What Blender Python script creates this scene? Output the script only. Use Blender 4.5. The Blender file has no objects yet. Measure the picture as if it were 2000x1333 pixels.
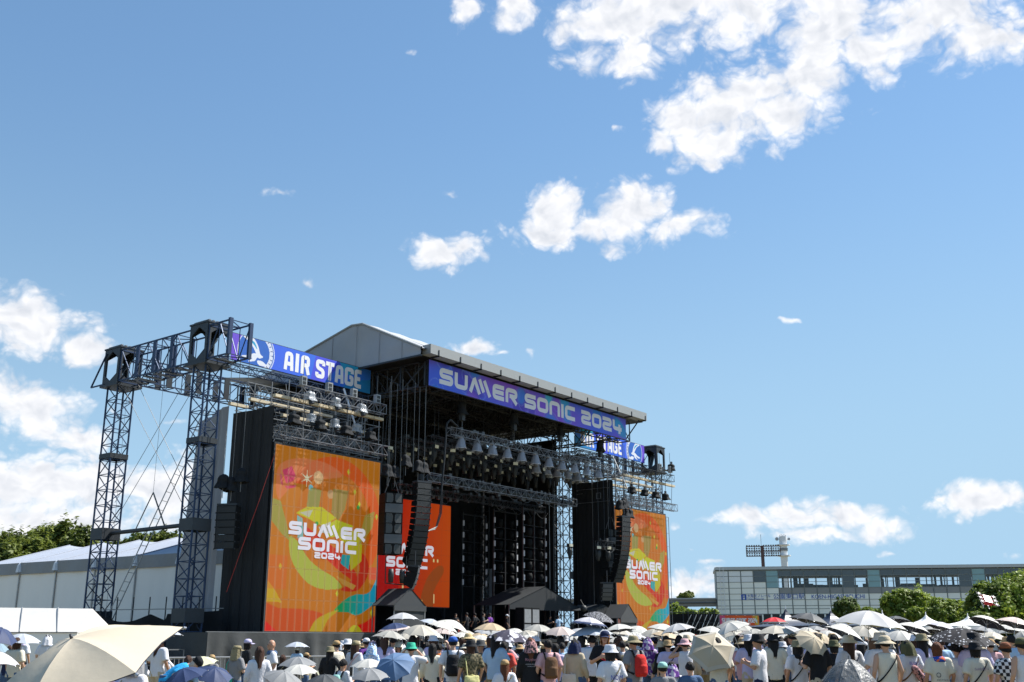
import bpy, bmesh, math, random
import numpy as np
from mathutils import Vector, Matrix, Euler
R = math.radians
rnd = random.Random(7)
SC = bpy.context.scene
COL = SC.collection

# ------------------------------------------------------------------ camera
F_PX, HORIZON, CX, CY = 2060.0, 1255.0, 1000.0, 666.5      # the photograph is 2000 x 1333
PITCH = math.atan((HORIZON - CY) / F_PX)
HEAD = R(37.6)                                             # heading of the view, from the stage front (+X)
CAM = Vector((0, -50, 1.68))
cd = bpy.data.cameras.new('camera'); cam = bpy.data.objects.new('camera', cd); COL.objects.link(cam)
cd.sensor_width = 36; cd.lens = 36 * F_PX / 2000; cd.clip_start = .1; cd.clip_end = 6000
cam.location = CAM; cam.rotation_euler = (math.pi / 2 + PITCH, 0, HEAD - math.pi / 2)
SC.camera = cam
FWD = Vector((math.cos(HEAD), math.sin(HEAD), 0)); RGT = Vector((math.sin(HEAD), -math.cos(HEAD), 0)); UPV = Vector((0, 0, 1))
F3 = FWD * math.cos(PITCH) + UPV * math.sin(PITCH); U3 = UPV * math.cos(PITCH) - FWD * math.sin(PITCH)
def ray(x, y): return F3 * F_PX + RGT * (x - CX) + U3 * (CY - y)
def at(x, y, d):                                           # the point seen at a pixel, d metres away along the ground
    r = ray(x, y); return CAM + r * (d / math.hypot(r.x, r.y))
def on_y(x, y, Y): r = ray(x, y); return CAM + r * ((Y - CAM.y) / r.y)
def on_x(x, y, X): r = ray(x, y); return CAM + r * ((X - CAM.x) / r.x)

# ------------------------------------------------------------------ sky, sun, exposure
SUN_AZ, SUN_EL = R(118), R(51)                             # clockwise from +Y
wd = bpy.data.worlds.new('World'); SC.world = wd; wd.use_nodes = True
nt = wd.node_tree; N = nt.nodes; L = nt.links
bg = N['Background']; bg.inputs[1].default_value = .115
sky = N.new('ShaderNodeTexSky'); sky.sky_type = 'NISHITA'; sky.sun_disc = False
sky.sun_elevation = SUN_EL; sky.sun_rotation = SUN_AZ; sky.altitude = 50
sky.air_density = 1.0; sky.dust_density = .1; sky.ozone_density = .9
def mth(op, a, b=None, c=None, clamp=False):
    n = N.new('ShaderNodeMath'); n.operation = op; n.use_clamp = clamp
    for i, v in enumerate((a, b, c)):
        if v is None: continue
        if isinstance(v, (int, float)): n.inputs[i].default_value = v
        else: L.new(v, n.inputs[i])
    return n.outputs[0]
def vmath(op, a, b=None, c=None, out=0):
    n = N.new('ShaderNodeVectorMath'); n.operation = op
    for i, v in enumerate((a, b, c)):
        if v is None: continue
        if isinstance(v, (tuple, list, Vector)): n.inputs[i].default_value = tuple(v)
        else: L.new(v, n.inputs[i])
    return n.outputs[out]
def noise(vec, scale, detail=6, rough=.55, col=False):
    n = N.new('ShaderNodeTexNoise'); L.new(vec, n.inputs['Vector'])
    n.inputs['Scale'].default_value = scale; n.inputs['Detail'].default_value = detail; n.inputs['Roughness'].default_value = rough
    return n.outputs['Color' if col else 'Fac']
def smooth(v, lo, hi, a=0., b=1.):
    n = N.new('ShaderNodeMapRange'); n.interpolation_type = 'SMOOTHSTEP'; L.new(v, n.inputs[0])
    for i, q in enumerate((lo, hi, a, b)): n.inputs[1 + i].default_value = q
    return n.outputs[0]
tc = N.new('ShaderNodeTexCoord'); D = tc.outputs['Generated']
# clouds: lumps of cumulus, each a direction on the sky dome with a half width and half height in degrees
CLOUDS = []
def cloud(*spots):
    for (x, y, rx, ry) in spots:
        d = ray(x, y).normalized(); CLOUDS.append((d, rx / 2060, ry / 2060, .60 if rx * ry < 1300 else 0.))
cloud((1190, 50, 105, 85), (1240, 105, 62, 65), (1310, 0, 170, 80), (1450, -10, 170, 74), (1620, 50, 135, 105), (1690, 90, 74, 84),
      (1560, 150, 120, 84), (1430, 215, 140, 90), (1335, 240, 72, 65), (1400, 275, 90, 52), (1540, 215, 80, 58),
      (1830, 20, 130, 75), (1900, 75, 70, 55), (1975, 75, 70, 45), (1005, 12, 62, 42), (905, 8, 40, 34))
cloud((1095, 415, 80, 72), (1060, 450, 66, 38), (1240, 405, 85, 62), (1210, 440, 95, 42), (1335, 445, 74, 32), (1165, 442, 62, 36), (1290, 452, 60, 26), (985, 440, 50, 24),
      (860, 495, 62, 36), (900, 480, 48, 28), (815, 480, 42, 22), (880, 378, 46, 20), (548, 378, 58, 17), (592, 562, 34, 18),
      (925, 682, 66, 24), (985, 696, 40, 15), (1025, 698, 20, 24), (1260, 558, 24, 12), (812, 95, 26, 20), (1205, 262, 24, 15), (1540, 622, 40, 10))
cloud((10, 610, 95, 62), (90, 645, 90, 50), (170, 680, 75, 45), (30, 775, 85, 52), (80, 800, 90, 60), (150, 845, 70, 30),
      (60, 940, 150, 62), (190, 950, 150, 66), (300, 960, 110, 72), (120, 1010, 240, 55), (20, 1040, 130, 45), (330, 820, 44, 14), (215, 805, 44, 14))
cloud((1470, 1008, 76, 26), (1560, 1004, 100, 32), (1650, 1012, 100, 34), (1710, 1030, 62, 26), (1600, 1045, 120, 18), (1560, 1062, 55, 18),
      (1920, 972, 90, 32), (1985, 962, 50, 30), (1870, 985, 60, 16), (1322, 1032, 28, 26), (1355, 1078, 26, 9), (1380, 1098, 42, 11),
      (1738, 1072, 44, 14), (1985, 1098, 44, 24), (1640, 1112, 36, 14), (1350, 1150, 90, 34), (1738, 1104, 30, 10))
w1 = noise(D, 20, 3, .5, True)
DW = vmath('ADD', D, vmath('MULTIPLY', vmath('SUBTRACT', w1, (.5, .5, .5)), (.040, .040, .030)))
field = None; lift = None
for d, rx, ry, thin in CLOUDS:
    k = rx / ry
    q = vmath('MULTIPLY_ADD', DW, (1 / rx, 1 / rx, k / rx), (-d.x / rx, -d.y / rx, -d.z * k / rx))
    ln = vmath('LENGTH', q, out=1)
    if thin: ln = mth('ADD', ln, thin)
    field = ln if field is None else mth('SMOOTH_MIN', field, ln, .25)
# the same kind of sky all round: scattered fair-weather clouds outside the mapped quarter
away = smooth(vmath('DOT_PRODUCT', D, tuple(ray(1000, 640).normalized()), out=1), .72, .84, 1, 0)
wide = noise(vmath('MULTIPLY', D, (1, 1, 2.2)), 4.2, 3, .5)
far = mth('MULTIPLY', smooth(wide, .53, .66), away)
field = mth('SUBTRACT', field, mth('MULTIPLY', far, 1.6))
DS = vmath('MULTIPLY', DW, (1, 1, 1.35))
n1 = noise(DS, 25, 9, .58)
def billow(vec, scale, detail):
    v = N.new('ShaderNodeTexVoronoi'); v.feature = 'F1'; L.new(vec, v.inputs['Vector']); v.inputs['Scale'].default_value = scale; v.inputs['Detail'].default_value = detail
    v.inputs['Roughness'].default_value = .55; v.inputs['Lacunarity'].default_value = 2.3; return v.outputs['Distance']
DB = vmath('ADD', DS, vmath('MULTIPLY', vmath('SUBTRACT', noise(D, 60, 3, .6, True), (.5, .5, .5)), (.010, .010, .010)))
up_right = (RGT * .50 + U3 * .85) * .010
b1 = billow(DB, 34, 2.5); b2 = noise(vmath('ADD', DB, tuple(up_right)), 30, 3, .5); b3 = noise(DB, 30, 3, .5)
base = mth('MULTIPLY', mth('SUBTRACT', 1.50, field), 1.15)
val = mth('ADD', base, mth('ADD', mth('MULTIPLY', mth('SUBTRACT', n1, .5), 1.15), mth('MULTIPLY', mth('SUBTRACT', .42, b1), .85)))
alpha = smooth(val, -.02, .88)
thick = smooth(val, .55, 1.7)
relief = mth('ADD', mth('MULTIPLY', mth('SUBTRACT', b3, b2), 1.5), mth('MULTIPLY', mth('SUBTRACT', .40, b1), .22))
lum = mth('ADD', mth('SUBTRACT', .97, mth('MULTIPLY', thick, .36)), relief, None, True)
cc = N.new('ShaderNodeMix'); cc.data_type = 'RGBA'; L.new(lum, cc.inputs[0])
CLOUD_K = 5.1
cc.inputs[6].default_value = (.46 * CLOUD_K, .52 * CLOUD_K, .62 * CLOUD_K, 1); cc.inputs[7].default_value = (1.02 * CLOUD_K, 1.02 * CLOUD_K, 1.04 * CLOUD_K, 1)
bw = N.new('ShaderNodeRGBToBW'); L.new(sky.outputs[0], bw.inputs[0])          # even out the brightness toward the horizon, keep the hue
lumY = mth('SMOOTH_MIN', mth('MULTIPLY', mth('POWER', bw.outputs[0], .76), 1.10), 3.1, 1.3)
flat_ = vmath('SCALE', sky.outputs[0]); L.new(mth('DIVIDE', lumY, bw.outputs[0]), flat_.node.inputs['Scale'])
clear_ = vmath('SCALE', (.66, 1.03, 1.38)); L.new(lumY, clear_.node.inputs['Scale'])
sep = N.new('ShaderNodeSeparateXYZ'); L.new(D, sep.inputs[0])
hm = N.new('ShaderNodeMix'); hm.data_type = 'RGBA'; L.new(smooth(sep.outputs[2],   .03, .5, .97, .36), hm.inputs[0]); hf = N.new('ShaderNodeHueSaturation'); hf.inputs['Saturation'].default_value = 1.22; L.new(flat_, hf.inputs['Color']); L.new(hf.outputs[0], hm.inputs[6]); L.new(clear_, hm.inputs[7])
hs = N.new('ShaderNodeHueSaturation'); hs.inputs['Saturation'].default_value = 1.0; L.new(hm.outputs[2], hs.inputs['Color'])
mx = N.new('ShaderNodeMix'); mx.data_type = 'RGBA'
L.new(alpha, mx.inputs[0]); L.new(hs.outputs[0], mx.inputs[6]); L.new(cc.outputs[2], mx.inputs[7])
L.new(mx.outputs[2], bg.inputs[0])
sd = bpy.data.lights.new('sun', 'SUN'); sun = bpy.data.objects.new('sun', sd); COL.objects.link(sun)
sd.energy = 5.0; sd.angle = R(.53); sd.color = (1, .965, .90)
sun.rotation_euler = (math.pi / 2 - SUN_EL, 0, math.pi - SUN_AZ); sun.location = (30, -40, 60)
vs = SC.view_settings; vs.view_transform = 'Standard'; vs.look = 'None'; vs.exposure = .86; vs.gamma = 1; vs.use_curve_mapping = False
SC.cycles.use_adaptive_sampling = True; SC.cycles.adaptive_threshold = .012; SC.cycles.adaptive_min_samples = 16; SC.cycles.max_bounces = 6; SC.cycles.transparent_max_bounces = 12; SC.cycles.caustics_reflective = False; SC.cycles.caustics_refractive = False

# ------------------------------------------------------------------ materials
MATS = {}
def srgb(r, g, b):
    f = lambda c: (c / 255 / 12.92) if c <= 10 else ((c / 255 + .055) / 1.055) ** 2.4
    return (f(r), f(g), f(b))
def mat(name, col, rough=.7, metal=0., var=.12, scale=3., bump=0., bscale=40., spec=.4, trans=0.):
    if name in MATS: return MATS[name]
    m = bpy.data.materials.new(name); m.use_nodes = True; t = m.node_tree; p = t.nodes['Principled BSDF']
    p.inputs['Roughness'].default_value = rough; p.inputs['Metallic'].default_value = metal; p.inputs['Specular IOR Level'].default_value = spec
    c = t.nodes.new('ShaderNodeTexCoord')
    n = t.nodes.new('ShaderNodeTexNoise'); n.inputs['Scale'].default_value = scale; n.inputs['Detail'].default_value = 5; n.inputs['Roughness'].default_value = .65
    t.links.new(c.outputs['Object'], n.inputs['Vector'])
    x = t.nodes.new('ShaderNodeMix'); x.data_type = 'RGBA'; t.links.new(n.outputs['Fac'], x.inputs[0])
    x.inputs[6].default_value = tuple(min(1, k * (1 - var)) for k in col) + (1,); x.inputs[7].default_value = tuple(min(1, k * (1 + var)) for k in col) + (1,)
    t.links.new(x.outputs[2], p.inputs['Base Color'])
    if bump:
        b = t.nodes.new('ShaderNodeTexNoise'); b.inputs['Scale'].default_value = bscale; b.inputs['Detail'].default_value = 4
        t.links.new(c.outputs['Object'], b.inputs['Vector'])
        u = t.nodes.new('ShaderNodeBump'); u.inputs['Strength'].default_value = bump; u.inputs['Distance'].default_value = .05
        t.links.new(b.outputs['Fac'], u.inputs['Height']); t.links.new(u.outputs[0], p.inputs['Normal'])
    if trans:
        o = t.nodes['Material Output']; tr = t.nodes.new('ShaderNodeBsdfTranslucent'); t.links.new(x.outputs[2], tr.inputs['Color'])
        s = t.nodes.new('ShaderNodeMixShader'); s.inputs[0].default_value = trans
        t.links.new(p.outputs[0], s.inputs[1]); t.links.new(tr.outputs[0], s.inputs[2]); t.links.new(s.outputs[0], o.inputs['Surface'])
    MATS[name] = m; return m
def film(name, col, clear=.5, rough=.15):                  # clear or milky plastic sheet
    if name in MATS: return MATS[name]
    m = mat(name, col, rough, 0, .25, 9., .6, 14.); t = m.node_tree; o = t.nodes['Material Output']; p = t.nodes['Principled BSDF']
    tr = t.nodes.new('ShaderNodeBsdfTransparent'); s = t.nodes.new('ShaderNodeMixShader'); s.inputs[0].default_value = clear
    t.links.new(p.outputs[0], s.inputs[1]); t.links.new(tr.outputs[0], s.inputs[2]); t.links.new(s.outputs[0], o.inputs['Surface'])
    return m
def print_mat(name, emit=0., diff=1., rough=.6):           # flat print carried by a colour attribute
    m = bpy.data.materials.new(name); m.use_nodes = True; t = m.node_tree; p = t.nodes['Principled BSDF']
    a = t.nodes.new('ShaderNodeVertexColor'); a.layer_name = 'print'
    p.inputs['Roughness'].default_value = rough; p.inputs['Specular IOR Level'].default_value = .25
    if diff < 1:
        k = t.nodes.new('ShaderNodeMix'); k.data_type = 'RGBA'; k.inputs[0].default_value = diff; k.inputs[6].default_value = (0, 0, 0, 1)
        t.links.new(a.outputs[0], k.inputs[7]); t.links.new(k.outputs[2], p.inputs['Base Color'])
    else: t.links.new(a.outputs[0], p.inputs['Base Color'])
    if emit:
        t.links.new(a.outputs[0], p.inputs['Emission Color']); p.inputs['Emission Strength'].default_value = emit
    MATS[name] = m; return m
def glow(name, col, k):
    m = mat(name, col); p = m.node_tree.nodes['Principled BSDF']
    p.inputs['Emission Color'].default_value = tuple(col) + (1,); p.inputs['Emission Strength'].default_value = k; return m

steel_blue = mat('steel_blue', (.022, .045, .100), .5, .3)
steel_dark = mat('steel_dark', (.035, .042, .050), .5, .3)
steel_grey = mat('steel_grey', (.22, .225, .23), .45, .4)
alu = mat('aluminium', (.36, .365, .37), .4, .6)
black_metal = mat('black_metal', (.014, .015, .017), .5)
black_cloth = mat('black_cloth', (.012, .013, .015), .9, 0, .3, 1.2, .35, 3.)
grey_cloth = mat('grey_drape', (.052, .056, .058), .85, 0, .25, 1.0, .35, 3.)
tent_black = mat('tent_black', (.018, .021, .024), .7, 0, .2, 1.5)
timber = mat('timber', (.58, .50, .36), .8, 0, .25, 5.)
white_paint = mat('white_paint', (.72, .73, .74), .5)
chain_m = mat('chain', (.16, .16, .16), .5, .5)
rope_m = mat('rope_white', (.5, .49, .46), .9)
red_rope = mat('red_rope', (.42, .03, .02), .8)

# ------------------------------------------------------------------ mesh helpers
def link(name, me, parent=None, m=None):
    o = bpy.data.objects.new(name, me); COL.objects.link(o)
    if m is not None:
        for q in (m if isinstance(m, (list, tuple)) else [m]): me.materials.append(q)
    if parent is not None: o.parent = parent
    return o
def tag(o, label=None, cat=None, group=None, kind=None):
    if label: o['label'] = label
    if cat: o['category'] = cat
    if group: o['group'] = group
    if kind: o['kind'] = kind
    return o
def thing(name, label, cat, loc=(0, 0, 0), rz=0., group=None):
    o = bpy.data.objects.new(name, None); COL.objects.link(o); o.location = loc; o.rotation_euler = (0, 0, rz)
    o.empty_display_size = .2; o['base'] = tuple(loc) if rz == 0 else (0., 0., 0.)
    return tag(o, label, cat, group)
def copy_tree(o, parent=None):
    c = o.copy(); COL.objects.link(c); c.parent = parent
    for ch in o.children: copy_tree(ch, c)
    return c
class MB:
    def __init__(s): s.v = []; s.f = []
    def add(s, vs, fs):
        b = len(s.v); s.v += [tuple(p) for p in vs]; s.f += [tuple(i + b for i in f) for f in fs]; return s
    def box(s, a, b):
        (x0, y0, z0), (x1, y1, z1) = a, b
        return s.add([(x0, y0, z0), (x1, y0, z0), (x1, y1, z0), (x0, y1, z0), (x0, y0, z1), (x1, y0, z1), (x1, y1, z1), (x0, y1, z1)],
                     [(0, 3, 2, 1), (4, 5, 6, 7), (0, 1, 5, 4), (1, 2, 6, 5), (2, 3, 7, 6), (3, 0, 4, 7)])
    def tube(s, p, q, r, n=4, r2=None, caps=False):
        p = Vector(p); q = Vector(q); d = q - p
        if d.length < 1e-6: return s
        d.normalize(); a = d.orthogonal().normalized() if abs(d.z) > .99 else d.cross(UPV).normalized()
        b = d.cross(a); r2 = r if r2 is None else r2; vs = []
        for c, rr in ((p, r), (q, r2)):
            for i in range(n):
                t = 2 * math.pi * (i + .5) / n; vs.append(c + (a * math.cos(t) + b * math.sin(t)) * rr)
        fs = [(i, (i + 1) % n, n + (i + 1) % n, n + i) for i in range(n)]
        if caps: fs += [tuple(reversed(range(n))), tuple(range(n, 2 * n))]
        return s.add(vs, fs)
    def path(s, pts, r, n=5):
        for a, b in zip(pts, pts[1:]): s.tube(a, b, r, n)
        return s
    def lathe(s, prof, n=16, c=(0, 0, 0), sx=1, sy=1):
        c = Vector(c); vs = []; m = len(prof)
        for i in range(n):
            t = 2 * math.pi * i / n
            for r, z in prof: vs.append((c.x + r * math.cos(t) * sx, c.y + r * math.sin(t) * sy, c.z + z))
        fs = [(i * m + j, ((i + 1) % n) * m + j, ((i + 1) % n) * m + j + 1, i * m + j + 1) for i in range(n) for j in range(m - 1)]
        return s.add(vs, fs)
    def grid(s, fn, nu, nv):
        b = len(s.v)
        for j in range(nv + 1):
            for i in range(nu + 1): s.v.append(tuple(fn(i / nu, j / nv)))
        for j in range(nv):
            for i in range(nu):
                k = b + j * (nu + 1) + i; s.f.append((k, k + 1, k + nu + 2, k + nu + 1))
        return s
    def truss(s, p, q, w, h=None, r=.03, step=None, rl=None, up=None):
        """box truss: four chords along p-q with zig-zag lacing on all four sides"""
        p = Vector(p); q = Vector(q); d = q - p; ln = d.length; d.normalize(); h = h or w; rl = rl or r * .6
        a = d.cross(UPV).normalized() if abs(d.z) < .99 else Vector((1, 0, 0))
        b = a.cross(d).normalized(); step = step or w; n = max(1, round(ln / step))
        cs = [a * (w / 2 * i) + b * (h / 2 * j) for i, j in ((-1, -1), (1, -1), (1, 1), (-1, 1))]
        for c in cs: s.tube(p + c, q + c, r)
        for k in range(n):
            t0 = p + d * (ln * k / n); t1 = p + d * (ln * (k + 1) / n)
            for e in range(4):
                c0, c1 = cs[e], cs[(e + 1) % 4]
                s.tube(t0 + (c0 if k % 2 else c1), t1 + (c1 if k % 2 else c0), rl)
                s.tube(t0 + c0, t0 + c1, rl)
        for e in range(4): s.tube(q + cs[e], q + cs[(e + 1) % 4], r)
        return s
    def build(s, name, m, parent=None, smooth_=False, local=False):
        off = Vector((0, 0, 0))
        if parent is not None and not local:
            k = parent
            while k is not None:
                off += Vector(k.get('base', (0, 0, 0))) if 'base' in k else Vector(k.location); k = k.parent
        me = bpy.data.meshes.new(name); me.from_pydata([tuple(Vector(p) - off) for p in s.v], [], s.f); me.update()
        if smooth_: me.polygons.foreach_set('use_smooth', [True] * len(me.polygons))
        return link(name, me, parent, m)
def part(name, m, parent, fn, **k):
    b = MB(); fn(b); return b.build(name, m, parent, **k)
# ------------------------------------------------------------------ lettering: every letter is drawn with strokes
def roundline(pts, rad, closed=False, n=5):
    pts = [Vector((x, y)) for x, y in pts]; out = []; m = len(pts)
    for i, p in enumerate(pts):
        if not closed and i in (0, m - 1): out.append(p); continue
        a = pts[i - 1]; b = pts[(i + 1) % m]; u = (a - p); v = (b - p)
        r = min(rad, u.length * .49, v.length * .49)
        if r < 1e-4: out.append(p); continue
        s = p + u.normalized() * r; e = p + v.normalized() * r
        for k in range(n + 1):
            t = k / n; out.append(s * (1 - t) ** 2 + p * 2 * t * (1 - t) + e * t ** 2)
    return out
def stroke(mb, pts, w, rad, mapf, closed=False, sx=1., th=.02):
    ps = [Vector((p.x * sx, p.y)) for p in roundline(pts, rad, closed)]; m = len(ps); lf = []; rt = []
    for i, p in enumerate(ps):
        a = ps[i - 1] if (i or closed) else None; b = ps[(i + 1) % m] if (i < m - 1 or closed) else None
        d = Vector((0, 0))
        if a is not None and (p - a).length > 1e-6: d += (p - a).normalized()
        if b is not None and (b - p).length > 1e-6: d += (b - p).normalized()
        d.normalize(); nrm = Vector((-d.y, d.x))
        k = 1.
        if a is not None and b is not None:
            c = (p - a).normalized().dot(d) if (p - a).length > 1e-6 else 1.
            k = 1 / max(.6, c)
        lf.append(p + nrm * w / 2 * k); rt.append(p - nrm * w / 2 * k)
    n = m if closed else m - 1; v = []; f = []
    for z in (0, 1): v += [mapf(q.x, q.y, z * th) for q in lf] + [mapf(q.x, q.y, z * th) for q in rt]
    T = 2 * m
    for i in range(n):
        j = (i + 1) % m
        f += [(T + i, T + m + i, T + m + j, T + j), (i, T + i, T + j, j), (m + j, T + m + j, T + m + i, m + i)]
    if not closed: f += [(0, m, T + m, T), (m - 1, T + m - 1, T + 2 * m - 1, 2 * m - 1)]
    mb.add(v, f)
W_ = .27
LOGO = {  # wide rounded festival capitals: (advance, [(points, closed)])
    'S': (1.06, [([(1.02, .875), (.12, .875), (.12, .5), (.94, .5), (.94, .125), (.0, .125)], 0)]),
    'U': (1.06, [([(.125, 1), (.125, .125), (.93, .125), (.93, 1)], 0)]),
    'M': (1.84, [([(.10, 0), (.42, .92)], 0), ([(.40, 1.0), (.86, 0)], 0), ([(.84, 1.0), (1.20, .20)], 0), ([(1.24, 1.0), (1.72, 0)], 0)]),
    'E': (1.02, [([(1.0, .875), (.125, .875), (.125, .125), (1.0, .125)], 0), ([(.2, .5), (.96, .5)], 0)]),
    'R': (1.10, [([(.125, 0), (.125, .875), (.94, .875), (.94, .48), (.36, .48)], 0), ([(.55, .44), (1.0, 0)], 0)]),
    'O': (1.08, [([(.125, .875), (.95, .875), (.95, .125), (.125, .125)], 1)]),
    'N': (1.06, [([(.125, 0), (.125, .875), (.93, .875), (.93, 0)], 0)]),
    'I': (.28, [([(.13, 0), (.13, 1)], 0)]),
    'C': (1.04, [([(1.03, .875), (.125, .875), (.125, .125), (1.03, .125)], 0)]),
    '2': (1.06, [([(.03, .875), (.94, .875), (.94, .5), (.125, .5), (.125, .125), (1.04, .125)], 0)]),
    '0': (1.06, [([(.125, .875), (.93, .875), (.93, .125), (.125, .125)], 1)]),
    '4': (1.06, [([(.125, 1), (.125, .36), (1.04, .36)], 0), ([(.78, .72), (.78, 0)], 0)]),
    ' ': (.42, []),
}
V_ = .24
SLAB = {  # tall condensed slab capitals
    'A': (.62, [([(.10, 0), (.16, .88), (.46, .88), (.52, 0)], 0), ([(.2, .34), (.44, .34)], 0)], .21),
    'I': (.30, [([(.15, 0), (.15, 1)], 0)], .23),
    'R': (.64, [([(.13, 0), (.13, .9), (.50, .9), (.50, .48), (.22, .48)], 0), ([(.40, .46), (.54, 0)], 0)], .215),
    'S': (.60, [([(.52, .70), (.52, .9), (.10, .9), (.10, .56), (.50, .44), (.50, .1), (.08, .1), (.08, .3)], 0)], .215),
    'T': (.58, [([(.29, 0), (.29, .9)], 0), ([(.0, .91), (.58, .91)], 0)], .22),
    'G': (.62, [([(.53, .68), (.53, .9), (.10, .9), (.10, .1), (.53, .1), (.53, .48), (.34, .48)], 0)], .215),
    'E': (.52, [([(.50, .91), (.10, .91), (.10, .09), (.50, .09)], 0), ([(.15, .5), (.42, .5)], 0)], .215),
    ' ': (.24, [], .1),
}
def write(text, font, m, parent, org, dx, dz, nrm, width=None, height=1., gap=.14, align='l', th=.03, rad=.22):
    """letters along direction dx, upright along dz, standing th proud of a face with normal nrm"""
    org = Vector(org); dx = Vector(dx); dz = Vector(dz); nrm = Vector(nrm)
    if font is LOGO: text = text.replace('MM', 'M')          # the logo joins its two Ms into one sign
    tot = sum(font[c][0] for c in text) + gap * (len(text) - 1)
    sx = (width / (tot * height)) if width else 1.
    x = -tot / 2 if align == 'c' else 0.
    for c in text:
        g = font[c]; w = g[2] if len(g) > 2 else W_
        if g[1]:
            mb = MB(); x0 = x
            mf = lambda u, v, t: org + dx * ((u + x0 * sx) * height) + dz * (v * height) + nrm * t
            for si, (pts, cl) in enumerate(g[1]): stroke(mb, pts, w * (1 + (sx - 1) * .35), rad, mf, bool(cl), sx, th + .003 * si)
            mb.build('letter', m, parent)
        x += g[0] + gap
# ------------------------------------------------------------------ flat prints, painted per vertex of a fine sheet
def inpoly(u, v, pts):
    r = np.zeros(u.shape, bool); n = len(pts)
    for i in range(n):
        (x0, y0), (x1, y1) = pts[i], pts[(i + 1) % n]
        if y0 == y1: continue
        r ^= ((y0 > v) != (y1 > v)) & (u < (x1 - x0) * (v - y0) / (y1 - y0) + x0)
    return r
def curve_poly(pts, n=8):
    m = len(pts); out = []
    for i in range(m):
        p0, p1, p2, p3 = (np.array(pts[(i + k) % m], float) for k in (-1, 0, 1, 2))
        for k in range(n):
            t = k / n; out.append(tuple(.5 * (2 * p1 + (p2 - p0) * t + (2 * p0 - 5 * p1 + 4 * p2 - p3) * t * t + (3 * p1 - p0 - 3 * p2 + p3) * t ** 3)))
    return out
def paint(c, mask, col, k=1.):
    col = np.array(srgb(*col)); a = (mask.astype(float) * k)[..., None]; c[:] = c * (1 - a) + col * a
def art_screen(u, v, seam=True):
    """orange festival artwork, u to the right, v downwards"""
    c = np.zeros(u.shape + (3,)); c[:] = srgb(206, 124, 12)
    g = np.clip(v, 0, 1)[..., None]; c[:] = c * (1 - g * .35) + np.array(srgb(190, 98, 4)) * g * .35
    asp = 11 / 9.
    rr = np.hypot(u - .56, (v - .40) * asp); up = (v < .62)
    paint(c, (rr < .47) & (rr > .36) & up & ((u > .42) | (v < .2)), (230, 84, 16), .8)
    paint(c, (rr < .36) & up, (202, 112, 10), .8)
    paint(c, inpoly(u, v, curve_poly([(.03, .13), (.2, .06), (.46, .06), (.62, .12), (.40, .16), (.2, .19), (.05, .30)])), (228, 128, 80), .75)
    for q in ([(.07, .14), (.15, .11), (.19, .16), (.17, .19), (.11, .21), (.09, .18)], [(.05, .16), (.07, .17), (.08, .23), (.06, .21)], [(.10, .225), (.2, .21), (.19, .225), (.12, .24)]):
        paint(c, inpoly(u, v, q), (216, 60, 110), .9)
    for k in range(3):
        a = R(90 + 60 * k); d = abs((u - .29) * math.sin(a) * .8 - (v - .165) * math.cos(a)); l = np.hypot((u - .29) * .8, v - .165)
        paint(c, (d < .006 * np.clip(1 - l / .05, 0, 1)), (250, 246, 205))
    paint(c, np.hypot(u - .395, (v - .15) * asp) < .045, (240, 205, 150), .8)
    paint(c, np.hypot(u - .33, (v - .215) * asp) < .022, (130, 205, 215))
    paint(c, np.hypot(u - .52, (v - .235) * asp) < .032, (202, 160, 110))
    paint(c, inpoly(u, v, [(.31, .23), (.34, .21), (.43, .22), (.41, .34), (.30, .34)]), (146, 150, 78), .9)
    paint(c, inpoly(u, v, [(.54, .20), (.69, .20), (.66, .31), (.60, .38), (.53, .34)]), (150, 140, 70), .85)
    paint(c, inpoly(u, v, [(.0, .30), (.07, .31), (.13, .42), (.17, .52), (.10, .49), (.0, .42)]), (160, 160, 72), .9)
    paint(c, inpoly(u, v, [(.86, .33), (.96, .30), (.94, .40), (.86, .47), (.80, .53), (.82, .44)]), (170, 156, 66), .9)
    paint(c, inpoly(u, v, [(.21, .365), (.30, .325), (.44, .315), (.58, .365), (.46, .425), (.33, .39)]), (200, 196, 24))
    paint(c, inpoly(u, v, [(.24, .36), (.36, .335), (.33, .38)]), (196, 196, 170))
    paint(c, inpoly(u, v, [(.42, .44), (.58, .375), (.75, .40), (.66, .46), (.53, .48)]), (196, 200, 30))
    paint(c, inpoly(u, v, [(.42, .43), (.53, .39), (.52, .46), (.45, .46)]), (205, 205, 190))
    paint(c, inpoly(u, v, [(.60, .47), (.78, .42), (.84, .45), (.80, .52), (.70, .52)]), (200, 196, 20))
    paint(c, inpoly(u, v, curve_poly([(.165, .50), (.18, .60), (.25, .68), (.36, .745), (.50, .77), (.66, .755), (.58, .70), (.44, .655), (.33, .60), (.24, .52)])), (176, 184, 70))
    paint(c, inpoly(u, v, curve_poly([(.24, .53), (.40, .50), (.66, .52), (.78, .60), (.74, .68), (.58, .62), (.40, .575)])), (214, 122, 30), .9)
    paint(c, inpoly(u, v, curve_poly([(.78, .54), (.88, .57), (.92, .64), (.88, .72), (.80, .77), (.66, .77), (.72, .73), (.83, .65)])), (206, 44, 10))
    paint(c, inpoly(u, v, [(.30, .43), (.64, .56), (.80, .67), (.78, .72), (.60, .65), (.30, .50)]), (212, 48, 16))
    paint(c, inpoly(u, v, [(.70, .49), (.84, .50), (.84, .60), (.74, .66)]), (196, 188, 28))
    paint(c, inpoly(u, v, [(.22, .375), (.27, .39), (.29, .52), (.235, .50)]), (120, 190, 190), .9)
    paint(c, inpoly(u, v, [(.65, .57), (.73, .57), (.72, .655), (.64, .62)]), (40, 170, 175))
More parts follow.
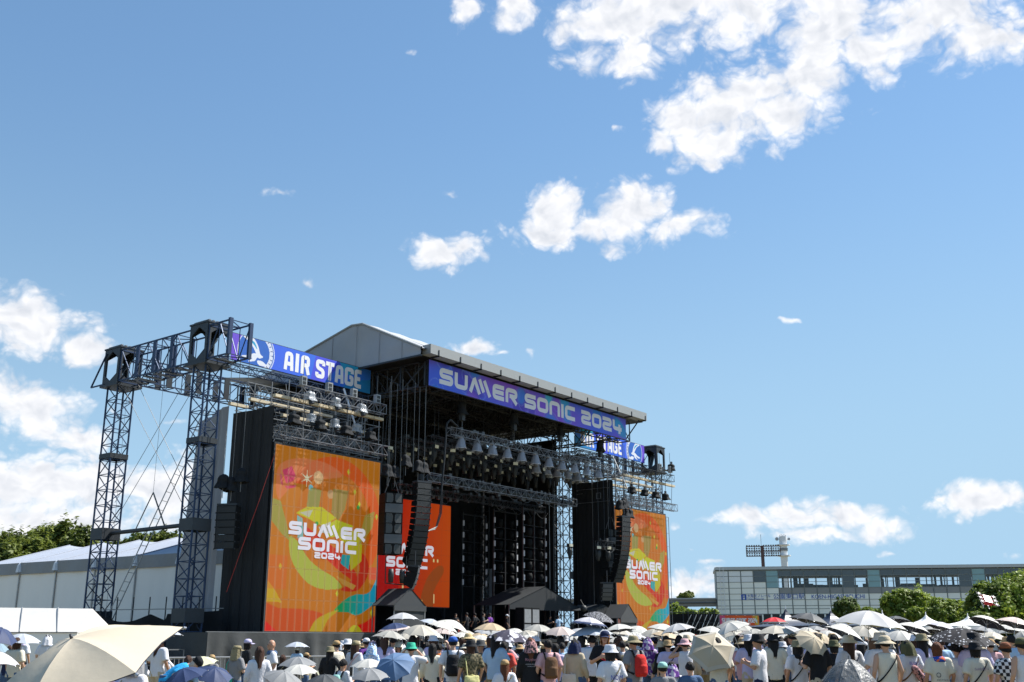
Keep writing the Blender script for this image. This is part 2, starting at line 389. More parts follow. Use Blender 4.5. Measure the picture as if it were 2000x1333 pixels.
    paint(c, inpoly(u, v, [(.60, .69), (.70, .715), (.80, .74), (.77, .765), (.66, .735)]), (206, 150, 60))
    for q in ((.68, .09), (.75, .20), (.80, .27), (.98, .33), (.62, .79), (.96, .89), (.10, .66)):
        paint(c, (abs(u - q[0]) / .014 + abs(v - q[1]) / .019) < 1, (206, 206, 40))
    for q in ((.40, .41), (.79, .29)): paint(c, np.hypot(u - q[0], (v - q[1]) * asp) < .016, (70, 160, 70))
    cy = inpoly(u, v, curve_poly([(.60, .885), (.70, .82), (.80, .79), (.93, .775), (1.02, .68), (1.02, .80), (.94, .86), (.82, .905), (.72, .89)]))
    t = np.clip((u - .62) / .38, 0, 1)[..., None]; cc_ = np.array(srgb(26, 165, 70)) * (1 - t) + np.array(srgb(24, 168, 208)) * t
    c[cy] = cc_[cy]
    paint(c, inpoly(u, v, curve_poly([(-.05, .86), (.12, .88), (.32, .88), (.52, .92), (.40, 1.05), (-.05, 1.05)])), (206, 72, 8), .9)
    paint(c, inpoly(u, v, curve_poly([(.36, 1.05), (.42, .95), (.52, .905), (.64, .88), (.54, .94), (.46, 1.05)])), (190, 170, 24), .9)
    paint(c, inpoly(u, v, [(.80, .97), (.90, .945), (1.01, .90), (1.01, 1.01), (.80, 1.01)]), (222, 24, 8))
    paint(c, inpoly(u, v, curve_poly([(.72, 1.02), (.78, .965), (.84, .97), (.88, 1.02)])), (190, 190, 30), .9)
    paint(c, inpoly(u, v, [(-.01, .73), (.06, .78), (.13, .85), (-.01, .845)]), (206, 170, 24), .9)
    paint(c, inpoly(u, v, [(-.01, .94), (.12, 1.01), (-.01, 1.01)]), (228, 30, 14))
    paint(c, (u > .92) & (v > .63) & (v < .70), (226, 70, 60), .7)
    paint(c, (v > .60) & (v < .78) & (u < .16), (226, 84, 44), .35)
    return c
def art_red(u, v):
    c = np.zeros(u.shape + (3,)); c[:] = srgb(206, 42, 8)
    g = np.clip((u - .35) * 1.6, 0, 1)[..., None]; c[:] = c * (1 - g) + np.array(srgb(216, 84, 18)) * g
    paint(c, inpoly(u, v, curve_poly([(.62, 1.05), (.70, .75), (.86, .60), (.92, .66), (.80, .85), (.78, 1.05)])), (170, 84, 30), .9)
    paint(c, inpoly(u, v, curve_poly([(0, .55), (.3, .6), (.36, .85), (.1, .95)])), (190, 14, 8), .9)
    for k in range(26):
        x = .30 + .014 * k + .004 * ((k * 7) % 3); h = .02 + .03 * ((k * 5) % 7) / 7
        paint(c, (abs(u - x) < .0035) & (v > .985 - h) & (v < .985), (250, 200, 110))
    for x in (.79, .84): paint(c, (abs(u - x) < .008) & (abs(v - .56) < .014), (255, 230, 150))
    paint(c, (abs(u - .42) < .008) & (v > .80) & (v < .93), (255, 220, 150)); paint(c, (abs(u - .80) < .006) & (v > .88) & (v < .97), (255, 220, 150))
    return c
def art_banner(u, v, asp, seed, purple=.5):
    """flowing blue, violet and teal sheets"""
    c = np.zeros(u.shape + (3,)); x = u * asp
    w = .5 + .5 * np.sin(x * .75 + seed + 1.3 * np.sin(v * 2.2 + x * .31))
    a = np.array(srgb(74, 104, 224)); b = np.array(srgb(134, 82, 206)); c[:] = a * (1 - (w * purple)[..., None]) + b * (w * purple)[..., None]
    for k in range(int(asp * 1.3)):
        r_ = random.Random(seed * 100 + k); cx_ = r_.uniform(0, asp); cy_ = r_.uniform(-.3, 1.3); ra = r_.uniform(.35, 1.1); rb = r_.uniform(.18, .6); an = r_.uniform(0, 3.1)
        du = (x - cx_) * math.cos(an) + (v - cy_) * math.sin(an); dv = -(x - cx_) * math.sin(an) + (v - cy_) * math.cos(an)
        e = np.hypot(du / ra, (dv + .25 * du * du) / rb)
        col = r_.choice([(40, 170, 214), (46, 132, 220), (70, 108, 222), (136, 84, 200), (56, 196, 216), (76, 62, 180)])
        paint(c, np.clip((1.0 - e) * 3, 0, 1) * .72, col)
        paint(c, (abs(e - 1) < .03), (140, 170, 226), .35)
    return c
def sheet(parent, name, m, org, dx, dz, w, h, nu, nv, art, u0=0., u1=1., v0=0., v1=1., U=None):
    """rectangle printed with art(u, v); org is the top left corner, dz points down"""
    org = Vector(org); dx = Vector(dx); dz = Vector(dz); mb = MB()
    mb.grid(lambda a, b: org + dx * (w * a) + dz * (h * b), nu, nv)
    o = mb.build(name, m, parent); me = o.data
    a = np.linspace(u0, u1, nu + 1); b = np.linspace(v0, v1, nv + 1); uu, vv = np.meshgrid(a, b)
    col = np.ones((nv + 1, nu + 1, 4)); col[..., :3] = art(uu, vv)
    at_ = me.color_attributes.new('print', 'FLOAT_COLOR', 'POINT'); at_.data.foreach_set('color', col.reshape(-1).astype(np.float32))
    for p in me.polygons: pass
    return o
# ------------------------------------------------------------------ ground
XC = 65.15                                                  # centre line of the stage
def mirror(x): return 2 * XC - x
gm = mat('field', (.17, .15, .09), .95, 0, .45, .35, .5, 6.)
g = MB().grid(lambda a, b: (-2500 + 5000 * a, -2500 + 5000 * b, 0), 8, 8).build('ground', gm); tag(g, 'trampled summer grass field in front of the stage', 'ground', kind='structure')

# ------------------------------------------------------------------ stage platform and its skirts
deck = thing('stage_platform', 'black main stage platform behind the umbrellas', 'stage', (XC, 5, 0))
part('deck', black_metal, deck, lambda b: b.box((51.9, -2.4, 1.7), (78.6, 13.5, 1.9)))
part('skirt', black_cloth, deck, lambda b: b.box((52.0, -2.2, 0), (78.5, 13.2, 1.698)))
def drape(b, p, q, z0, z1, fold=.12, n=None, seed=0, sag=0., top=None):
    """hanging cloth from p to q with gathered folds; real thickness"""
    p = Vector(p); q = Vector(q); d = (q - p); ln = d.length; d.normalize(); nr = Vector((d.y, -d.x, 0)); n = n or max(8, int(ln * 7)); r_ = random.Random(seed)
    ph = [r_.uniform(0, 6.3) for _ in range(6)]; fr = [r_.uniform(1.2, 5.5) for _ in range(6)]
    def fn(a, t, o=0.):
        x = a * ln; w = sum(math.sin(x * f + h + t * 1.1 * (i % 3 - 1)) for i, (f, h) in enumerate(zip(fr, ph))) / 3
        w += .7 * math.sin(x * fr[0] * .5 + 5 * t + ph[2]) * t * (1 - t)
        zt = z1 if top is None else top(a); z = z0 + (zt - z0) * t
        return p + d * x + nr * (fold * w * (1.15 - t) + o) + Vector((0, 0, z - sag * math.sin(x * 1.7 + ph[1]) ** 2 * (t > .8)))
    m = 10; b.grid(lambda a, t: fn(a, t), n, m); b.grid(lambda a, t: fn(1 - a, t, -.02), n, m)
sk = thing('wing_skirt', 'grey pleated drape along the low platform under the left screen', 'drape', (44, -1.1, 0))
part('cloth', grey_cloth, sk, lambda b: (drape(b, (36.7, -1.05, 0), (51.7, -1.05, 0), 0.02, 2.2, .15, 150, 3), drape(b, (36.7, 2.6, 0), (36.7, -1.05, 0), 0.02, 2.2, .06, 30, 4)), smooth_=True)
part('rail', steel_grey, sk, lambda b: b.box((36.65, -1.02, 2.21), (51.7, -.92, 2.25)))
part('deck', black_metal, sk, lambda b: b.box((36.8, -.85, 1.95), (51.6, 4.2, 2.19)))
sk2 = thing('wing_skirt', 'dark drape along the low platform under the right screen', 'drape', (86, -1.1, 0))
part('cloth', grey_cloth, sk2, lambda b: drape(b, (mirror(51.7), -1.05, 0), (mirror(38), -1.05, 0), 0.02, 2.2, .09, 110, 5), smooth_=True)
part('deck', black_metal, sk2, lambda b: b.box((mirror(51.6), -.85, 1.95), (mirror(38.2), 4.2, 2.19)))

# ------------------------------------------------------------------ LED screens
led = print_mat('led_picture', .25, .26)
led_text = mat('led_text', (.12, .12, .14)); led_text.node_tree.nodes['Principled BSDF'].inputs['Emission Color'].default_value = (.55, .55, .62, 1); led_text.node_tree.nodes['Principled BSDF'].inputs['Emission Strength'].default_value = .52
frame_m = mat('screen_frame', (.05, .055, .06), .5)
NC, NR = 16, 6
def led_screen(x0, side, label):
    x1 = x0 + 9.0; z0, z1 = 2.3, 13.3
    t = thing('led_screen', label, 'screen', (x0 + 4.5, .1, z0), group='portrait screens beside the stage')
    def fr(b):
        b.box((x0 - .1, .04, z0 - .1), (x0 - .005, .35, z1 + .12)); b.box((x1 + .005, .04, z0 - .1), (x1 + .1, .35, z1 + .12))
        b.box((x0 - .004, .04, z1 + .005), (x1 + .004, .35, z1 + .12)); b.box((x0 - .004, .04, z0 - .1), (x1 + .004, .35, z0 - .005))
    part('frame', frame_m, t, fr)
    part('backing', mat('screen_back', (.55, .33, .20), .8), t, lambda b: b.box((x0, .09, z0), (x1, .3, z1)))
    pw = 9.0 / NC; ph = 11.0 / NR; rl = random.Random(side)
    for i in range(NC):
        off = rl.uniform(-.004, .004)
        for j in range(NR):
            def art(u, v, i=i):
                c = art_screen(u, v)
                s = abs(((u * NC) % 1.0) - .5) * 2; k = np.clip((s - .76) / .12, 0, 1) * .20  # pale seams: sunlight on the module edges, painted into the picture colour
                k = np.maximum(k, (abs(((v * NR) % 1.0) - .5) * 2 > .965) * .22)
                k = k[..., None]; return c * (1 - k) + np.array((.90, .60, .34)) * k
            nu, nv = (14, 42)
            e = 1e-4
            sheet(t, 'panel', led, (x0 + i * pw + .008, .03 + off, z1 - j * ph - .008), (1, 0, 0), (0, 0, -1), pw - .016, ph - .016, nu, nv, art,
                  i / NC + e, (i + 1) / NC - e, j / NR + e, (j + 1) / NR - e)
    for txt, zc, w, h in (('SUMMER', 8.0, 6.5, .76), ('SONIC', 7.13, 4.9, .74), ('2024', 6.68, 2.2, .36)):
        write(txt, LOGO, led_text, t, (x0 + 4.62 - w / 2, .018, zc), (1, 0, 0), (0, 0, 1), (0, -1, 0), w, h, .13, th=.01)
    return t
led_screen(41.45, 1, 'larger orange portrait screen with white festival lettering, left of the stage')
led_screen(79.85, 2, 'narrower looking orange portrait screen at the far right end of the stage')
led2 = print_mat('led_picture_red', .24, .5)
def inner_screen(x0, x1, label):
    y = 8.0; z0, z1 = 4.4, 12.6; t = thing('backdrop_screen', label, 'screen', ((x0 + x1) / 2, y, z0))
    part('frame', frame_m, t, lambda b: b.box((x0 - .06, y + .05, z0 - .06), (x1 + .06, y + .25, z1 + .06)))
    part('legs', black_metal, t, lambda b: [b.box((x - .1, y + .06, 1.9), (x + .1, y + .24, z0 - .065)) for x in (x0 + .5, x1 - .5)])
    n = 9
    for i in range(n):
        for j in range(4):
            w = (x1 - x0) / n; h = (z1 - z0) / 4
            sheet(t, 'panel', led2, (x0 + i * w + .004, y, z1 - j * h - .004), (1, 0, 0), (0, 0, -1), w - .008, h - .008, 24, 26, art_red, i / n, (i + 1) / n, j / 4, (j + 1) / 4)
    for txt, zc, w, h in (('SUMMER', 8.35, 6.2, .80), ('SONIC', 7.3, 4.7, .78), ('2024', 6.7, 2.6, .45)):
        write(txt, LOGO, led_text, t, ((x0 + x1) / 2 - .35 - w / 2, y - .02, zc), (1, 0, 0), (0, 0, 1), (0, -1, 0), w, h, .13, th=.01)
inner_screen(57.4, 66.95, 'red and orange screen deep inside the stage, behind the hanging speakers')

# ------------------------------------------------------------------ screen towers: scaffold, planks, trusses and side drapes over the screens
def screen_tower(mirrored, label):
    M = (lambda x: mirror(x)) if mirrored else (lambda x: x)
    X = sorted((M(41.25), M(50.75)))
    t = thing('screen_tower', label, 'scaffold', ((X[0] + X[1]) / 2, 2, 0))
    sg = steel_grey
    r_ = random.Random(5 + mirrored)
    xs = [M(41.3 + k * 1.345) for k in range(8)]
    for x in xs:                                            # standards of the scaffold
        for y in (.55, 2.2, 3.9):
            part('standard', sg if y < 3 else steel_dark, t, lambda b: b.tube((x, y, 0), (x, y, 16.9 + r_.uniform(-.5, .8)), .035, 5))
    def ledgers(b):
        for z in (13.7, 14.9, 15.8):
            for y in (.5, 2.25, 3.85): b.tube((X[0] - .1, y, z), (X[1] + .1, y, z + r_.uniform(-.05, .05)), .03)
            for x in xs: b.tube((x + .05, .4, z + .06), (x + .05, 4.0, z + .06), .028)
        for k in range(7):
            for y in (2.25, 3.85):
                a, c = xs[k], xs[k + 1]; b.tube((a, y + .05, 13.6), (c, y + .05, 15.8), .025); 
                if k % 2: b.tube((c, y - .05, 13.7), (a, y - .05, 16.6), .022)
        for _ in range(46):                                 # short putlogs, cable ends and couplers
            x = r_.uniform(X[0], X[1]); z = r_.uniform(13.5, 16.9); y = r_.uniform(.3, 3.6)
            if r_.random() < .5: b.tube((x, y, z), (x + r_.uniform(-.5, .5), y, z + r_.uniform(-.5, .9)), .02)
            else: b.tube((x, y, z), (x, y + r_.uniform(.5, 1.4), z + r_.uniform(-.1, .1)), .025)
    part('ledgers', sg, t, ledgers)
    inner = M(49.35)
    for (xa, xb, y, z) in ((40.6, 49.9, -.55, 16.08), (40.7, 47.6, 1.9, 16.2), (40.2, 41.6, 3.2, 16.0), (42.5, 50.3, .9, 15.35)):
        part('plank', timber, t, lambda b: b.box((min(M(xa), M(xb)), y - .14, z - .09), (max(M(xa), M(xb)), y + .14, z + .09)))
    part('upper_truss', black_metal if mirrored else mat('truss_grey', (.20, .20, .21), .45, .5), t, lambda b: b.truss((M(42.0), -1.15, 16.58), (M(49.4), -1.15, 16.58), .5, .62, .028, .62))
    part('lower_truss', mat('truss_grey', (.2, .2, .21)), t, lambda b: b.truss((M(40.85), -.75, 13.95), (M(50.1), -.75, 13.95), .5, .6, .028, .6))
    part('rear_truss', steel_grey, t, lambda b: (b.truss((M(41.2), 1.6, 14.3), (M(50.6), 1.6, 14.3), .45, .5, .025, .5), b.truss((M(41.2), 3.2, 17.2), (M(50.8), 3.2, 17.2), .6, .7, .03, .7)))
    part('hanging_bars', steel_dark, t, lambda b: [b.tube((x, -.75, 14.2), (x, -.9, 16.3), .022) for x in [M(41.6 + 1.2 * k) for k in range(8)]])
    part('white_pole', white_paint, t, lambda b: b.tube((M(48.2), -.2, 14.6), (M(48.2), 1.5, 18.2), .07, 6))
    # wall of black cloth round the tower
    def side(b):
        x = 41.12 if not mirrored else 79.72
        b.grid(lambda a, c: (x - .03 * math.sin(a * 23) * (1 - c) - .012 * math.sin(a * 61 + 3 * c), .02 + 3.9 * a if not mirrored else .1 + 4.4 * a, 2.2 + (13.4 + .02 * math.sin(a * 9)) * c), 60, 14)
        b.grid(lambda a, c: (x + .05, .05 + 3.85 * (1 - a) if not mirrored else .1 + 4.4 * (1 - a), 2.2 + 13.3 * c), 30, 4)
    part('side_drape', mat('side_drape_cloth', (.020, .021, .023), .85, 0, .25, .7, .25, 2.), t, side, smooth_=True)
    for k in range(3):
        y = 1.0 + .95 * k; x = 41.06 if not mirrored else 79.66
        part('drape_seam', black_cloth, t, lambda b: b.tube((x, y, 2.3), (x, y, 15.4), .02))
    part('rear_drape', black_cloth, t, lambda b: b.box((X[0], 4.05, 0), (X[1], 4.1, 13.4)))
    part('lower_drape', black_cloth, t, lambda b: b.box((X[0] + .05, .4, .02), (X[1] - .05, .44, 13.2)))
    return t
screen_tower(False, 'scaffold tower with black side drape behind the large left screen')
screen_tower(True, 'scaffold tower with black side drape behind the far right screen')
fr_ = thing('lattice_mast', 'tall thin lattice frame standing at the outer edge of the right screen', 'frame', (88.95, .2, 0))
part('rails', steel_grey, fr_, lambda b: [b.tube((x, .05, 0), (x, .05, 13.15), .03) for x in (88.98, 89.45)] + [b.tube((88.98, .05, 13.15), (89.45, .05, 13.15), .03)])
for k in range(11): part('rung', alu, fr_, lambda b: b.tube((88.98, .05, .8 + 1.2 * k), (89.45, .05, .8 + 1.2 * k), .02))
# rigging on the towers
def hoist(x, y, z, label):
    t = thing('chain_hoist', label, 'hoist', (x, y, z))
    part('body', mat('hoist_body', (.30, .31, .31), .45, .3), t, lambda b: b.box((x - .2, y - .14, z - .3), (x + .2, y + .14, z + .3)))
    part('slots', black_metal, t, lambda b: [b.box((x - .13 + .14 * i, y - .16, z - .22 + .25 * j), (x - .03 + .14 * i, y - .142, z - .04 + .25 * j)) for i in (0, 1) for j in (0, 1)])
    part('chain', chain_m, t, lambda b: (b.tube((x, y, z + .3), (x, y, z + 1.6), .02), b.tube((x, y, z - .3), (x, y, z - .75), .03)))
for k, x in enumerate((42.3, 44.45, 46.6, 48.75)):
    nth = ('leftmost', 'second from left', 'third from left', 'rightmost')[k]
    hoist(x, -1.15, 17.2, 'square grey chain hoist under the left blue banner, ' + nth)
for k, x in enumerate((86.0, 88.0)):
    hoist(x, -1.15, 17.42, 'grey chain hoist over the right screen tower, ' + ('inner one' if k == 0 else 'outer one'))
part_film = film('plastic_bag', (.55, .58, .62), .45)
bag_black = mat('bag_black', (.020, .022, .025), .8, 0, .3, 6., .6, 9., .15)
def crumple(b, c, r, seed, squash=(1, 1, 1), flat=.0):
    """cloth bag pulled over a lamp: boxy, creased, wider at its open lower end"""
    q = random.Random(seed); nu, nv = 22, 9; c = Vector(c); ph = [q.uniform(0, 6.3) for _ in range(6)]; lean = Vector((q.uniform(-.2, .2), q.uniform(-.2, .2), 0))
    def fn(a, t):
        th = 2 * math.pi * a; ct, st_ = math.cos(th), math.sin(th); k = 1 / max(abs(ct), abs(st_)) ** .75
        w = (.25 + .75 * min(1, t * 3.2) ** .6) * (1 + flat * .55 * t) * (.86 + .14 * math.cos(2 * t * 3.1))
        w *= 1 + (.05 + .12 * t) * math.sin(5 * th + ph[0] + 1.5 * t) * .6 + .08 * t * math.sin(9 * th + ph[1] - 2 * t) + .05 * math.sin(3 * th + 6 * t + ph[2])
        z = 1.0 - 2.0 * t + .10 * math.sin(2 * th + ph[3]) * t + .05 * math.sin(6 * th + ph[4]) * t
        return c + Vector((ct * k * w * squash[0], st_ * k * w * squash[1], z * squash[2])) * r + lean * (r * (t - .5))
    b.grid(fn, nu, nv)
def bagged_light(x, y, z, white, label, k):
    t = thing('bagged_light', label, 'stage light', (x, y, z - .4), group='covered lights on the screen towers')
    part('cover', part_film if white else bag_black, t, lambda b: crumple(b, (x, y, z), .36, k, (1.0, .8, .85) if white else (1.15, .95, .85), -.15 if k % 2 else .1), smooth_=True)
    if white: part('lamp_head', steel_dark, t, lambda b: b.tube((x, y, z + .05), (x + .1, y - .12, z - .5), .15, 10, .18, True))
    part('clamp', steel_dark, t, lambda b: b.box((x - .1, y - .06, z + .22), (x + .1, y + .06, z + .52)))
pos = ['leftmost', 'middle', 'rightmost', 'far right']
for k, x in enumerate((42.85, 45.05, 47.3)): bagged_light(x, -1.2, 16.35, True, 'moving light in a clear plastic bag, upper row over the left screen, ' + pos[k], k)
for k, x in enumerate((43.6, 45.6, 47.55)): bagged_light(x, -.6, 15.15, True, 'moving light in a clear plastic bag, lower row over the left screen, ' + pos[k], 10 + k)
for k, x in enumerate((41.85, 44.0, 46.25, 48.4)): bagged_light(x, -1.0, 14.75, False, 'black bagged light standing over the left screen, ' + ('first', 'second', 'third', 'fourth')[k] + ' from the left', 20 + k)
for k, x in enumerate((81.2, 83.4, 85.4, 87.2)): bagged_light(x, -1.0, 14.8, False, 'black bagged light standing over the right screen, ' + ('first', 'second', 'third', 'fourth')[k] + ' from the left', 30 + k)
bagged_light(88.3, -1.15, 17.7, False, 'small black lamp at the outer end of the right tower', 41)

# ------------------------------------------------------------------ left truss gantry
def hexplate(b, c, ax, w, h, th=.05, hole=.62):
    """steel plate with a six-sided opening; ax = 0 faces x, 1 faces y"""
    c = Vector(c); out = [(-w / 2, -h / 2), (0, -h / 2), (w / 2, -h / 2), (w / 2, h / 2), (0, h / 2), (-w / 2, h / 2)]
    k = hole; inn = [(-w / 2 * k, -h / 2 * k * .62), (0, -h / 2 * .86), (w / 2 * k, -h / 2 * k * .62), (w / 2 * k, h / 2 * k * .62), (0, h / 2 * .86), (-w / 2 * k, h / 2 * k * .62)]
    P = lambda u, v, o: c + (Vector((o, u, v)) if ax == 0 else Vector((u, o, v)))
    v = [P(*p, -th) for p in out] + [P(*p, -th) for p in inn] + [P(*p, th) for p in out] + [P(*p, th) for p in inn]; f = []
    for i in range(6):
        j = (i + 1) % 6; f += [(i, 6 + i, 6 + j, j), (12 + i, 12 + j, 18 + j, 18 + i), (i, j, 12 + j, 12 + i), (6 + i, 18 + i, 18 + j, 6 + j)]
    b.add(v, f)
def gantry(xt, xin, label, full=True):
    t = thing('truss_gantry', label, 'truss', (xt, 7, 0))
    S = 1 if xin > xt else -1; hw = .58
    for y in (3.0, 12.3):
        for i in (-1, 1):
            for j in (-1, 1): part('chord', steel_blue, t, lambda b: b.tube((xt + hw * i, y + hw * j, 0), (xt + hw * i, y + hw * j, 18.1), .062, 6))
        def lace(b):
            n = 18
            for k in range(n):
                z0 = .3 + k * (17.7 / n); z1 = z0 + 17.7 / n; c = [(-hw, -hw), (hw, -hw), (hw, hw), (-hw, hw)]
                for e in range(4):
                    a, d = c[e], c[(e + 1) % 4]; mid = ((a[0] + d[0]) / 2, (a[1] + d[1]) / 2)
                    b.tube((xt + a[0], y + a[1], z0), (xt + d[0], y + d[1], z0), .032)
                    if k % 2: b.tube((xt + a[0], y + a[1], z1), (xt + d[0], y + d[1], z0), .034)
                    else: b.tube((xt + a[0], y + a[1], z0), (xt + d[0], y + d[1], z1), .034)
        part('lacing', steel_blue, t, lace)
        for z, h in ((3.25, .5), (8.4, .45), (13.35, .2)):
            part('collar', steel_dark, t, lambda b: [b.box((xt - hw - .07, y - hw - .07, z - h), (xt + hw + .07, y - hw - .03, z + h * .6)), b.box((xt - hw - .07, y + hw + .03, z - h), (xt + hw + .07, y + hw + .07, z + h * .6)),
                 b.box((xt - hw - .07, y - hw - .028, z - h), (xt - hw - .03, y + hw + .028, z + h * .6)), b.box((xt + hw + .03, y - hw - .028, z - h), (xt + hw + .07, y + hw + .028, z + h * .6)),
                 b.box((xt - hw, y - hw, z - .05), (xt + hw, y + hw, z))])
        part('foot', steel_dark, t, lambda b: b.box((xt - .85, y - .85, .0), (xt + .85, y + .85, .22)))
    w2 = .75                                                # head blocks and depth beam
    for y in (3.0, 12.3):
        def head(b):
            for i in (-1, 1):
                hexplate(b, (xt + .82 * i, y, 19.25), 0, 1.75, 2.4, .04, .76); hexplate(b, (xt, y + .88 * i, 19.25), 1, 1.6, 2.4, .04, .76)
                b.box((xt - .9, y - .95, 20.46), (xt + .9, y + .95, 20.56)) if i == 1 else b.box((xt - .95, y - 1.0, 17.9), (xt + .95, y + 1.0, 18.06))
            b.tube((xt - .7, y, 18.2), (xt + .6, y + .3, 19.9), .18, 8)
        part('head_block', steel_dark, t, head)
        part('head_rails', steel_grey, t, lambda b: [b.box((xt - .75 + .3 * k, y - .8, 20.57), (xt - .62 + .3 * k, y + .7, 20.68)) for k in range(5)])
    def beam(b):
        b.truss((xt, 3.9, 19.2), (xt, 11.4, 19.2), 1.5, 2.1, .06, 1.5, .035); (b.truss((xt, .1, 19.2), (xt, 2.1, 19.2), 1.5, 2.1, .06, 1.0, .035) if full else None)
        for y in (5.8, 7.65, 9.5):
            for i in (-1, 1): b.box((xt + .75 * i - .05, y - .16, 18.15), (xt + .75 * i + .05, y + .16, 20.25))
    part('depth_beam', steel_blue, t, beam)
    for y in (1.2, 4.2, 5.0, 6.4, 7.3, 8.4, 9.3, 10.2): part('floor_plate', steel_dark, t, lambda b: b.box((xt - .72, y, 18.02), (xt + .72, y + .32, 18.09)))
    for i in ((-1, 1) if full else ()): part('end_post', steel_blue, t, lambda b: b.box((xt + i * .75 - .12, -.02, 18.1), (xt + i * .75 + .12, .16, 20.35)))
    def cross(b):
        b.truss((xt + S * .9, 12.3, 19.3), (xin + S * 1.2, 12.3, 19.3), 1.3, 1.5, .055, 1.35, .035)
        b.truss((xt + S * .9, 3.25, 18.38), (xin, 3.25, 18.38), .5, .42, .035, .55)
        for k in (5, 6): b.truss((xt + S * 2.1 * k, 3.4, 18.3), (xt + S * 2.1 * k, 12.0, 18.7), .4, .4, .03, .6)
    part('cross_beams', steel_blue if full else steel_dark, t, cross)
    part('cross_gussets', steel_dark, t, lambda b: [b.box((xt + S * x - .22, y, 18.5), (xt + S * x + .22, y + .08, 20.1)) for x in (3.2, 5.6, 8.0, 10.4) for y in (11.6, 12.9)])
    part('tie_tube', steel_dark, t, lambda b: b.tube((xt, 3.6, 8.38), (xt, 11.7, 8.35), .13, 8))
    part('outrigger', steel_blue, t, lambda b: (b.tube((xt - S * .9, 12.9, 20.2), (xt - S * .9, 14.4, 18.1), .06), b.tube((xt - S * .9, 12.9, 18.1), (xt - S * .9, 14.4, 18.1), .06)))
    def wires(b):
        r = .016
        b.tube((xt, 12.0, 17.9), (xt, 3.7, 8.9), r); b.tube((xt, 3.2, 17.9), (xt, 11.6, 8.9), r); b.tube((xt, 10.4, 18.0), (xt, 3.7, 10.2), r); b.tube((xt, 4.6, 18.0), (xt, 11.6, 10.3), r)
        b.tube((xt, 7.5, 18.0), (xt, 7.5, 10.6), r * .8); b.tube((xt, 11.5, 18), (xt, 11.3, 1), r * .7)
        b.tube((xt, 7.5, 10.6), (xt, 9.0, 8.45), .035); b.tube((xt, 7.5, 10.6), (xt, 6.0, 8.45), .045)
    part('guy_wires', chain_m, t, wires)
    return t
gantry(38.25, 52, 'blue steel lattice gantry with two tall towers left of the stage')
gantry(mirror(38.25), 78.3, 'dark gantry end with open head frame at the far right of the stage', False)

# ------------------------------------------------------------------ banners
ban_m = print_mat('banner_print', 0., 1., .55)
white_print = mat('white_print', (.76, .76, .80), .6, 0, .04)
def banner_frame(t, x0, x1, y, z0, z1):
    part('edge', steel_dark, t, lambda b: (b.box((x0, y + .012, z0 - .04), (x1, y + .06, z0 - .002)), b.box((x0, y + .012, z1 + .002), (x1, y + .06, z1 + .04))))
    part('backing', black_cloth, t, lambda b: b.box((x0, y + .012, z0), (x1, y + .03, z1)))
x0, x1, z0, z1 = 52.3, 78.0, 18.65, 20.47
t = thing('festival_banner', 'long purple and blue banner with wide white lettering under the roof edge', 'banner', (XC, -2.5, z0))
sheet(t, 'cloth', ban_m, (x0, -2.5, z1), (1, 0, 0), (0, 0, -1), x1 - x0, z1 - z0, 460, 34, lambda u, v: art_banner(u, v, 14.1, 3, .9)); banner_frame(t, x0, x1, -2.5, z0, z1)
write('SUMMER SONIC 2024', LOGO, white_print, t, (x0 + 1.1, -2.5, z0 + .36), (1, 0, 0), (0, 0, 1), (0, -1, 0), 23.9, 1.12, .11, th=.008)
def art_air(u, v, w, h, cx, flip):
    c = np.zeros(u.shape + (3,)); X = u * w; Z = v * h; s = -1 if flip else 1
    c[:] = srgb(58, 86, 212); tt = (np.clip(u, 0, 1) if not flip else 1 - u)[..., None]
    c[:] = c * (1 - tt * .5) + np.array(srgb(36, 140, 220)) * tt * .5
    du = (X - cx) * s; dv = Z - h * .5; r_ = np.hypot(du, dv); R0 = 1.5
    D_ = lambda pts: inpoly(X if not flip else w - X, Z, pts)
    paint(c, D_([(0, 0), (2.2, 0), (1.6, .6), (.4, 1.7), (0, 1.75)]), (104, 76, 196))
    paint(c, D_([(7.0, 0), (9.6, 0), (8.6, .9), (7.8, 1.75), (6.6, 1.75)]), (72, 72, 204), .8)
    paint(c, D_([(9.2, 0), (11.4, 0), (11.0, .55), (9.8, .8)]), (40, 156, 190), .9)
    paint(c, D_([(10.2, 1.1), (12.3, .7), (12.3, 1.75), (9.6, 1.75)]), (32, 128, 186), .9)
    W = (214, 218, 228)
    paint(c, r_ < R0, (42, 96, 180)); paint(c, (r_ < R0) & (r_ > R0 - .055), W); paint(c, (r_ < R0 - .13) & (r_ > R0 - .42) & (du > -.2), W, .9)
    an = np.arctan2(dv, du)
    for k in range(-6, 7): paint(c, (abs(an - k * .24) < .022) & (r_ < R0 - .15) & (r_ > R0 - .34), (36, 60, 120))
    P2 = lambda pts: inpoly(du, dv, curve_poly(pts))
    paint(c, P2([(-1.1, -.85), (-.35, -.9), (.1, -.45), (.32, .05), (.55, .2), (.2, .35), (-.15, -.1), (-.5, -.5)]), W)
    paint(c, P2([(-.75, -.8), (-.2, -.62), (.05, -.2), (-.25, -.45)]), (30, 150, 190))
    paint(c, P2([(-1.15, .45), (-.6, .32), (-.15, .1), (.35, .12), (.55, .25), (.1, .35), (-.1, .6), (-.6, .72), (-.3, .45), (-.8, .55)]), W)
    paint(c, P2([(.1, .55), (.5, .5), (.9, .75), (.3, .8)]), W)
    return c
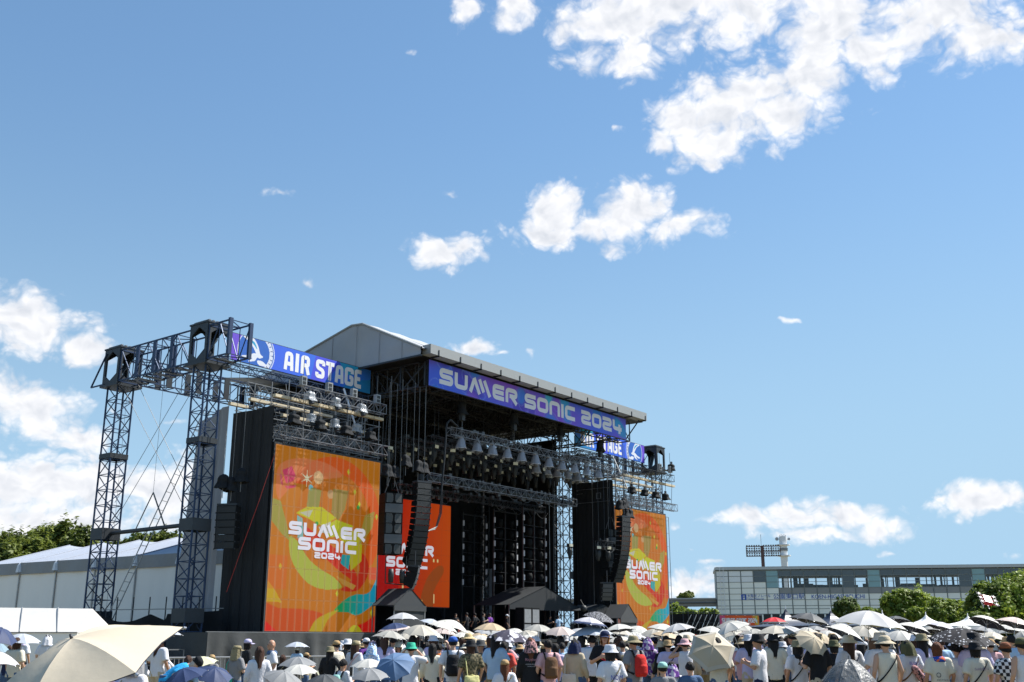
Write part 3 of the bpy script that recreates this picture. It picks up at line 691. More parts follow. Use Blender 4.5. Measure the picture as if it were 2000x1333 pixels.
def air_banner(flip, label):
    xa, xb = (39.9, 52.15) if not flip else (mirror(52.15), mirror(39.9)); z0, z1 = 18.78, 20.5; w = xb - xa; y = 3.0
    t = thing('stage_banner', label, 'banner', ((xa + xb) / 2, y, z0))
    cx = 1.95 if not flip else w - 1.95
    sheet(t, 'cloth', ban_m, (xa, y, z1), (1, 0, 0), (0, 0, -1), w, z1 - z0, 420, 60, lambda u, v: art_air(u, v, w, z1 - z0, cx, flip)); banner_frame(t, xa, xb, y, z0, z1)
    if not flip: write('AIR STAGE', SLAB, white_print, t, (xa + 4.25, y, z0 + .22), (1, 0, 0), (0, 0, 1), (0, -1, 0), 7.1, 1.28, .07, th=.008, rad=.12)
    else: write('AIR STAGE', SLAB, white_print, t, (xa + .9, y, z0 + .22), (1, 0, 0), (0, 0, 1), (0, -1, 0), 7.1, 1.28, .07, th=.008, rad=.12)
air_banner(False, 'blue banner with winged round emblem hanging from the left gantry')
air_banner(True, 'blue banner at the right, half hidden behind the stage roof corner')

# ------------------------------------------------------------------ stage roof
roof_m = mat('roof_sheet', (.36, .37, .38), .6, 0, .10, .6, .3, 1.2)
gable_m = mat('gable_sheet', (.34, .355, .38), .65, 0, .15, .45, .5, 1.1)
fascia_m = mat('fascia', (.28, .295, .30), .55, 0, .05)
XL, XR = 51.0, 80.2; YF, YR, YB = -3.0, 3.3, 15.2; ZE, ZR, ZB = 20.95, 24.0, 21.0
rf = thing('stage_roof', 'grey gabled stage roof with long front gutter', 'roof', (XC, 4, 18))
n = 13
for k in range(n):                                          # sheets between the roof ribs
    xa = XL + (XR - XL) * k / n; xb = XL + (XR - XL) * (k + 1) / n - .06
    def pan(b):
        def fn(a, c):
            bow = .10 * math.sin(math.pi * a)
            y = YF + (YB - YF) * c
            if y < YR: s = (y - YF) / (YR - YF); z = ZE + (ZR - ZE) * s
            else: s = (YB - y) / (YB - YR); z = ZB + (ZR - ZB) * s
            z -= .16 * math.exp(-((y - YR) / .55) ** 2)
            return (xa + (xb - xa) * a, y, z + bow)
        b.grid(fn, 4, 34); b.grid(lambda a, c: tuple(Vector(fn(1 - a, c)) - Vector((0, 0, .05))), 2, 20)
    part('roof_panel', roof_m, rf, pan, smooth_=True)
    part('rib', steel_grey, rf, lambda b: (b.tube((xb + .03, YF, ZE + .06), (xb + .03, YR, ZR - .08), .05, 6), b.tube((xb + .03, YR, ZR - .08), (xb + .03, YB, ZB + .06), .05, 6)))
def gab(b, x=XL - .03):
    def fn(a, c):
        y = YF + .1 + (YB - YF - .2) * a
        s = (y - YF) / (YR - YF) if y < YR else (YB - y) / (YB - YR)
        zt = (ZE if y < YR else ZB) + (ZR - (ZE if y < YR else ZB)) * s - .14 * math.exp(-((y - YR) / .6) ** 2); zb = 20.5
        return (x + .05 * math.sin(a * 17 + 4 * c) * math.sin(math.pi * c), y, zb + (zt - zb) * c)
    b.grid(fn, 40, 8)
part('gable_sheet', gable_m, rf, gab, smooth_=True)
part('gable_sheet', gable_m, rf, lambda b: gab(b, XR + .03), smooth_=True)
part('gable_edge', fascia_m, rf, lambda b: [b.tube(p, q, .09, 6) for p, q in (((XL - .05, YF, ZE), (XL - .05, YR - .5, ZR - .3)), ((XL - .05, YR - .5, ZR - .3), (XL - .05, YR + .6, ZR - .22)), ((XL - .05, YR + .6, ZR - .22), (XL - .05, YB, ZB)))])
for y_ in (-1.2, 1.0, 3.3, 5.8, 8.6, 11.6):
    zt_ = ZE + (ZR - ZE) * (y_ - YF) / (YR - YF) if y_ < YR else ZB + (ZR - ZB) * (YB - y_) / (YB - YR)
    part('gable_seam', mat('gable_seam', (.25, .26, .28), .7), rf, lambda b: b.tube((XL - .09, y_, 20.5), (XL - .09, y_, zt_ - .2), .02, 4))
part('gable_eave', steel_dark, rf, lambda b: b.box((XL - .12, YF, 20.36), (XL + .05, YB, 20.48)))
part('rear_flysheet', gable_m, rf, lambda b: b.add([(XL - 2.6, 10.5, 20.4), (XL - 2.6, 15.9, 21.2), (XL, 15.9, 21.2), (XL, 10.5, 20.45), (XL - 2.6, 10.5, 20.35), (XL - 2.6, 15.9, 21.15), (XL, 15.9, 21.15), (XL, 10.5, 20.4)], [(0, 1, 2, 3), (7, 6, 5, 4), (0, 4, 5, 1), (0, 3, 7, 4)]))
part('gutter', fascia_m, rf, lambda b: (b.box((51.5, -3.35, 20.62), (XR, -3.25, 21.28)), b.box((51.5, -3.24, 20.62), (XR, -2.55, 20.68)), b.box((51.5, -3.24, 20.70), (51.6, -2.6, 21.28))))
for k in range(13): part('gutter_bracket', black_metal, rf, lambda b: (b.box((52.3 + 2.3 * k, -3.39, 20.5), (52.38 + 2.3 * k, -3.352, 21.0)), b.box((52.3 + 2.3 * k, -3.39, 20.52), (52.38 + 2.3 * k, -2.6, 20.6))))
part('ceiling', black_cloth, rf, lambda b: b.box((XL + .3, YF + .4, 20.75), (77.6, YB - .3, 20.8)))
def rtr(b):
    b.truss((52.6, -1.6, 19.55), (79.0, -1.6, 19.55), 1.3, 1.7, .06, 1.6, .04); b.truss((52.9, -1.5, 19.55), (52.9, 13.5, 19.55), 1.1, 1.7, .06, 1.5, .04); b.truss((77.6, -1.5, 19.55), (77.6, 13.5, 19.55), 1.1, 1.7, .06, 1.5, .04)
    for x in (57.5, 62.5, 67.5, 72.5): b.truss((x, -1.0, 19.6), (x, 13.5, 19.6), .8, 1.3, .045, 1.3, .03)
    for y in (3.5, 8.5, 13.4): b.truss((53.4, y, 19.7), (77.3, y, 19.7), .8, 1.2, .045, 1.3, .03)
part('roof_trusses', mat('truss_black', (.045, .048, .052), .45, .4), rf, rtr)
part('corner_plates', steel_dark, rf, lambda b: [b.box((x - .5, -2.32, 18.66), (x + .5, -2.26, 20.45)) for x in (52.85,)] + [b.box((52.28, y, 18.7), (52.34, y + .14, 20.4)) for y in (-2.2, .1, 2.4, 4.7, 7.0)])
part('strut', steel_dark, rf, lambda b: (b.tube((79.6, -2.9, 20.6), (78.2, -2.3, 18.7), .06, 6), b.tube((52.4, 2.4, 20.3), (52.4, -.1, 18.8), .06), b.tube((52.4, -2.2, 20.4), (52.4, -.1, 18.8), .06)))
# four corner masts
for k, (x, y, lab) in enumerate(((53.1, 12.8, 'black roof mast at the rear left of the stage'), (75.3, 2.6, 'lattice mast at the right side of the stage opening'), (76.9, 12.8, 'lattice mast at the rear right of the stage'))):
    t = thing('roof_mast', lab, 'mast', (x, y, 0)); tm = mat('truss_black', (.03, .03, .03))
    part('lattice', tm, t, lambda b: b.truss((x, y, 1.9), (x, y, 19.2), 1.0, 1.0, .055, .95, .032))
    part('base', steel_dark, t, lambda b: b.box((x - .7, y - .7, 1.9), (x + .7, y + .7, 2.05)))
lad = thing('ladder_tower', 'pale ladder tower seen against the sky right of the stage opening', 'ladder', (78.2, 5, 0))
part('stiles', alu, lad, lambda b: [b.tube((x, y, 0), (x, y, 16.5), .035) for x in (77.7, 78.3) for y in (5.0, 5.6)])
for k in range(27): part('rung', alu, lad, lambda b: b.tube((77.7, 5.0, .6 * k + .3), (78.3, 5.0, .6 * k + .3), .022))
# cloth walls inside the stage
wl = thing('stage_backdrop', 'black cloth wall closing the back of the stage', 'drape', (64, 13, 0))
def bk(b): drape(b, (51.6, 13.25, 0), (77.9, 13.25, 0), 1.9, 20.6, .12, 130, 9)
part('cloth', black_cloth, wl, bk, smooth_=True)
part('top_rail', steel_dark, wl, lambda b: b.tube((51.6, 13.2, 20.6), (77.9, 13.2, 20.6), .05))
wl2 = thing('stage_backdrop', 'black cloth wall on the left side of the stage', 'drape', (52, 7, 0))
part('cloth', black_cloth, wl2, lambda b: drape(b, (51.7, 13.0, 0), (51.7, 4.3, 0), 1.9, 19.0, .12, 50, 10), smooth_=True)
wl3 = thing('side_backdrop', 'black cloth wall on the right side of the stage', 'drape', (78.5, 9, 0))
part('cloth', black_cloth, wl3, lambda b: drape(b, (77.75, 4.75, 0), (77.75, 13.2, 0), 1.9, 19.5, .10, 50, 14), smooth_=True)
wl3 = thing('light_slit_sheet', 'pale grey sheet added to stand in for a slit of light in the dark stage', 'drape', (77.5, 12.3, 0))
part('cloth', mat('light_slit_pale', (.62, .64, .68), .8), wl3, lambda b: drape(b, (77.45, 11.95, 0), (77.45, 12.65, 0), 1.9, 8.2, .05, 12, 12), smooth_=True)  # added pale cloth that stands in for a slit of light
# ------------------------------------------------------------------ lighting trusses and lamps in the stage opening
ORD = ['first', 'second', 'third', 'fourth', 'fifth', 'sixth', 'seventh', 'eighth', 'ninth', 'tenth', 'eleventh', 'twelfth', 'thirteenth', 'fourteenth']
tb = mat('truss_black', (.03, .03, .03))
def light_truss(x0, x1, y, z, label, w=.5, m=None):
    t = thing('lighting_truss', label, 'truss', ((x0 + x1) / 2, y, z))
    part('lattice', m or tb, t, lambda b: b.truss((x0, y, z), (x1, y, z), w, w, .03, w * 1.1))
    q = random.Random(int(x0 * 7 + y * 13 + z * 5))
    def clutter(b):                                         # clamps, small fixtures and drooping cable along the truss
        for _ in range(int((x1 - x0) * 2.2)):
            x = q.uniform(x0, x1); s = q.uniform(.05, .16); zz_ = z + q.choice((-1, 1)) * (w / 2 + s * .6); b.box((x - s, y - s * .8, zz_ - s), (x + s, y + s * .8, zz_ + s))
        for _ in range(int((x1 - x0) * .5)):
            x = q.uniform(x0, x1 - 1.5); l_ = q.uniform(.8, 2.2); dp_ = q.uniform(.15, .6); b.path([(x + l_ * i / 6, y - w / 2 - .03, z - w / 2 - dp_ * math.sin(math.pi * i / 6)) for i in range(7)], .018, 4)
    tag(part('rigging_clutter', mat('rig_grey', (.10, .105, .11), .5, .3), t, clutter), kind='stuff')
    for k in (.05, .35, .65, .95): part('hanger', steel_dark, t, lambda b: b.tube((x0 + (x1 - x0) * k, y, z + w / 2), (x0 + (x1 - x0) * k, y, 19.2), .022))
    return t
light_truss(56.6, 78.2, -.6, 16.35, 'front lighting truss carrying the plastic covered lamps', .55, mat('truss_grey', (.20, .20, .21), .45, .5))
light_truss(57.0, 77.0, 1.6, 16.1, 'second lighting truss behind the plastic covered lamps')
light_truss(56.5, 77.0, 4.0, 16.2, 'third lighting truss under the stage roof')
light_truss(56.5, 77.0, 6.5, 16.4, 'fourth lighting truss under the stage roof')
light_truss(56.0, 77.0, 9.2, 16.6, 'rearmost lighting truss under the stage roof')
light_truss(54.5, 57.0, 5.5, 15.2, 'short side truss at the left of the stage opening')
lt = light_truss(56.4, 75.5, 1.4, 13.2, 'low horizontal truss with dark cylinders across the stage opening', .6, mat('truss_grey', (.2, .2, .2)))
for k in range(10):
    part('cylinder', mat('rolled_cloth', (.030, .035, .038), .6), lt, lambda b: b.tube((56.7 + 1.88 * k, 1.4, 13.15), (58.3 + 1.88 * k, 1.4, 13.15), .2, 10, None, True))
light_truss(57.0, 76.0, 5.0, 12.9, 'low rear truss across the stage opening')
cover_m = film('clear_cover', (.50, .54, .64), .45, .2)
def covered_lamp():
    t = thing('covered_lamp', 'x', 'stage light')
    part('clamp', steel_grey, t, lambda b: (b.box((-.22, -.1, .55), (.22, .1, .85)), b.box((-.06, -.06, .85), (.06, .06, 1.0))), local=True)
    part('lamp_head', mat('lamp_body', (.10, .105, .11), .5), t, lambda b: b.lathe([(.0, .5), (.17, .5), (.19, .2), (.16, -.2), (.22, -.42), (.20, -.62), (.1, -.72), (0, -.72)], 14), local=True, smooth_=True)
    part('yoke', steel_dark, t, lambda b: (b.box((-.28, -.05, -.2), (-.23, .05, .55)), b.box((.23, -.05, -.2), (.28, .05, .55)), b.box((-.28, -.05, .52), (.28, .05, .56))), local=True)
    r_ = random.Random(3)
    part('cover', cover_m, t, lambda b: b.grid(lambda a, c: ((.24 + .25 * c + .025 * math.sin(a * 44) * c) * math.cos(6.283 * a), (.24 + .25 * c + .025 * math.sin(a * 44 + 2) * c) * math.sin(6.283 * a), .62 - 1.05 * c + .04 * math.sin(a * 31) * c), 28, 6), local=True, smooth_=True)
    part('cover_hem', mat('cover_hem', (.75, .76, .8), .4), t, lambda b: b.path([(.49 * math.cos(6.283 * a / 20), .49 * math.sin(6.283 * a / 20), -.43 + .03 * math.sin(a * 5)) for a in range(21)], .022), local=True)
    part('cover_collar', mat('cover_hem', (.75, .76, .8), .4), t, lambda b: b.path([(.25 * math.cos(6.283 * a / 16), .25 * math.sin(6.283 * a / 16), .62) for a in range(17)], .025), local=True)
    return t
proto = covered_lamp(); proto.scale = (.84, .84, .76)
for k in range(11):
    x = 58.0 + 1.83 * k; o = proto if k == 0 else copy_tree(proto)
    o.location = (x, -.65, 15.6); o.rotation_euler.z = rnd.uniform(0, 6)
    tag(o, 'lamp in a clear cone cover, %s from the left in the front row' % ORD[k], 'stage light', 'cone covered lamps of the front row')
for k in range(5):
    o = copy_tree(proto); o.location = (70.2 + 1.5 * k, 1.5, 15.5); o.rotation_euler.z = rnd.uniform(0, 6)
    tag(o, 'clear cone covered lamp behind the front row, right end, %s from left' % ORD[k], 'stage light', 'cone covered lamps of the second row')
label_m = mat('cream_label', (.86, .83, .66), .7)
dark_lamp = mat('lamp_dark', (.030, .034, .037), .55)
def spot():
    t = thing('spot_lamp', 'x', 'stage light')
    part('base', dark_lamp, t, lambda b: b.box((-.22, -.16, .35), (.22, .16, .62)), local=True)
    part('label', label_m, t, lambda b: b.box((-.21, -.18, .37), (.21, -.165, .60)), local=True)
    part('yoke', dark_lamp, t, lambda b: (b.box((-.26, -.06, -.25), (-.20, .06, .38)), b.box((.20, -.06, -.25), (.26, .06, .38)), b.box((-.25, -.05, .33), (.25, .05, .37))), local=True)
    part('lamp_head', dark_lamp, t, lambda b: b.lathe([(0, .25), (.14, .25), (.2, .05), (.18, -.3), (.11, -.62), (0, -.66)], 12), local=True, smooth_=True)
    part('hook', steel_grey, t, lambda b: b.tube((0, 0, .62), (0, 0, .95), .03), local=True)
    return t
sp = spot(); first = True; ri = ['nearest', 'second', 'third', 'rearmost']
for r_i, (y, z, n, x0, dx) in enumerate(((1.6, 15.1, 10, 57.6, 1.95), (4.0, 15.2, 10, 57.9, 1.95), (6.5, 15.35, 10, 58.0, 1.95), (9.2, 15.5, 9, 58.0, 2.0))):
    for k in range(n):
        o = sp if first else copy_tree(sp); first = False
        o.location = (x0 + dx * k, y, z + rnd.uniform(-.05, .05)); o.rotation_euler = (rnd.uniform(-.15, .15), 0, rnd.uniform(-.5, .5))
        tag(o, 'dark spot lamp with cream label on the %s overhead truss, %s from the left' % (ri[r_i], ORD[k]), 'stage light', 'dark spot lamps under the stage roof')
for k, (x, y, z) in enumerate(((54.8, 3.5, 14.8), (55.3, 5.5, 14.6), (56.3, 5.5, 14.5), (55.6, 1.0, 13.1), (76.2, -.5, 8.9), (77.6, -.6, 8.95), (79.1, -.6, 8.9), (74.9, 1.5, 9.1))):
    o = copy_tree(sp); o.location = (x, y, z); o.rotation_euler = (0, 0, rnd.uniform(-.6, .6))
    tag(o, ('dark lamp hanging at the left edge of the stage opening, %s one' if k < 4 else 'dark lamp on the low right side rig, %s one') % ('topmost', 'second', 'third', 'lowest')[k % 4], 'stage light')
light_truss(76.2, 79.3, -.5, 9.75, 'short side truss in front of the right black drape', .5)
# dark hoists bagged under the banner
for k, (px_, py_) in enumerate(((903, 797), (1004, 818), (1094, 840), (1172, 872))):
    p = on_y(px_, py_, -1.1); t = thing('bagged_hoist', 'black bagged chain hoist hanging under the long banner, %s from the left' % ORD[k], 'hoist', p)
    part('cover', bag_black, t, lambda b: crumple(b, p, .33, 50 + k, (.95, .8, 1.5), .4), smooth_=True)
    part('motor', dark_lamp, t, lambda b: b.box((p.x - .17, p.y - .15, p.z - .95), (p.x + .17, p.y + .15, p.z - .4)))
    part('chain', chain_m, t, lambda b: (b.tube((p.x, p.y, p.z + .3), (p.x, p.y, 19.0), .03), b.tube((p.x, p.y, p.z - .95), (p.x, p.y, 16.6), .025)))
cab = thing('cable_loom', 'thick black cable bundle hanging at the left of the front truss', 'cable', (55.2, -1.5, 11.6))
part('cable', black_metal, cab, lambda b: b.path([(57.2, -1.0, 16.7), (56.0, -1.3, 17.0), (55.4, -1.5, 16.6), (55.2, -1.5, 14.0), (54.95, -1.5, 11.7)], .07, 6))
part('loop', black_metal, cab, lambda b: [b.path([(54.95 + .09 * i, -1.5, 11.7), (54.8 + .1 * i, -1.5, 10.2), (54.4 + .1 * i, -1.5, 9.1 + .1 * i), (53.6, -1.5, 8.9), (53.1, -1.6, 9.4)], .03, 5) for i in range(3)])
# hanging chains on the left of the opening
ch = thing('hanging_chains', 'row of thin steel chains and cables hanging left of the stage opening', 'chain', (52.5, -1.6, 11))
for k, (x, y, zb) in enumerate(((49.2, -2.0, 11.4), (50.4, -1.9, 11.4), (51.5, -2.0, 12.6), (52.5, -2.1, 12.5), (53.6, 3.0, 13.2))):
    part('chain', mat('chain_light', (.17, .17, .17), .5, .4), ch, lambda b: b.tube((x, y, zb), (x, y, 18.75), .022))
# light towers inside the stage with white strips
strip = glow('led_strip', (.40, .42, .46), .06)
for k, (xa, xb) in enumerate(((69.0, 72.1), (73.3, 76.6), (77.4, 80.0))):
    y = (8.5, 6.0, 3.6)[k]; xa, xb = ((69.1, 72.2), (70.2, 73.3), (71.1, 74.2))[k]
    zt = (11.55, 11.75, 11.85)[k]
    t = thing('light_tower', 'dark tower of lamps with white strips inside the stage, ' + ('left one', 'middle one', 'right one')[k], 'light tower', ((xa + xb) / 2, y, 1.9))
    part('frame', tb, t, lambda b: [b.box((x - .06, y - .06, 1.9), (x + .06, y + .06, zt + .8)) for x in (xa, (xa + xb) / 2, xb)] + [b.box((xa + .065, y - .05, zt + .6), (xb - .065, y + .05, zt + .7))])
    for x in (xa, xb):
        for j in range(6): part('strip', strip, t, lambda b: b.box((x - .065, y - .15, zt - .35 - .98 * j), (x + .065, y - .065, zt + .1 - .98 * j)))
    for j in range(6):
        for x in ((xa * 3 + xb) / 4, (xa + 3 * xb) / 4):
            part('lamp', mat('lamp_matt', (.014, .015, .016), .8, spec=.15), t, lambda b: b.lathe([(0, .3), (.2, .3), (.26, 0), (.16, -.35), (0, -.4)], 10, (x, y - .1, zt - .3 - .93 * j)), smooth_=True)
        part('shelf', tb, t, lambda b: b.box((xa + .07, y - .04, zt - .72 - .93 * j), (xb - .07, y + .04, zt - .68 - .93 * j)))

# ------------------------------------------------------------------ hanging loudspeakers
spk = mat('speaker_box', (.012, .013, .014), .75, 0, .2, 4., spec=.12); grille = mat('speaker_grille', (.045, .05, .054), .7, 0, .15, 8., .5, 120., spec=.2)
sub_face = mat('sub_face', (.085, .095, .105), .5, 0, .1)
def line_array(x, y, ztop, n, rz, label, w=1.15, h=.40, d=.62, curve=2.1, start=1.0, face=None, fly=True):
    t = thing('line_array', label, 'speaker', (x, y, ztop), rz)
    p = Vector((0, 0, 0)); a = R(start)
    for k in range(n):
        a += R(curve) * (.25 + 1.5 * k / n); ux = Vector((0, math.sin(a), -math.cos(a)))   # down the face, leaning back
        nx = Vector((0, -math.cos(a), -math.sin(a))); hh = h * .985
        def box(b, p=p, ux=ux, nx=nx):
            c = lambda i, q, r_: p + Vector((i * w / 2, 0, 0)) + ux * (hh * q) - nx * (d * r_)
            v = [c(i, q, r_) for r_ in (0, 1) for q in ((0, 1) if r_ == 0 else (.12, .88)) for i in (-1, 1)]
            b.add(v, [(0, 2, 3, 1), (4, 5, 7, 6), (0, 1, 5, 4), (2, 6, 7, 3), (0, 4, 6, 2), (1, 3, 7, 5)])
        c_ = part('cabinet', spk, t, box, local=True)
        def gr(b, p=p, ux=ux, nx=nx):
            c = lambda i, q: p + Vector((i * (w / 2 - .05), 0, 0)) + ux * (hh * q) + nx * .012
            b.add([c(-1, .06), c(1, .06), c(1, .94), c(-1, .94)], [(0, 3, 2, 1)])
            for s in (-1, 1):
                e = p + Vector((s * (w / 2 + .015), 0, 0)) + ux * hh; b.box(tuple(e - Vector((.02, .05, .04))), tuple(e + Vector((.02, .02, .04))))
        part('grille', face or grille, c_, gr, local=True)
        p = p + ux * h
    if fly: part('fly_bar', steel_dark, t, lambda b: (b.box((-w / 2, .0, .02), (w / 2, d, .14)), b.tube((0, d * .4, .1), (0, d * .4, 1.1), .04)), local=True)
    return t
def sub_array(x, y, ztop, rz, label):
    t = thing('sub_array', label, 'speaker', (x, y, ztop), rz); w, h, d = 1.25, .66, 1.2
    for k, kind in enumerate('DPDDPD'):
        z1 = -h * k; z0 = z1 - h + .02
        c = part('cabinet', spk, t, lambda b: b.box((-w / 2, 0, z0), (w / 2, d, z1)), local=True)
        if kind == 'P': part('face', sub_face, c, lambda b: b.box((-w / 2 + .03, -.015, z0 + .03), (w / 2 - .03, -.003, z1 - .03)), local=True)
        else:
            for s in (-1, 1):
                def half(b):
                    q = [(.10, .0), (.5, .0), (.5, .58), (.10, .58), (.03, .45), (.03, .13)]; q = [(.12 + u * .92 - .06, v) for u, v in q]
                    f = [(s * u, -.015, z0 + .035 + v) for u, v in q]; g_ = [(s * u, -.003, z0 + .035 + v) for u, v in q]
                    b.add(f + g_, [tuple(range(6)) if s > 0 else tuple(reversed(range(6)))] + [(i, (i + 1) % 6, 6 + (i + 1) % 6, 6 + i) for i in range(6)])
                part('grille', mat('sub_grille', (.065, .075, .078), .6, 0, .15, 8., .5, 90.), c, half, local=True)
                part('grille_edge', sub_face, c, lambda b: b.path([(s * (.06 + u * .92), -.02, z0 + .035 + v) for u, v in ((.5, .58), (.10, .58), (.03, .45), (.03, .13), (.10, 0), (.5, 0))], .012, 4), local=True)
    part('sling', chain_m, t, lambda b: [b.tube((s * .5, .5, 0), (s * .12, .5, 1.1), .025) for s in (-1, 1)], local=True)
    return t
def bag_hoist(x, y, z, label, k, s=1.):
    t = thing('bagged_hoist', label, 'hoist', (x, y, z))
    part('cover', bag_black, t, lambda b: crumple(b, (x, y, z), .38 * s, k, (1, .8, 1.25), .5), smooth_=True)
    part('chain', mat('chain_light', (.3, .3, .3)), t, lambda b: (b.tube((x, y, z + .3), (x, y, 18.6), .02), b.tube((x, y, z - .4), (x, y, z - 1.0), .03)))
for side in (0, 1):
    M = (lambda x: mirror(x)) if side else (lambda x: x); s = -1 if side else 1; nm = 'right' if side else 'left'
    line_array(M(52.35), -2.3, 11.95, 14, R(-15 if not side else -8), 'long curved main speaker array hanging at the %s of the stage opening' % nm)
    sub_array(M(50.2) if not side else 78.6, -1.6 if not side else -.6, 11.1, R(-26), 'stack of six bass cabinets hung beside the %s main speaker array' % nm)
    line_array(M(51.9) if not side else 75.9, -2.4 if not side else -1.6, 6.35, 4, R(35) if not side else R(-40), 'short four cabinet speaker cluster below the %s main array' % nm, .95, .36, .7, 6.0, 8.0, sub_face)
    for k, (x, y, z) in enumerate(((52.1, -1.9, 13.1), (52.7, -1.9, 13.05), (49.9, -1.2, 12.6), (50.6, -1.2, 12.6), (51.3, -1.5, 13.4))):
        bag_hoist(M(x), y, z, 'black bagged hoist above the %s speakers, %s one' % (nm, ORD[k]), 70 + k + 10 * side, .85)
lf = thing('lamp_frame', 'small open frame with two lamps under the left bass cabinets', 'frame', (50.6, -1.8, 5.2))
part('tube_frame', black_metal, lf, lambda b: b.path([(49.5, -1.7, 7.15), (49.5, -1.7, 5.3), (51.4, -1.7, 5.25), (51.4, -1.7, 7.1)], .035) or b.path([(49.5, -1.7, 6.3), (51.4, -1.7, 6.3)], .03))
for x in (49.95, 51.0): part('lamp', dark_lamp, lf, lambda b: b.lathe([(0, .45), (.16, .45), (.2, .1), (.15, -.4), (0, -.42)], 10, (x, -1.75, 5.75)), smooth_=True)
oa = line_array(39.35, 1.6, 9.45, 6, R(-62), 'square speaker cluster hanging beside the front gantry tower', 1.25, .42, .7, .4)
for k, (x, y, z) in enumerate(((39.2, 1.9, 10.9), (39.6, 1.6, 10.75), (39.95, 1.2, 11.3))): bag_hoist(x, y, z, 'grey bagged hoist above the side speaker cluster, %s one' % ORD[k], 90 + k, .9)
rr = thing('red_rope', 'thin red rope slanting down across the left black drape', 'rope', (39.6, -.4, 2))
part('line', red_rope, rr, lambda b: b.path([(41.1, -.35, 12.6), (40.2, -.25, 9.6), (39.3, 0, 6.6), (38.7, .2, 4.4)], .009, 4))
gs = thing('grey_side_sheet', 'pale grey hanging sheet behind the front gantry tower', 'drape', (41, 6, 2))
part('cloth', mat('grey_sheet', (.34, .35, .38), .8, 0, .1), gs, lambda b: b.grid(lambda a, c: (40.9 + .25 * math.sin(a * 30) * .3 + .1 * math.sin(a * 11 + c), 4.3 + 2.6 * a + 1.2 * a * (1 - c), 2.3 + 13.9 * c - .8 * a * c), 50, 10), smooth_=True)
part('pole', alu, gs, lambda b: b.tube((40.7, 5.2, 2.2), (40.7, 5.0, 16.0), .04))
lad2 = thing('ladder_truss', 'pale raking ladder truss behind the grey hanging sheet', 'ladder', (40, 9, 0))
A_, B_ = Vector((38.8, 12.5, 2)), Vector((41.5, 7.0, 16.6)); sd_ = Vector((.35, .2, 0))
part('stiles', alu, lad2, lambda b: (b.tube(A_ - sd_, B_ - sd_, .035), b.tube(A_ + sd_, B_ + sd_, .035)))
for k in range(26): part('rung', alu, lad2, lambda b: b.tube(A_.lerp(B_, k / 26) - sd_, A_.lerp(B_, k / 26) + sd_, .022))

# ------------------------------------------------------------------ tents and gear on the stage
def small_tent(name, label, c, w, d, zb, ze, zr, m, rz=0., wall=True, cat='tent'):
    t = thing(name, label, cat, (c[0], c[1], zb), rz); h0 = ze - zb; h1 = zr - zb
    def roof(b):
        v = [(-w / 2, -d / 2, h0), (w / 2, -d / 2, h0), (w / 2, d / 2, h0), (-w / 2, d / 2, h0), (0, -d / 2, h1), (0, d / 2, h1)]
        b.add(v, [(0, 4, 5, 3), (1, 2, 5, 4)]); b.add([(p[0], p[1], p[2] - .04) for p in v], [(0, 3, 5, 4), (1, 4, 5, 2)])
    part('roof', m, t, roof, local=True)
    part('gable', m, t, lambda b: (b.add([(-w / 2 + .02, -d / 2 + .02, h0), (w / 2 - .02, -d / 2 + .02, h0), (0, -d / 2 + .02, h1 - .02)], [(0, 1, 2)])), local=True)
    part('valance', m, t, lambda b: b.box((-w / 2, -d / 2 - .03, h0 - .35), (w / 2, -d / 2 - .005, h0)), local=True)
    for x in (-w / 2 + .06, w / 2 - .06):
        for y in (-d / 2 + .06, d / 2 - .06): part('leg', alu, t, lambda b: b.box((x - .03, y - .03, 0), (x + .03, y + .03, h0)), local=True)
    if wall: part('curtain', m, t, lambda b: drape(b, (-w / 2, -d / 2 + .05, 0), (w / 2, -d / 2 + .05, 0), 0.02, h0 - .05, .07, 30, int(w * 31)), local=True, smooth_=True)
    return t
small_tent('gear_tent', 'small grey gabled tent with curtain right beside the left screen', (51.2, -1.35), 3.0, 2.0, 0, 3.95, 5.05, mat('tent_grey', (.042, .047, .052), .8))
small_tent('gear_tent', 'wide dark tent roof on the stage floor', (71.2, 3.2), 9.6, 3.6, 1.9, 4.5, 6.05, tent_black, 0, False)
small_tent('gear_tent', 'dark low canopy at the right side of the stage', (76.9, .8), 4.6, 2.6, 1.9, 4.2, 4.75, tent_black, 0, False)
small_tent('gear_tent', 'small striped dark tent beside the right screen', (77.6, -1.6), 2.6, 1.8, 0, 3.6, 4.75, mat('tent_stripe', (.06, .063, .066), .7))
globe = thing('black_globe', 'small dark globe hung on the right canopy edge', 'lamp', on_y(1140, 1189, -.6))
part('ball', dark_lamp, globe, lambda b: b.lathe([(0.001, .28), (.14, .24), (.24, .14), (.28, 0), (.24, -.14), (.14, -.24), (.001, -.28)], 14), local=True, smooth_=True)
part('stem', dark_lamp, globe, lambda b: b.tube((0, 0, .25), (0, .3, .7), .03), local=True)
for k in range(2):
    x = 66.9 + k * 1.05; t = thing('amp_rack', 'black and grey amplifier rack on the stage, ' + ('left one' if k == 0 else 'right one'), 'rack', (x, .2, 1.9))
    part('case', spk, t, lambda b: b.box((x - .5, .0, 1.9), (x + .5, .8, 4.25)))
    for j in range(2): part('front_panel', mat('rack_face', (.24, .25, .26), .5, 0, .5, 4.), t, lambda b: b.box((x - .42, -.02, 2.0 + 1.12 * j), (x + .42, -.003, 3.0 + 1.12 * j)))
dk = thing('drum_kit', 'drum kit standing in the dark under the red screen', 'drums', (60.5, 1.6, 1.9)); chrome = mat('chrome', (.6, .6, .62), .2, .9)
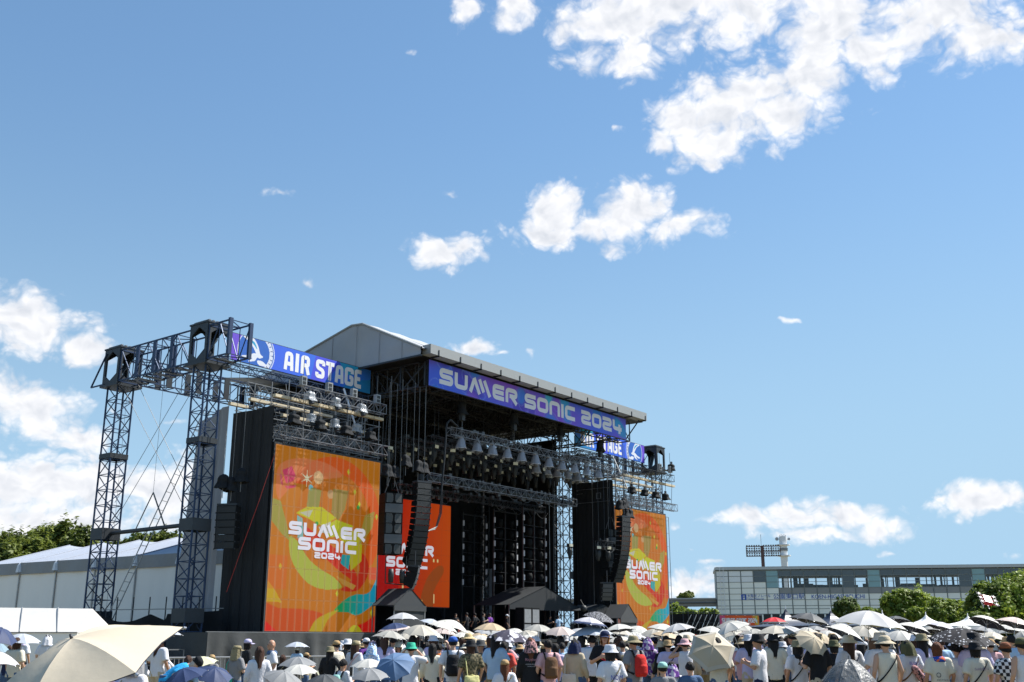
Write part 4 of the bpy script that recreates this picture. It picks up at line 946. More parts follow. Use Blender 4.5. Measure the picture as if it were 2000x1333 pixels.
for (x, y, z, r_, h) in ((59.6, 1.6, 2.35, .22, .35), (60.2, 1.4, 2.45, .18, .3), (60.7, 1.4, 2.45, .18, .3), (61.2, 1.7, 2.25, .26, .45), (60.4, 1.9, 2.2, .32, .5)):
    part('drum', mat('drum_shell', (.28, .05, .04), .3), dk, lambda b: b.lathe([(0, h / 2), (r_, h / 2), (r_, -h / 2), (0, -h / 2)], 14, (x, y, z)))
for (x, y, z) in ((59.1, 1.5, 3.0), (59.9, 1.9, 3.15), (61.6, 1.8, 3.1)):
    cy_ = part('cymbal', mat('brass', (.6, .42, .12), .3, .9), dk, lambda b: b.lathe([(0.01, .05), (.06, .03), (.26, 0), (.26, -.01)], 16, (x, y, z)))
    part('stand', chrome, cy_, lambda b: b.tube((x, y, 1.9), (x, y, z), .02))
# ------------------------------------------------------------------ left: marquee, fence, hedge wood, small tent
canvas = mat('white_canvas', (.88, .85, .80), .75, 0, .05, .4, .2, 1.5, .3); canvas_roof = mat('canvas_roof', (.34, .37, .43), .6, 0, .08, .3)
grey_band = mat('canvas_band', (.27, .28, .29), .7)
mq = thing('marquee', 'long white frame marquee behind the gantry towers', 'marquee', at(215, 1255, 90))
ML, MR = at(-45, 1255, 98), at(432, 1255, 76); ML.z = MR.z = 0
du_ = (MR - ML); LEN = du_.length; du_.normalize(); dn_ = Vector((-du_.y, du_.x, 0))
HE, HB, HR, DEP = 7.75, 6.95, 9.9, 15.0
nb = 6
for k in range(nb):
    a = ML + du_ * (LEN * k / nb); b2 = ML + du_ * (LEN * (k + 1) / nb - .1)
    part('wall_panel', canvas, mq, lambda b: drape(b, a, b2, 0, HB, .05, 26, k), smooth_=True)
    def rp(b):
        def fn(u, v):
            p = a.lerp(b2, u) + dn_ * (DEP / 2 * v * 2 if v <= .5 else DEP * v); z = HE + (HR - HE) * (1 - abs(2 * v - 1)) - .25 * math.sin(math.pi * u) * math.sin(math.pi * v)
            return p + Vector((0, 0, z))
        b.grid(fn, 8, 12); b.grid(lambda u, v: fn(1 - u, v) - Vector((0, 0, .04)), 4, 8)
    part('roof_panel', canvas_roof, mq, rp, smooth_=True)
    part('valance', grey_band, mq, lambda b: b.grid(lambda u, v: a.lerp(b2, u) - dn_ * (.16 - .05 * math.sin(u * 9) * (1 - v)) + Vector((0, 0, HB - .1 + (HE - HB + .1) * v)), 16, 2))
    part('frame_post', alu, mq, lambda b: b.tube(a - dn_ * .08, a - dn_ * .08 + Vector((0, 0, HE)), .06, 6))
    part('roof_beam', canvas_roof, mq, lambda b: (b.tube(a + Vector((0, 0, HE + .02)), a + dn_ * DEP / 2 + Vector((0, 0, HR + .02)), .05, 6)))
part('gable_wall', canvas, mq, lambda b: b.add([MR, MR + dn_ * DEP, MR + dn_ * DEP + Vector((0, 0, HE)), MR + dn_ * DEP / 2 + Vector((0, 0, HR)), MR + Vector((0, 0, HE)), ML, ML + dn_ * DEP, ML + dn_ * DEP + Vector((0, 0, HE)), ML + dn_ * DEP / 2 + Vector((0, 0, HR)), ML + Vector((0, 0, HE))], [(0, 1, 2, 3, 4), (9, 8, 7, 6, 5)]))
part('finial', mat('clear_fin', (.7, .71, .73), .3), mq, lambda b: [b.lathe([(.28, -.75), (.18, -.2), (.05, 0), (0, .02)], 8, ML + du_ * (LEN * k / nb) - dn_ * .15 + Vector((0, 0, HE))) for k in range(1, nb)])
fc = thing('site_fence', 'low scaffold fence hung with sagging black cloth below the marquee', 'fence', at(300, 1255, 72) - Vector((0, 0, 1.68)))
FA, FB = at(188, 1255, 70), at(432, 1255, 66); FA.z = FB.z = 0
part('cloth', black_cloth, fc, lambda b: drape(b, FA, FB, 0, 3.25, .18, 70, 21, top=lambda a: 3.3 - .45 * abs(math.sin(a * 7.5)) * (a < .55) + .45 * max(0, a - .6)), smooth_=True)
for k in range(8):
    p = FA.lerp(FB, k / 7.5) + Vector((.15, .15, 0)); part('post', steel_dark, fc, lambda b: b.tube(p, p + Vector((0, 0, 4.3)), .04, 5))
part('rail', steel_grey, fc, lambda b: b.tube(FA + Vector((0, 0, 3.55)), FB + Vector((0, 0, 3.6)), .035))
st = thing('side_steps', 'dark steps and rails left of the grey skirt', 'steps', (33, 1, 0))
for k in range(5): part('tread', steel_dark, st, lambda b: b.box((32.5, .6 + .55 * k, .1 + .36 * k), (36.2, 1.1 + .55 * k, .16 + .36 * k)))
part('handrail', steel_grey, st, lambda b: (b.tube((32.4, .5, 1.3), (36.4, .5, 1.3), .04), b.tube((32.4, .5, .8), (36.4, .5, .8), .03), [b.tube((x, .5, 0), (x, .5, 1.3), .035) for x in (32.4, 33.7, 35.0, 36.4)]))
wt = at(70, 1255, 46); wt.z = 0
t = thing('white_tent', 'low white event tent at the far left edge', 'tent', wt, HEAD - math.pi / 2)
def wr(b):
    v = [(-4.5, -1.5, 2.05), (2.15, -1.5, 2.05), (2.15, 2.5, 2.05), (-4.5, 2.5, 2.05), (-4.5, .5, 3.02), (1.85, .5, 2.95)]
    b.add(v, [(0, 1, 5, 4), (1, 2, 5), (2, 3, 4, 5), (3, 0, 4)]); b.add([(x, y, z - .03) for x, y, z in v], [(4, 5, 1, 0), (5, 2, 1), (5, 4, 3, 2), (4, 0, 3)])
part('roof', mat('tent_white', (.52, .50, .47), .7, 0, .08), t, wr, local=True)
part('seam', grey_band, t, lambda b: [b.tube((x, -1.5, 2.06), (x - .9, .5, 3.0), .018) for x in (-3, -1.5, 0, 1.4)], local=True)
part('side_wall', canvas, t, lambda b: (b.box((-4.48, -1.45, 0), (2.1, -1.42, 2.04)), b.box((2.1, -1.45, 0), (2.13, 2.45, 2.04))), local=True)
for x in (-4.4, 2.05):
    for y in (-1.3, 2.35): part('leg', alu, t, lambda b: b.box((x - .03, y - .03, 0), (x + .03, y + .03, 2.04)), local=True)

# ------------------------------------------------------------------ trees
leaf_mats = []
def leaf_mat(name, c1, c2):
    m = mat(name, c1, .55, 0, .1, 1., 0, 1, .3, .38); t = m.node_tree; x = [q for q in t.nodes if q.type == 'MIX'][0]; nz = [q for q in t.nodes if q.type == 'TEX_NOISE'][0]
    nz.inputs['Scale'].default_value = .45; nz.inputs['Detail'].default_value = 8; nz.inputs['Roughness'].default_value = .75
    x.inputs[6].default_value = c1 + (1,); x.inputs[7].default_value = c2 + (1,)
    r_ = t.nodes.new('ShaderNodeMapRange'); r_.inputs[1].default_value = .35; r_.inputs[2].default_value = .65; l = nz.outputs[0].links[0]; t.links.remove(l)
    t.links.new(nz.outputs[0], r_.inputs[0]); t.links.new(r_.outputs[0], x.inputs[0]); return m
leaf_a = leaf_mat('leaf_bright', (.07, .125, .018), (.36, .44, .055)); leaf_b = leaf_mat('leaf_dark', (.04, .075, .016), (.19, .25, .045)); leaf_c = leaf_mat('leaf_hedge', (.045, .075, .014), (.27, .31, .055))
bark = mat('bark', (.09, .065, .045), .9, 0, .3, 3., .6, 8.)
def crown_mesh(seed, rx, ry, rz, clumps, per, leaf, spiky=.0):
    """many leaf faces in clumps spread over and through an uneven crown"""
    q = np.random.default_rng(seed); V = []; 
    lob = q.normal(size=(9, 3)); lob /= np.linalg.norm(lob, axis=1)[:, None]; la = q.uniform(.05, .30, 9)
    d = q.normal(size=(clumps, 3)); d /= np.linalg.norm(d, axis=1)[:, None]; d[:, 2] = np.where(d[:, 2] < -.55, -d[:, 2], d[:, 2])
    rad = (.74 + (np.clip(d @ lob.T, 0, 1) ** 4 * la * 1.3).sum(1)) * q.uniform(.45, 1.0, clumps) ** .45 * np.where(q.random(clumps) < .14, q.uniform(1.02, 1.2, clumps), 1.)
    c = d * rad[:, None] * np.array((rx, ry, rz)); cr = q.uniform(.06, .20, clumps) * (rx + ry + rz) / 3
    o = q.normal(size=(clumps, per, 3)); o /= np.linalg.norm(o, axis=2)[..., None]; o *= q.uniform(.25, 1, (clumps, per, 1)) ** .5
    if spiky:
        sel = q.random(clumps) < .35; o[sel, :, 2] *= 2.6; o[sel, :, :2] *= .45
    p = c[:, None] + o * cr[:, None, None]; nrm = o * .8 + d[:, None] * .5 + q.normal(size=o.shape) * .45 + np.array((0, 0, .25)); nrm /= np.linalg.norm(nrm, axis=2)[..., None]
    p = p.reshape(-1, 3); nrm = nrm.reshape(-1, 3); n = len(p)
    a = np.cross(nrm, q.normal(size=(n, 3))); a /= np.linalg.norm(a, axis=1)[:, None]; b = np.cross(nrm, a); s = (leaf * q.uniform(.6, 1.3, n))[:, None]
    v = np.stack([p - a * s, p + b * s * .5 - a * s * .1, p + a * s, p - b * s * .5 + a * s * .1], 1).reshape(-1, 3)
    me = bpy.data.meshes.new('crown'); me.vertices.add(4 * n); me.vertices.foreach_set('co', v.reshape(-1)); me.loops.add(4 * n); me.polygons.add(n)
    me.loops.foreach_set('vertex_index', np.arange(4 * n)); me.polygons.foreach_set('loop_start', np.arange(0, 4 * n, 4)); me.update(); me.validate(); return me
def tree(name, label, base, h, rx, ry, rz, seed, m, clumps=240, per=34, leaf=.2, group=None, spiky=0.):
    base = Vector(base); t = thing(name, label, 'tree', base, 0, group); zc = h - rz
    def trunk(b):
        b.tube((0, 0, 0), (0, 0, zc * .6), .05 * h * .5, 8, .035 * h * .5); q = random.Random(seed)
        b.tube((0, 0, zc * .6), (0, 0, zc + rz * .5), .0175 * h, 7, .004 * h)
        for k in range(7):
            an = k * 2.4 + q.uniform(-.4, .4); s = .45 + .08 * k
            b.tube((0, 0, zc * .5 + k * .06 * h), (math.cos(an) * rx * s, math.sin(an) * ry * s, zc + rz * q.uniform(-.3, .5)), .011 * h, 5, .003 * h)
    part('trunk', bark, t, trunk, local=True)
    o = link('crown', crown_mesh(seed, rx, ry, rz, clumps, per, leaf, spiky), t, m); o.location = (0, 0, zc); return t
def tree_px(name, label, x, ytop, d, wpx, seed, m, hz=None, **k):
    p = at(x, ytop, d); base = Vector((p.x, p.y, 0)); rx = wpx / 2 * d / 2142; rz = (hz or wpx * .9) / 2 * d / 2142
    return tree(name, label, base, p.z, rx, rx, min(rz, p.z * .52), seed, m, **k)
GW = 'trees on the slope behind the marquee'
for k, (x, y, w, d) in enumerate(((-15, 1052, 120, 125), (35, 1036, 115, 120), (85, 1031, 110, 128), (130, 1036, 100, 118), (60, 1062, 140, 108), (0, 1074, 120, 104), (155, 1052, 90, 112), (185, 1058, 76, 126), (225, 1054, 76, 130), (262, 1048, 74, 128), (296, 1044, 76, 132), (330, 1046, 80, 130), (368, 1050, 80, 134))):
    tree_px('slope_tree', ('dense shaggy tree on the slope at the left edge, %s from the left' % ORD[min(k, 13)]) if k < 7 else 'low shaggy tree showing above the marquee roof, %s from the left' % ORD[k - 7], x, y, d, w, 200 + k, leaf_c, w * 1.1, clumps=260, per=34, leaf=.24, group=GW, spiky=1.)
GR = 'trees in front of the station'
tree_px('round_tree', 'big bright green tree at the right edge of the picture', 1990, 1108, 95, 205, 301, leaf_a, 190, clumps=900, per=42, leaf=.17)
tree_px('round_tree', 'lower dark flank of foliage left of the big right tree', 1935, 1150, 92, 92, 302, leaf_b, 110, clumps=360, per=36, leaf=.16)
tree_px('round_tree', 'rounded green tree below the station windows, taller of the middle pair', 1757, 1160, 100, 100, 303, leaf_a, 84, clumps=360, per=36, leaf=.16, group=GR)
tree_px('round_tree', 'rounded green tree right of the middle of the station wall', 1845, 1176, 96, 96, 304, leaf_a, 74, clumps=360, per=36, leaf=.16, group=GR)
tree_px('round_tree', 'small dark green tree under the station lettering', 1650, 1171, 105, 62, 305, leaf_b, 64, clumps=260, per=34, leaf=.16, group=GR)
tree_px('round_tree', 'low bush spilling right of the small dark tree', 1702, 1186, 104, 52, 306, leaf_a, 44, clumps=160, per=30, leaf=.16, group=GR)
tree_px('round_tree', 'low green bush between the two middle trees', 1800, 1190, 97, 62, 307, leaf_a, 46, clumps=180, per=30, leaf=.15, group=GR)
tree_px('round_tree', 'low bush at the foot of the big right tree', 1905, 1197, 90, 60, 310, leaf_a, 40, clumps=180, per=30, leaf=.15, group=GR)
for k, x in enumerate((1318, 1350, 1384)): tree_px('bush', 'bright bush under the monorail beam, ' + ('left', 'middle', 'right')[k] + ' one', x, 1187, 150, 52, 308 + 20 * k, leaf_a, 40, clumps=120, per=26, leaf=.28)
tree_px('far_tree', 'faint tree top showing over the monorail beam', 1335, 1158, 260, 36, 377, leaf_c, 26, clumps=90, per=26, leaf=.35)

# ------------------------------------------------------------------ station building
SA, SB = at(1405, 1255, 226), at(2070, 1255, 237); SA.z = SB.z = 0
sx_ = (SB - SA); SLEN = sx_.length; sx_.normalize(); sn_ = Vector((sx_.y, -sx_.x, 0))            # sn_ faces the camera
if sn_.dot(CAM - SA) < 0: sn_ = -sn_
t = thing('station_building', 'long grey panelled monorail station with a band of windows and blue lettering', 'station', SA)
S_ = lambda u, z, o=0.: SA + sx_ * u + sn_ * o + Vector((0, 0, z))
def sbox(b, u0, u1, z0, z1, o0, o1):
    v = [S_(u, z, o) for z in (z0, z1) for u, o in ((u0, o0), (u1, o0), (u1, o1), (u0, o1))]
    b.add(v, [(0, 1, 2, 3), (7, 6, 5, 4), (0, 4, 5, 1), (1, 5, 6, 2), (2, 6, 7, 3), (3, 7, 4, 0)])
ZT = (at(1405, 1114, 226)).z; rows = [(at(1405, y, 226)).z for y in (1116, 1126.5, 1138, 1149.5, 1161, 1172.5, 1184, 1190, 1200)]
cw = (at(1429.6, 1255, 226) - at(1405, 1255, 226)).length; ncol = int(SLEN / cw)
pan_m = mat('station_panel', (.82, .83, .76), .5, 0, .12, .25); pan2 = mat('station_panel_blue', (.76, .78, .78), .4, 0, .06, .3); pan3 = mat('station_panel_teal', (.24, .40, .42), .3, 0, .08, .3)
dark_band = mat('station_band', (.26, .265, .26), .6, 0, .08, .3); joint_m = mat('station_joint', (.26, .28, .27), .6); glass = mat('station_glass', (.07, .085, .09), .12, 0, .15, .3, 0, 1, .7)
seeglass = film('station_see_through', (.40, .50, .53), .84, .08); mull = mat('station_mullion', (.19, .215, .21), .5)
low = rows[5]
part('lower_wall', joint_m, t, lambda b: sbox(b, 0, SLEN, 0, rows[3] - .12, -12, -.1))
part('roof_slab', mat('station_roof', (.46, .48, .48), .6), t, lambda b: sbox(b, -.2, SLEN, ZT + .02, ZT + .55, -13, .3))
part('end_wall', joint_m, t, lambda b: sbox(b, 0, cw * 4.9, rows[3] - .1, ZT, -12, -.1))
part('floor', dark_band, t, lambda b: sbox(b, cw * 5, SLEN, rows[3] - .1, rows[3] + .05, -12, -.2))
def col_kind(c): return 'P' if c < 3 else ('D' if c == 3 else ('T' if c in (4, 12, 20) else 'W'))
PM = {}
def panel(u0, u1, z0, z1, m, name='wall_panel'):
    key = (round(u1 - u0, 2), round(z1 - z0, 2), m.name)
    if key not in PM:
        w_, h_ = u1 - u0, z1 - z0; b = MB(); d0 = sx_ * w_; d1 = Vector((0, 0, h_)); n_ = sn_ * .08
        v = [Vector((0, 0, 0)), d0, d0 + d1, d1]; v = [q - n_ for q in v] + v
        b.add(v, [(4, 5, 6, 7), (0, 1, 5, 4), (1, 2, 6, 5), (2, 3, 7, 6), (3, 0, 4, 7)]); me = bpy.data.meshes.new(name); me.from_pydata([tuple(q) for q in b.v], [], b.f); me.materials.append(m); PM[key] = me
    o = bpy.data.objects.new(name, PM[key]); COL.objects.link(o); o.parent = t; o.location = S_(u0, z0) - SA; return o
for c in range(ncol):
    u0, u1 = c * cw + .10, (c + 1) * cw - .10; k = col_kind(c)
    for r_ in range(8):
        z1_, z0_ = rows[r_] - .05, rows[r_ + 1] + .05
        if r_ < 3:
            if k == 'P': panel(u0, u1, z0_, z1_, pan2 if r_ < 2 else pan_m)
            elif k == 'T': panel(u0, u1, z0_, z1_, pan3, 'window')
            elif k == 'D': panel(u0, u1, z0_, z1_, glass if r_ < 2 else pan_m, 'window' if r_ < 2 else 'wall_panel')
            else: panel(u0, u1, z0_, z1_, glass if r_ == 0 or (c * 7 + 2) % 9 == 0 else seeglass, 'window')
        elif r_ == 3 and c >= 5: panel(u0, u1, z0_, z1_, dark_band)
        elif r_ == 7: panel(u0, u1, z0_, z1_, pan_m)
        else: panel(u0, u1, z0_, z1_, pan_m)
part('mullions', mull, t, lambda b: [sbox(b, c * cw - .06, c * cw + .06, rows[8], ZT, -.06, .06) for c in range(ncol + 1)] + [sbox(b, 0, SLEN, z - .045, z + .045, -.06, .05) for z in rows[:9]])
part('parapet_rail', steel_grey, t, lambda b: [sbox(b, 0, SLEN, ZT + .56, ZT + .62, .1, .16)])
def inside(b):
    q = random.Random(4)
    for k in range(60):
        u = cw * 5 + q.uniform(0, SLEN - cw * 6); sbox(b, u, u + q.choice((.12, .18, .4, .9)), rows[3], rows[0] if q.random() < .6 else rows[2] + 1, *(lambda o_: (o_, o_ + .25))(-q.uniform(2, 10)))
    for z in (rows[1] + .3, rows[0]): sbox(b, cw * 5, SLEN, z, z + .35, -11, -10.6)
    for k in range(22): u = cw * 5 + q.uniform(0, SLEN - cw * 7); sbox(b, u, u + q.uniform(1.5, 5), rows[3] + .06, rows[3] + q.uniform(.5, 1.1), *(lambda o_: (o_, o_ + .6))(-q.uniform(4, 9)))
part('interior', mat('station_inside', (.10, .11, .12), .7), t, inside)
part('ceiling', mat('station_ceiling', (.10, .105, .11), .8), t, lambda b: sbox(b, cw * 5, SLEN, rows[1] + .15, ZT, -12, -.4))
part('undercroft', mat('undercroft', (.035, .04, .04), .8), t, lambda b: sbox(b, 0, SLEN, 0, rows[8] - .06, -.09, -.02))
part('pillars', pan_m, t, lambda b: [sbox(b, c * cw * .7, c * cw * .7 + .3, 0, rows[8] - .1, -.019, .2) for c in range(int(ncol / .7))])
part('ladder', white_paint, t, lambda b: [sbox(b, cw * q, cw * q + .12, 0, ZT + .5, .25, .35) for q in (.30, .58)] + [sbox(b, cw * .3 + .13, cw * .58, z * .8, z * .8 + .08, .27, .33) for z in range(1, int(ZT / .8))])
blue_txt = mat('station_blue', (.02, .085, .40), .5)
def text(body, parent, m, org, dx, dz, nrm, height, width=None, th=.06):
    c = bpy.data.curves.new('lettering', 'FONT'); c.body = body; c.resolution_u = 3; o = bpy.data.objects.new('lettering', c); COL.objects.link(o); bpy.context.view_layer.update()
    me = bpy.data.meshes.new_from_object(o.evaluated_get(bpy.context.evaluated_depsgraph_get())); bpy.data.objects.remove(o)
    co = np.array([v.co[:] for v in me.vertices]); mn, mx_ = co.min(0), co.max(0); s = height / max(1e-6, mx_[1] - mn[1]); sx = (width / (mx_[0] - mn[0])) if width else s
    base = Vector(parent.get('base', (0, 0, 0)))
    for v in me.vertices:
        q = Vector(org) + Vector(dx) * ((v.co.x - mn[0]) * sx) + Vector(dz) * ((v.co.y - mn[1]) * s) + Vector(nrm) * th; v.co = q - base
    me.materials.clear(); o = link('lettering', me, parent, m); return o
def st_text(body, x0, x1, y0, y1):
    d = 226; u0 = (at(x0, 1255, d) - at(1405, 1255, d)).length; u1 = (at(x1, 1255, d) - at(1405, 1255, d)).length; k = 1 / (1 + (u0 + u1) / 2 / SLEN * .045)
    z1, z0 = at(x0, y0, d * (1 + .05 * u0 / SLEN)).z, at(x0, y1, d * (1 + .05 * u0 / SLEN)).z
    text(body, t, blue_txt, S_(u0, z0), sx_, UPV, sn_, z1 - z0, u1 - u0, .1)
st_text('大阪モノレール', 1465, 1511, 1161.5, 1168); st_text('Osaka Monorail', 1465, 1497, 1168.8, 1172)
st_text('公園東口駅', 1516.5, 1579, 1160.5, 1171); st_text('KOEN-HIGASHIGUCHI', 1593, 1700, 1162.5, 1170.5)
def icon(b):
    d = 226; u = lambda x: (at(x, 1255, d) - at(1405, 1255, d)).length; z = lambda y: at(1460, y, d * .995).z
    sbox(b, u(1453), u(1456), z(1171.5), z(1161), .03, .09); sbox(b, u(1460.2), u(1463), z(1171.5), z(1161), .03, .09); sbox(b, u(1456), u(1460.2), z(1163), z(1161), .03, .09); sbox(b, u(1456), u(1460.2), z(1166.8), z(1165.3), .03, .09); sbox(b, u(1456), u(1457.2), z(1171.5), z(1169.8), .03, .09); sbox(b, u(1459), u(1460.2), z(1171.5), z(1169.8), .03, .09)
part('train_symbol', blue_txt, t, icon)
t = thing('monorail_beam', 'grey concrete monorail beam running into the station', 'beam', at(1300, 1255, 232) - Vector((0, 0, 1.68)))
zb0, zb1 = at(1400, 1184, 228).z, at(1400, 1168.5, 228).z; conc = mat('concrete', (.22, .22, .21), .85, 0, .15, .3)
part('girder', conc, t, lambda b: sbox(b, -60, -.15, zb0, zb1 - .35, -6, -1)); part('coping', mat('concrete_light', (.34, .35, .35), .8), t, lambda b: sbox(b, -60, -.15, zb1 - .3, zb1, -6.3, -.7))
part('cable_tray', steel_dark, t, lambda b: sbox(b, -60, -.15, zb0 + .5, zb0 + .65, -.98, -.8)); part('column', conc, t, lambda b: [sbox(b, u, u + 2, 0, zb0 - .02, -4.5, -2.5) for u in (-50, -28, -8)])
# floodlight mast and white radio tower beyond the station
p = at(1500, 1255, 380); p.z = 0; t = thing('floodlight_mast', 'brown floodlight mast with two rows of lamps beyond the station', 'floodlight', p)
k_ = 380 / 2142; zz = lambda y, x=1500: at(x, y, 380).z; ru = RGT; brown = mat('mast_brown', (.10, .055, .05), .6)
def fbox(b, x0_, x1_, y0_, y1_, o=.5):
    a = at(x0_, 1255, 380); c = at(x1_, 1255, 380); v = [Vector((q.x, q.y, 0)) + FWD * w + Vector((0, 0, z)) for z in (zz(y1_), zz(y0_)) for q, w in ((a, -o), (c, -o), (c, o), (a, o))]
    b.add(v, [(0, 1, 2, 3), (7, 6, 5, 4), (0, 4, 5, 1), (1, 5, 6, 2), (2, 6, 7, 3), (3, 7, 4, 0)])
part('mast', brown, t, lambda b: fbox(b, 1497.5, 1503, 1066, 1255))
part('lamp_frame', brown, t, lambda b: [fbox(b, 1468, 1536, y, y + 1.2, .3) for y in (1067, 1076, 1078, 1086)] + [fbox(b, x, x + .9, 1067, 1087, .25) for x in range(1468, 1537, 17)])
flm = mat('flood_lamp', (.13, .12, .12), .4)
for row, y in enumerate((1064.6, 1070, 1074, 1080, 1084)):
    for k in range(14):
        x = 1470 + 4.8 * k
        if abs(x - 1500) > 3: part('lamp', flm, t, lambda b: fbox(b, x - 1.1, x + 1.1, y, y + 2.6, .45))
part('lightning_rod', steel_grey, t, lambda b: fbox(b, 1498.6, 1499.2, 1044, 1066, .06))
p = at(1543, 1255, 420); p.z = 0; t = thing('radio_tower', 'slim white round radio tower with two dishes behind the station', 'tower', p); k_ = 420 / 2142; hz_ = lambda y: at(1543, y, 420).z
part('shaft', white_paint, t, lambda b: b.lathe([(7 * k_, 0), (6.3 * k_, hz_(1105)), (7.4 * k_, hz_(1065)), (7.4 * k_, hz_(1048)), (0, hz_(1048))], 20, p), smooth_=False)
for y in (1065, 1086): part('platform', white_paint, t, lambda b: b.lathe([(7.6 * k_, hz_(y) - .3), (13 * k_, hz_(y) - .1), (13 * k_, hz_(y) + .25), (7.6 * k_, hz_(y) + .3)], 20, p))
for s, r_ in ((-10.5, 3.6), (10, 2.8)):
    c = p + RGT * (s * k_) + Vector((0, 0, hz_(1053))); part('dish', mat('dish', (.35, .37, .39), .5), t, lambda b: b.tube(c - FWD * .4 + RGT * (-.3 if s < 0 else .3), c + FWD * .4, r_ * k_ * (.95), 14, r_ * k_ * .6, True))
for k in range(5): part('antenna', steel_grey, t, lambda b: b.tube(p + RGT * ((k - 2) * 2.8 * k_) + Vector((0, 0, hz_(1048))), p + RGT * ((k - 2) * 2.8 * k_) + Vector((0, 0, hz_(1045) + .3 * (k % 2))), .1))
for y0_, y1_ in ((1071, 1076),): part('cabinet', steel_grey, t, lambda b: b.lathe([(8.2 * k_, hz_(y1_)), (8.2 * k_, hz_(y0_))], 20, p))

# ------------------------------------------------------------------ fence, sign and peaked tents right of the stage
t = thing('scaffold_fence', 'black cloth fence with white diagonal braces right of the stage', 'fence', at(1350, 1255, 112) - Vector((0, 0, 1.68)))
FA, FB = at(1300, 1255, 112), at(1408, 1255, 112); FA.z = FB.z = 0; hh = at(1350, 1199, 112).z
part('cloth', black_cloth, t, lambda b: drape(b, FA, FB, 0, hh, .12, 40, 31, top=lambda a: hh - .5 * max(0, .25 - a) * 4 * (.3)), smooth_=True)
for k in range(7):
    a = FA.lerp(FB, .33 + .095 * k) - FWD * .3; b_ = FA.lerp(FB, .33 + .095 * (k + 1.6)) - FWD * .3
    part('brace', white_paint, t, lambda b: b.tube(a + Vector((0, 0, hh - 1.6 - .4 * (k % 2))), b_ + Vector((0, 0, hh - .1)), .045)); 
    part('post', steel_dark, t, lambda b: b.tube(a, a + Vector((0, 0, hh + .3)), .05))
part('rail', steel_dark, t, lambda b: [b.tube(FA - FWD * .25 + Vector((0, 0, z)), FB - FWD * .25 + Vector((0, 0, z)), .045) for z in (hh + .1, hh - .9, hh - 2)])
d = 62; t = thing('gate_banner', 'orange and pink sign with white lettering above the crowd', 'sign', at(1443, 1255, d) - Vector((0, 0, 1.68)))
TL, TR = at(1405.5, 1198.5, d), at(1482, 1204, d * 1.02); BL = at(1405.5, 1222, d); wv = (TR - TL); wv.z = 0; BW = wv.length; wv.normalize(); zt_, zb_ = TL.z - .1, BL.z; nv_ = Vector((wv.y, -wv.x, 0)); nv_ = nv_ if nv_.dot(CAM - TL) > 0 else -nv_
def art_gate(u, v):
    c = np.zeros(u.shape + (3,)); c[:] = srgb(226, 98, 40); k = np.clip(.5 + .5 * np.sin(u * 9 + 2 * v), 0, 1)[..., None]; c[:] = c * (1 - k * .5) + np.array(srgb(214, 66, 50)) * k * .5
    paint(c, inpoly(u, v, [(.82, 0), (1, 0), (1, 1), (.9, 1)]), (226, 150, 50)); paint(c, inpoly(u, v, [(0, 0), (.14, 0), (.05, 1), (0, 1)]), (206, 80, 120)); paint(c, inpoly(u, v, [(.9, .1), (.95, 0), (.97, .9), (.93, .8)]), (190, 190, 90)); return c
sheet(t, 'print', ban_m, (TL.x, TL.y, zt_), wv, (0, 0, -1), BW, zt_ - zb_, 60, 20, art_gate)
write('SUMMER SONIC 2024', LOGO, mat('gate_white', (.72, .70, .70), .6), t, Vector((TL.x, TL.y, zb_ + .15)) + wv * (BW * .05), wv, (0, 0, 1), nv_, BW * .9, (zt_ - zb_) * .46, .18, th=.01)
part('lower_sheet', canvas, t, lambda b: b.add([Vector((TL.x, TL.y, 0)), Vector((TL.x, TL.y, 0)) + wv * BW, Vector((TL.x, TL.y, zb_ - .01)) + wv * BW, Vector((TL.x, TL.y, zb_ - .01))], [(0, 1, 2, 3)]))
part('frame', steel_grey, t, lambda b: (b.tube(Vector((TL.x, TL.y, zt_ + .04)) - wv * .15, Vector((TL.x, TL.y, zt_ + .04)) + wv * (BW + .2), .04), b.tube(Vector((TL.x, TL.y, 0)) - nv_ * .06, Vector((TL.x, TL.y, zt_)) - nv_ * .06, .04), b.tube(Vector((TL.x, TL.y, 0)) + wv * BW - nv_ * .06, Vector((TL.x, TL.y, zt_)) + wv * BW - nv_ * .06, .04)))
def peak_tent(x, y, d, w, m, label, rz=.4):
    p = at(x, y, d); h = p.z; t = thing('peaked_tent', label, 'tent', (p.x, p.y, 0), HEAD - math.pi / 2 + rz); ze = 2.45; n = 10
    def roof(b):
        for s in (1, -1):
            for q in range(4):
                a0 = math.pi / 4 + q * math.pi / 2; c0 = Vector((math.cos(a0), math.sin(a0), 0)) * w * .7071; c1 = Vector((math.cos(a0 + math.pi / 2), math.sin(a0 + math.pi / 2), 0)) * w * .7071
                def fn(u, v, c0=c0, c1=c1, s=s):
                    k = v ** 2.2 if v < 1 else 1; e = c0.lerp(c1, u if s > 0 else 1 - u); f = 1 - v
                    return e * (f * (.35 + .65 * f)) * 1.0 + Vector((0, 0, ze + (h - ze) * (.30 * v + .70 * v ** 3) - (.02 if s < 0 else 0)))
                b.grid(fn, 6, n)
    part('roof', m, t, roof, local=True)
    part('valance', m, t, lambda b: [b.grid(lambda u, v: Vector(((u - .5) * w if q % 2 == 0 else s * w / 2, s * w / 2 if q % 2 == 0 else (u - .5) * w, ze - .35 + .35 * v)), 6, 1) for q in (0, 1) for s in (-1, 1)], local=True)
    part('mast_tip', white_paint, t, lambda b: b.tube((0, 0, h - .35), (0, 0, h + .12), .04, 6, .015), local=True)
    for i in (-1, 1):
        for j in (-1, 1): part('leg', alu, t, lambda b: b.box((i * w * .48 - .04, j * w * .48 - .04, 0), (i * w * .48 + .04, j * w * .48 + .04, ze)), local=True)
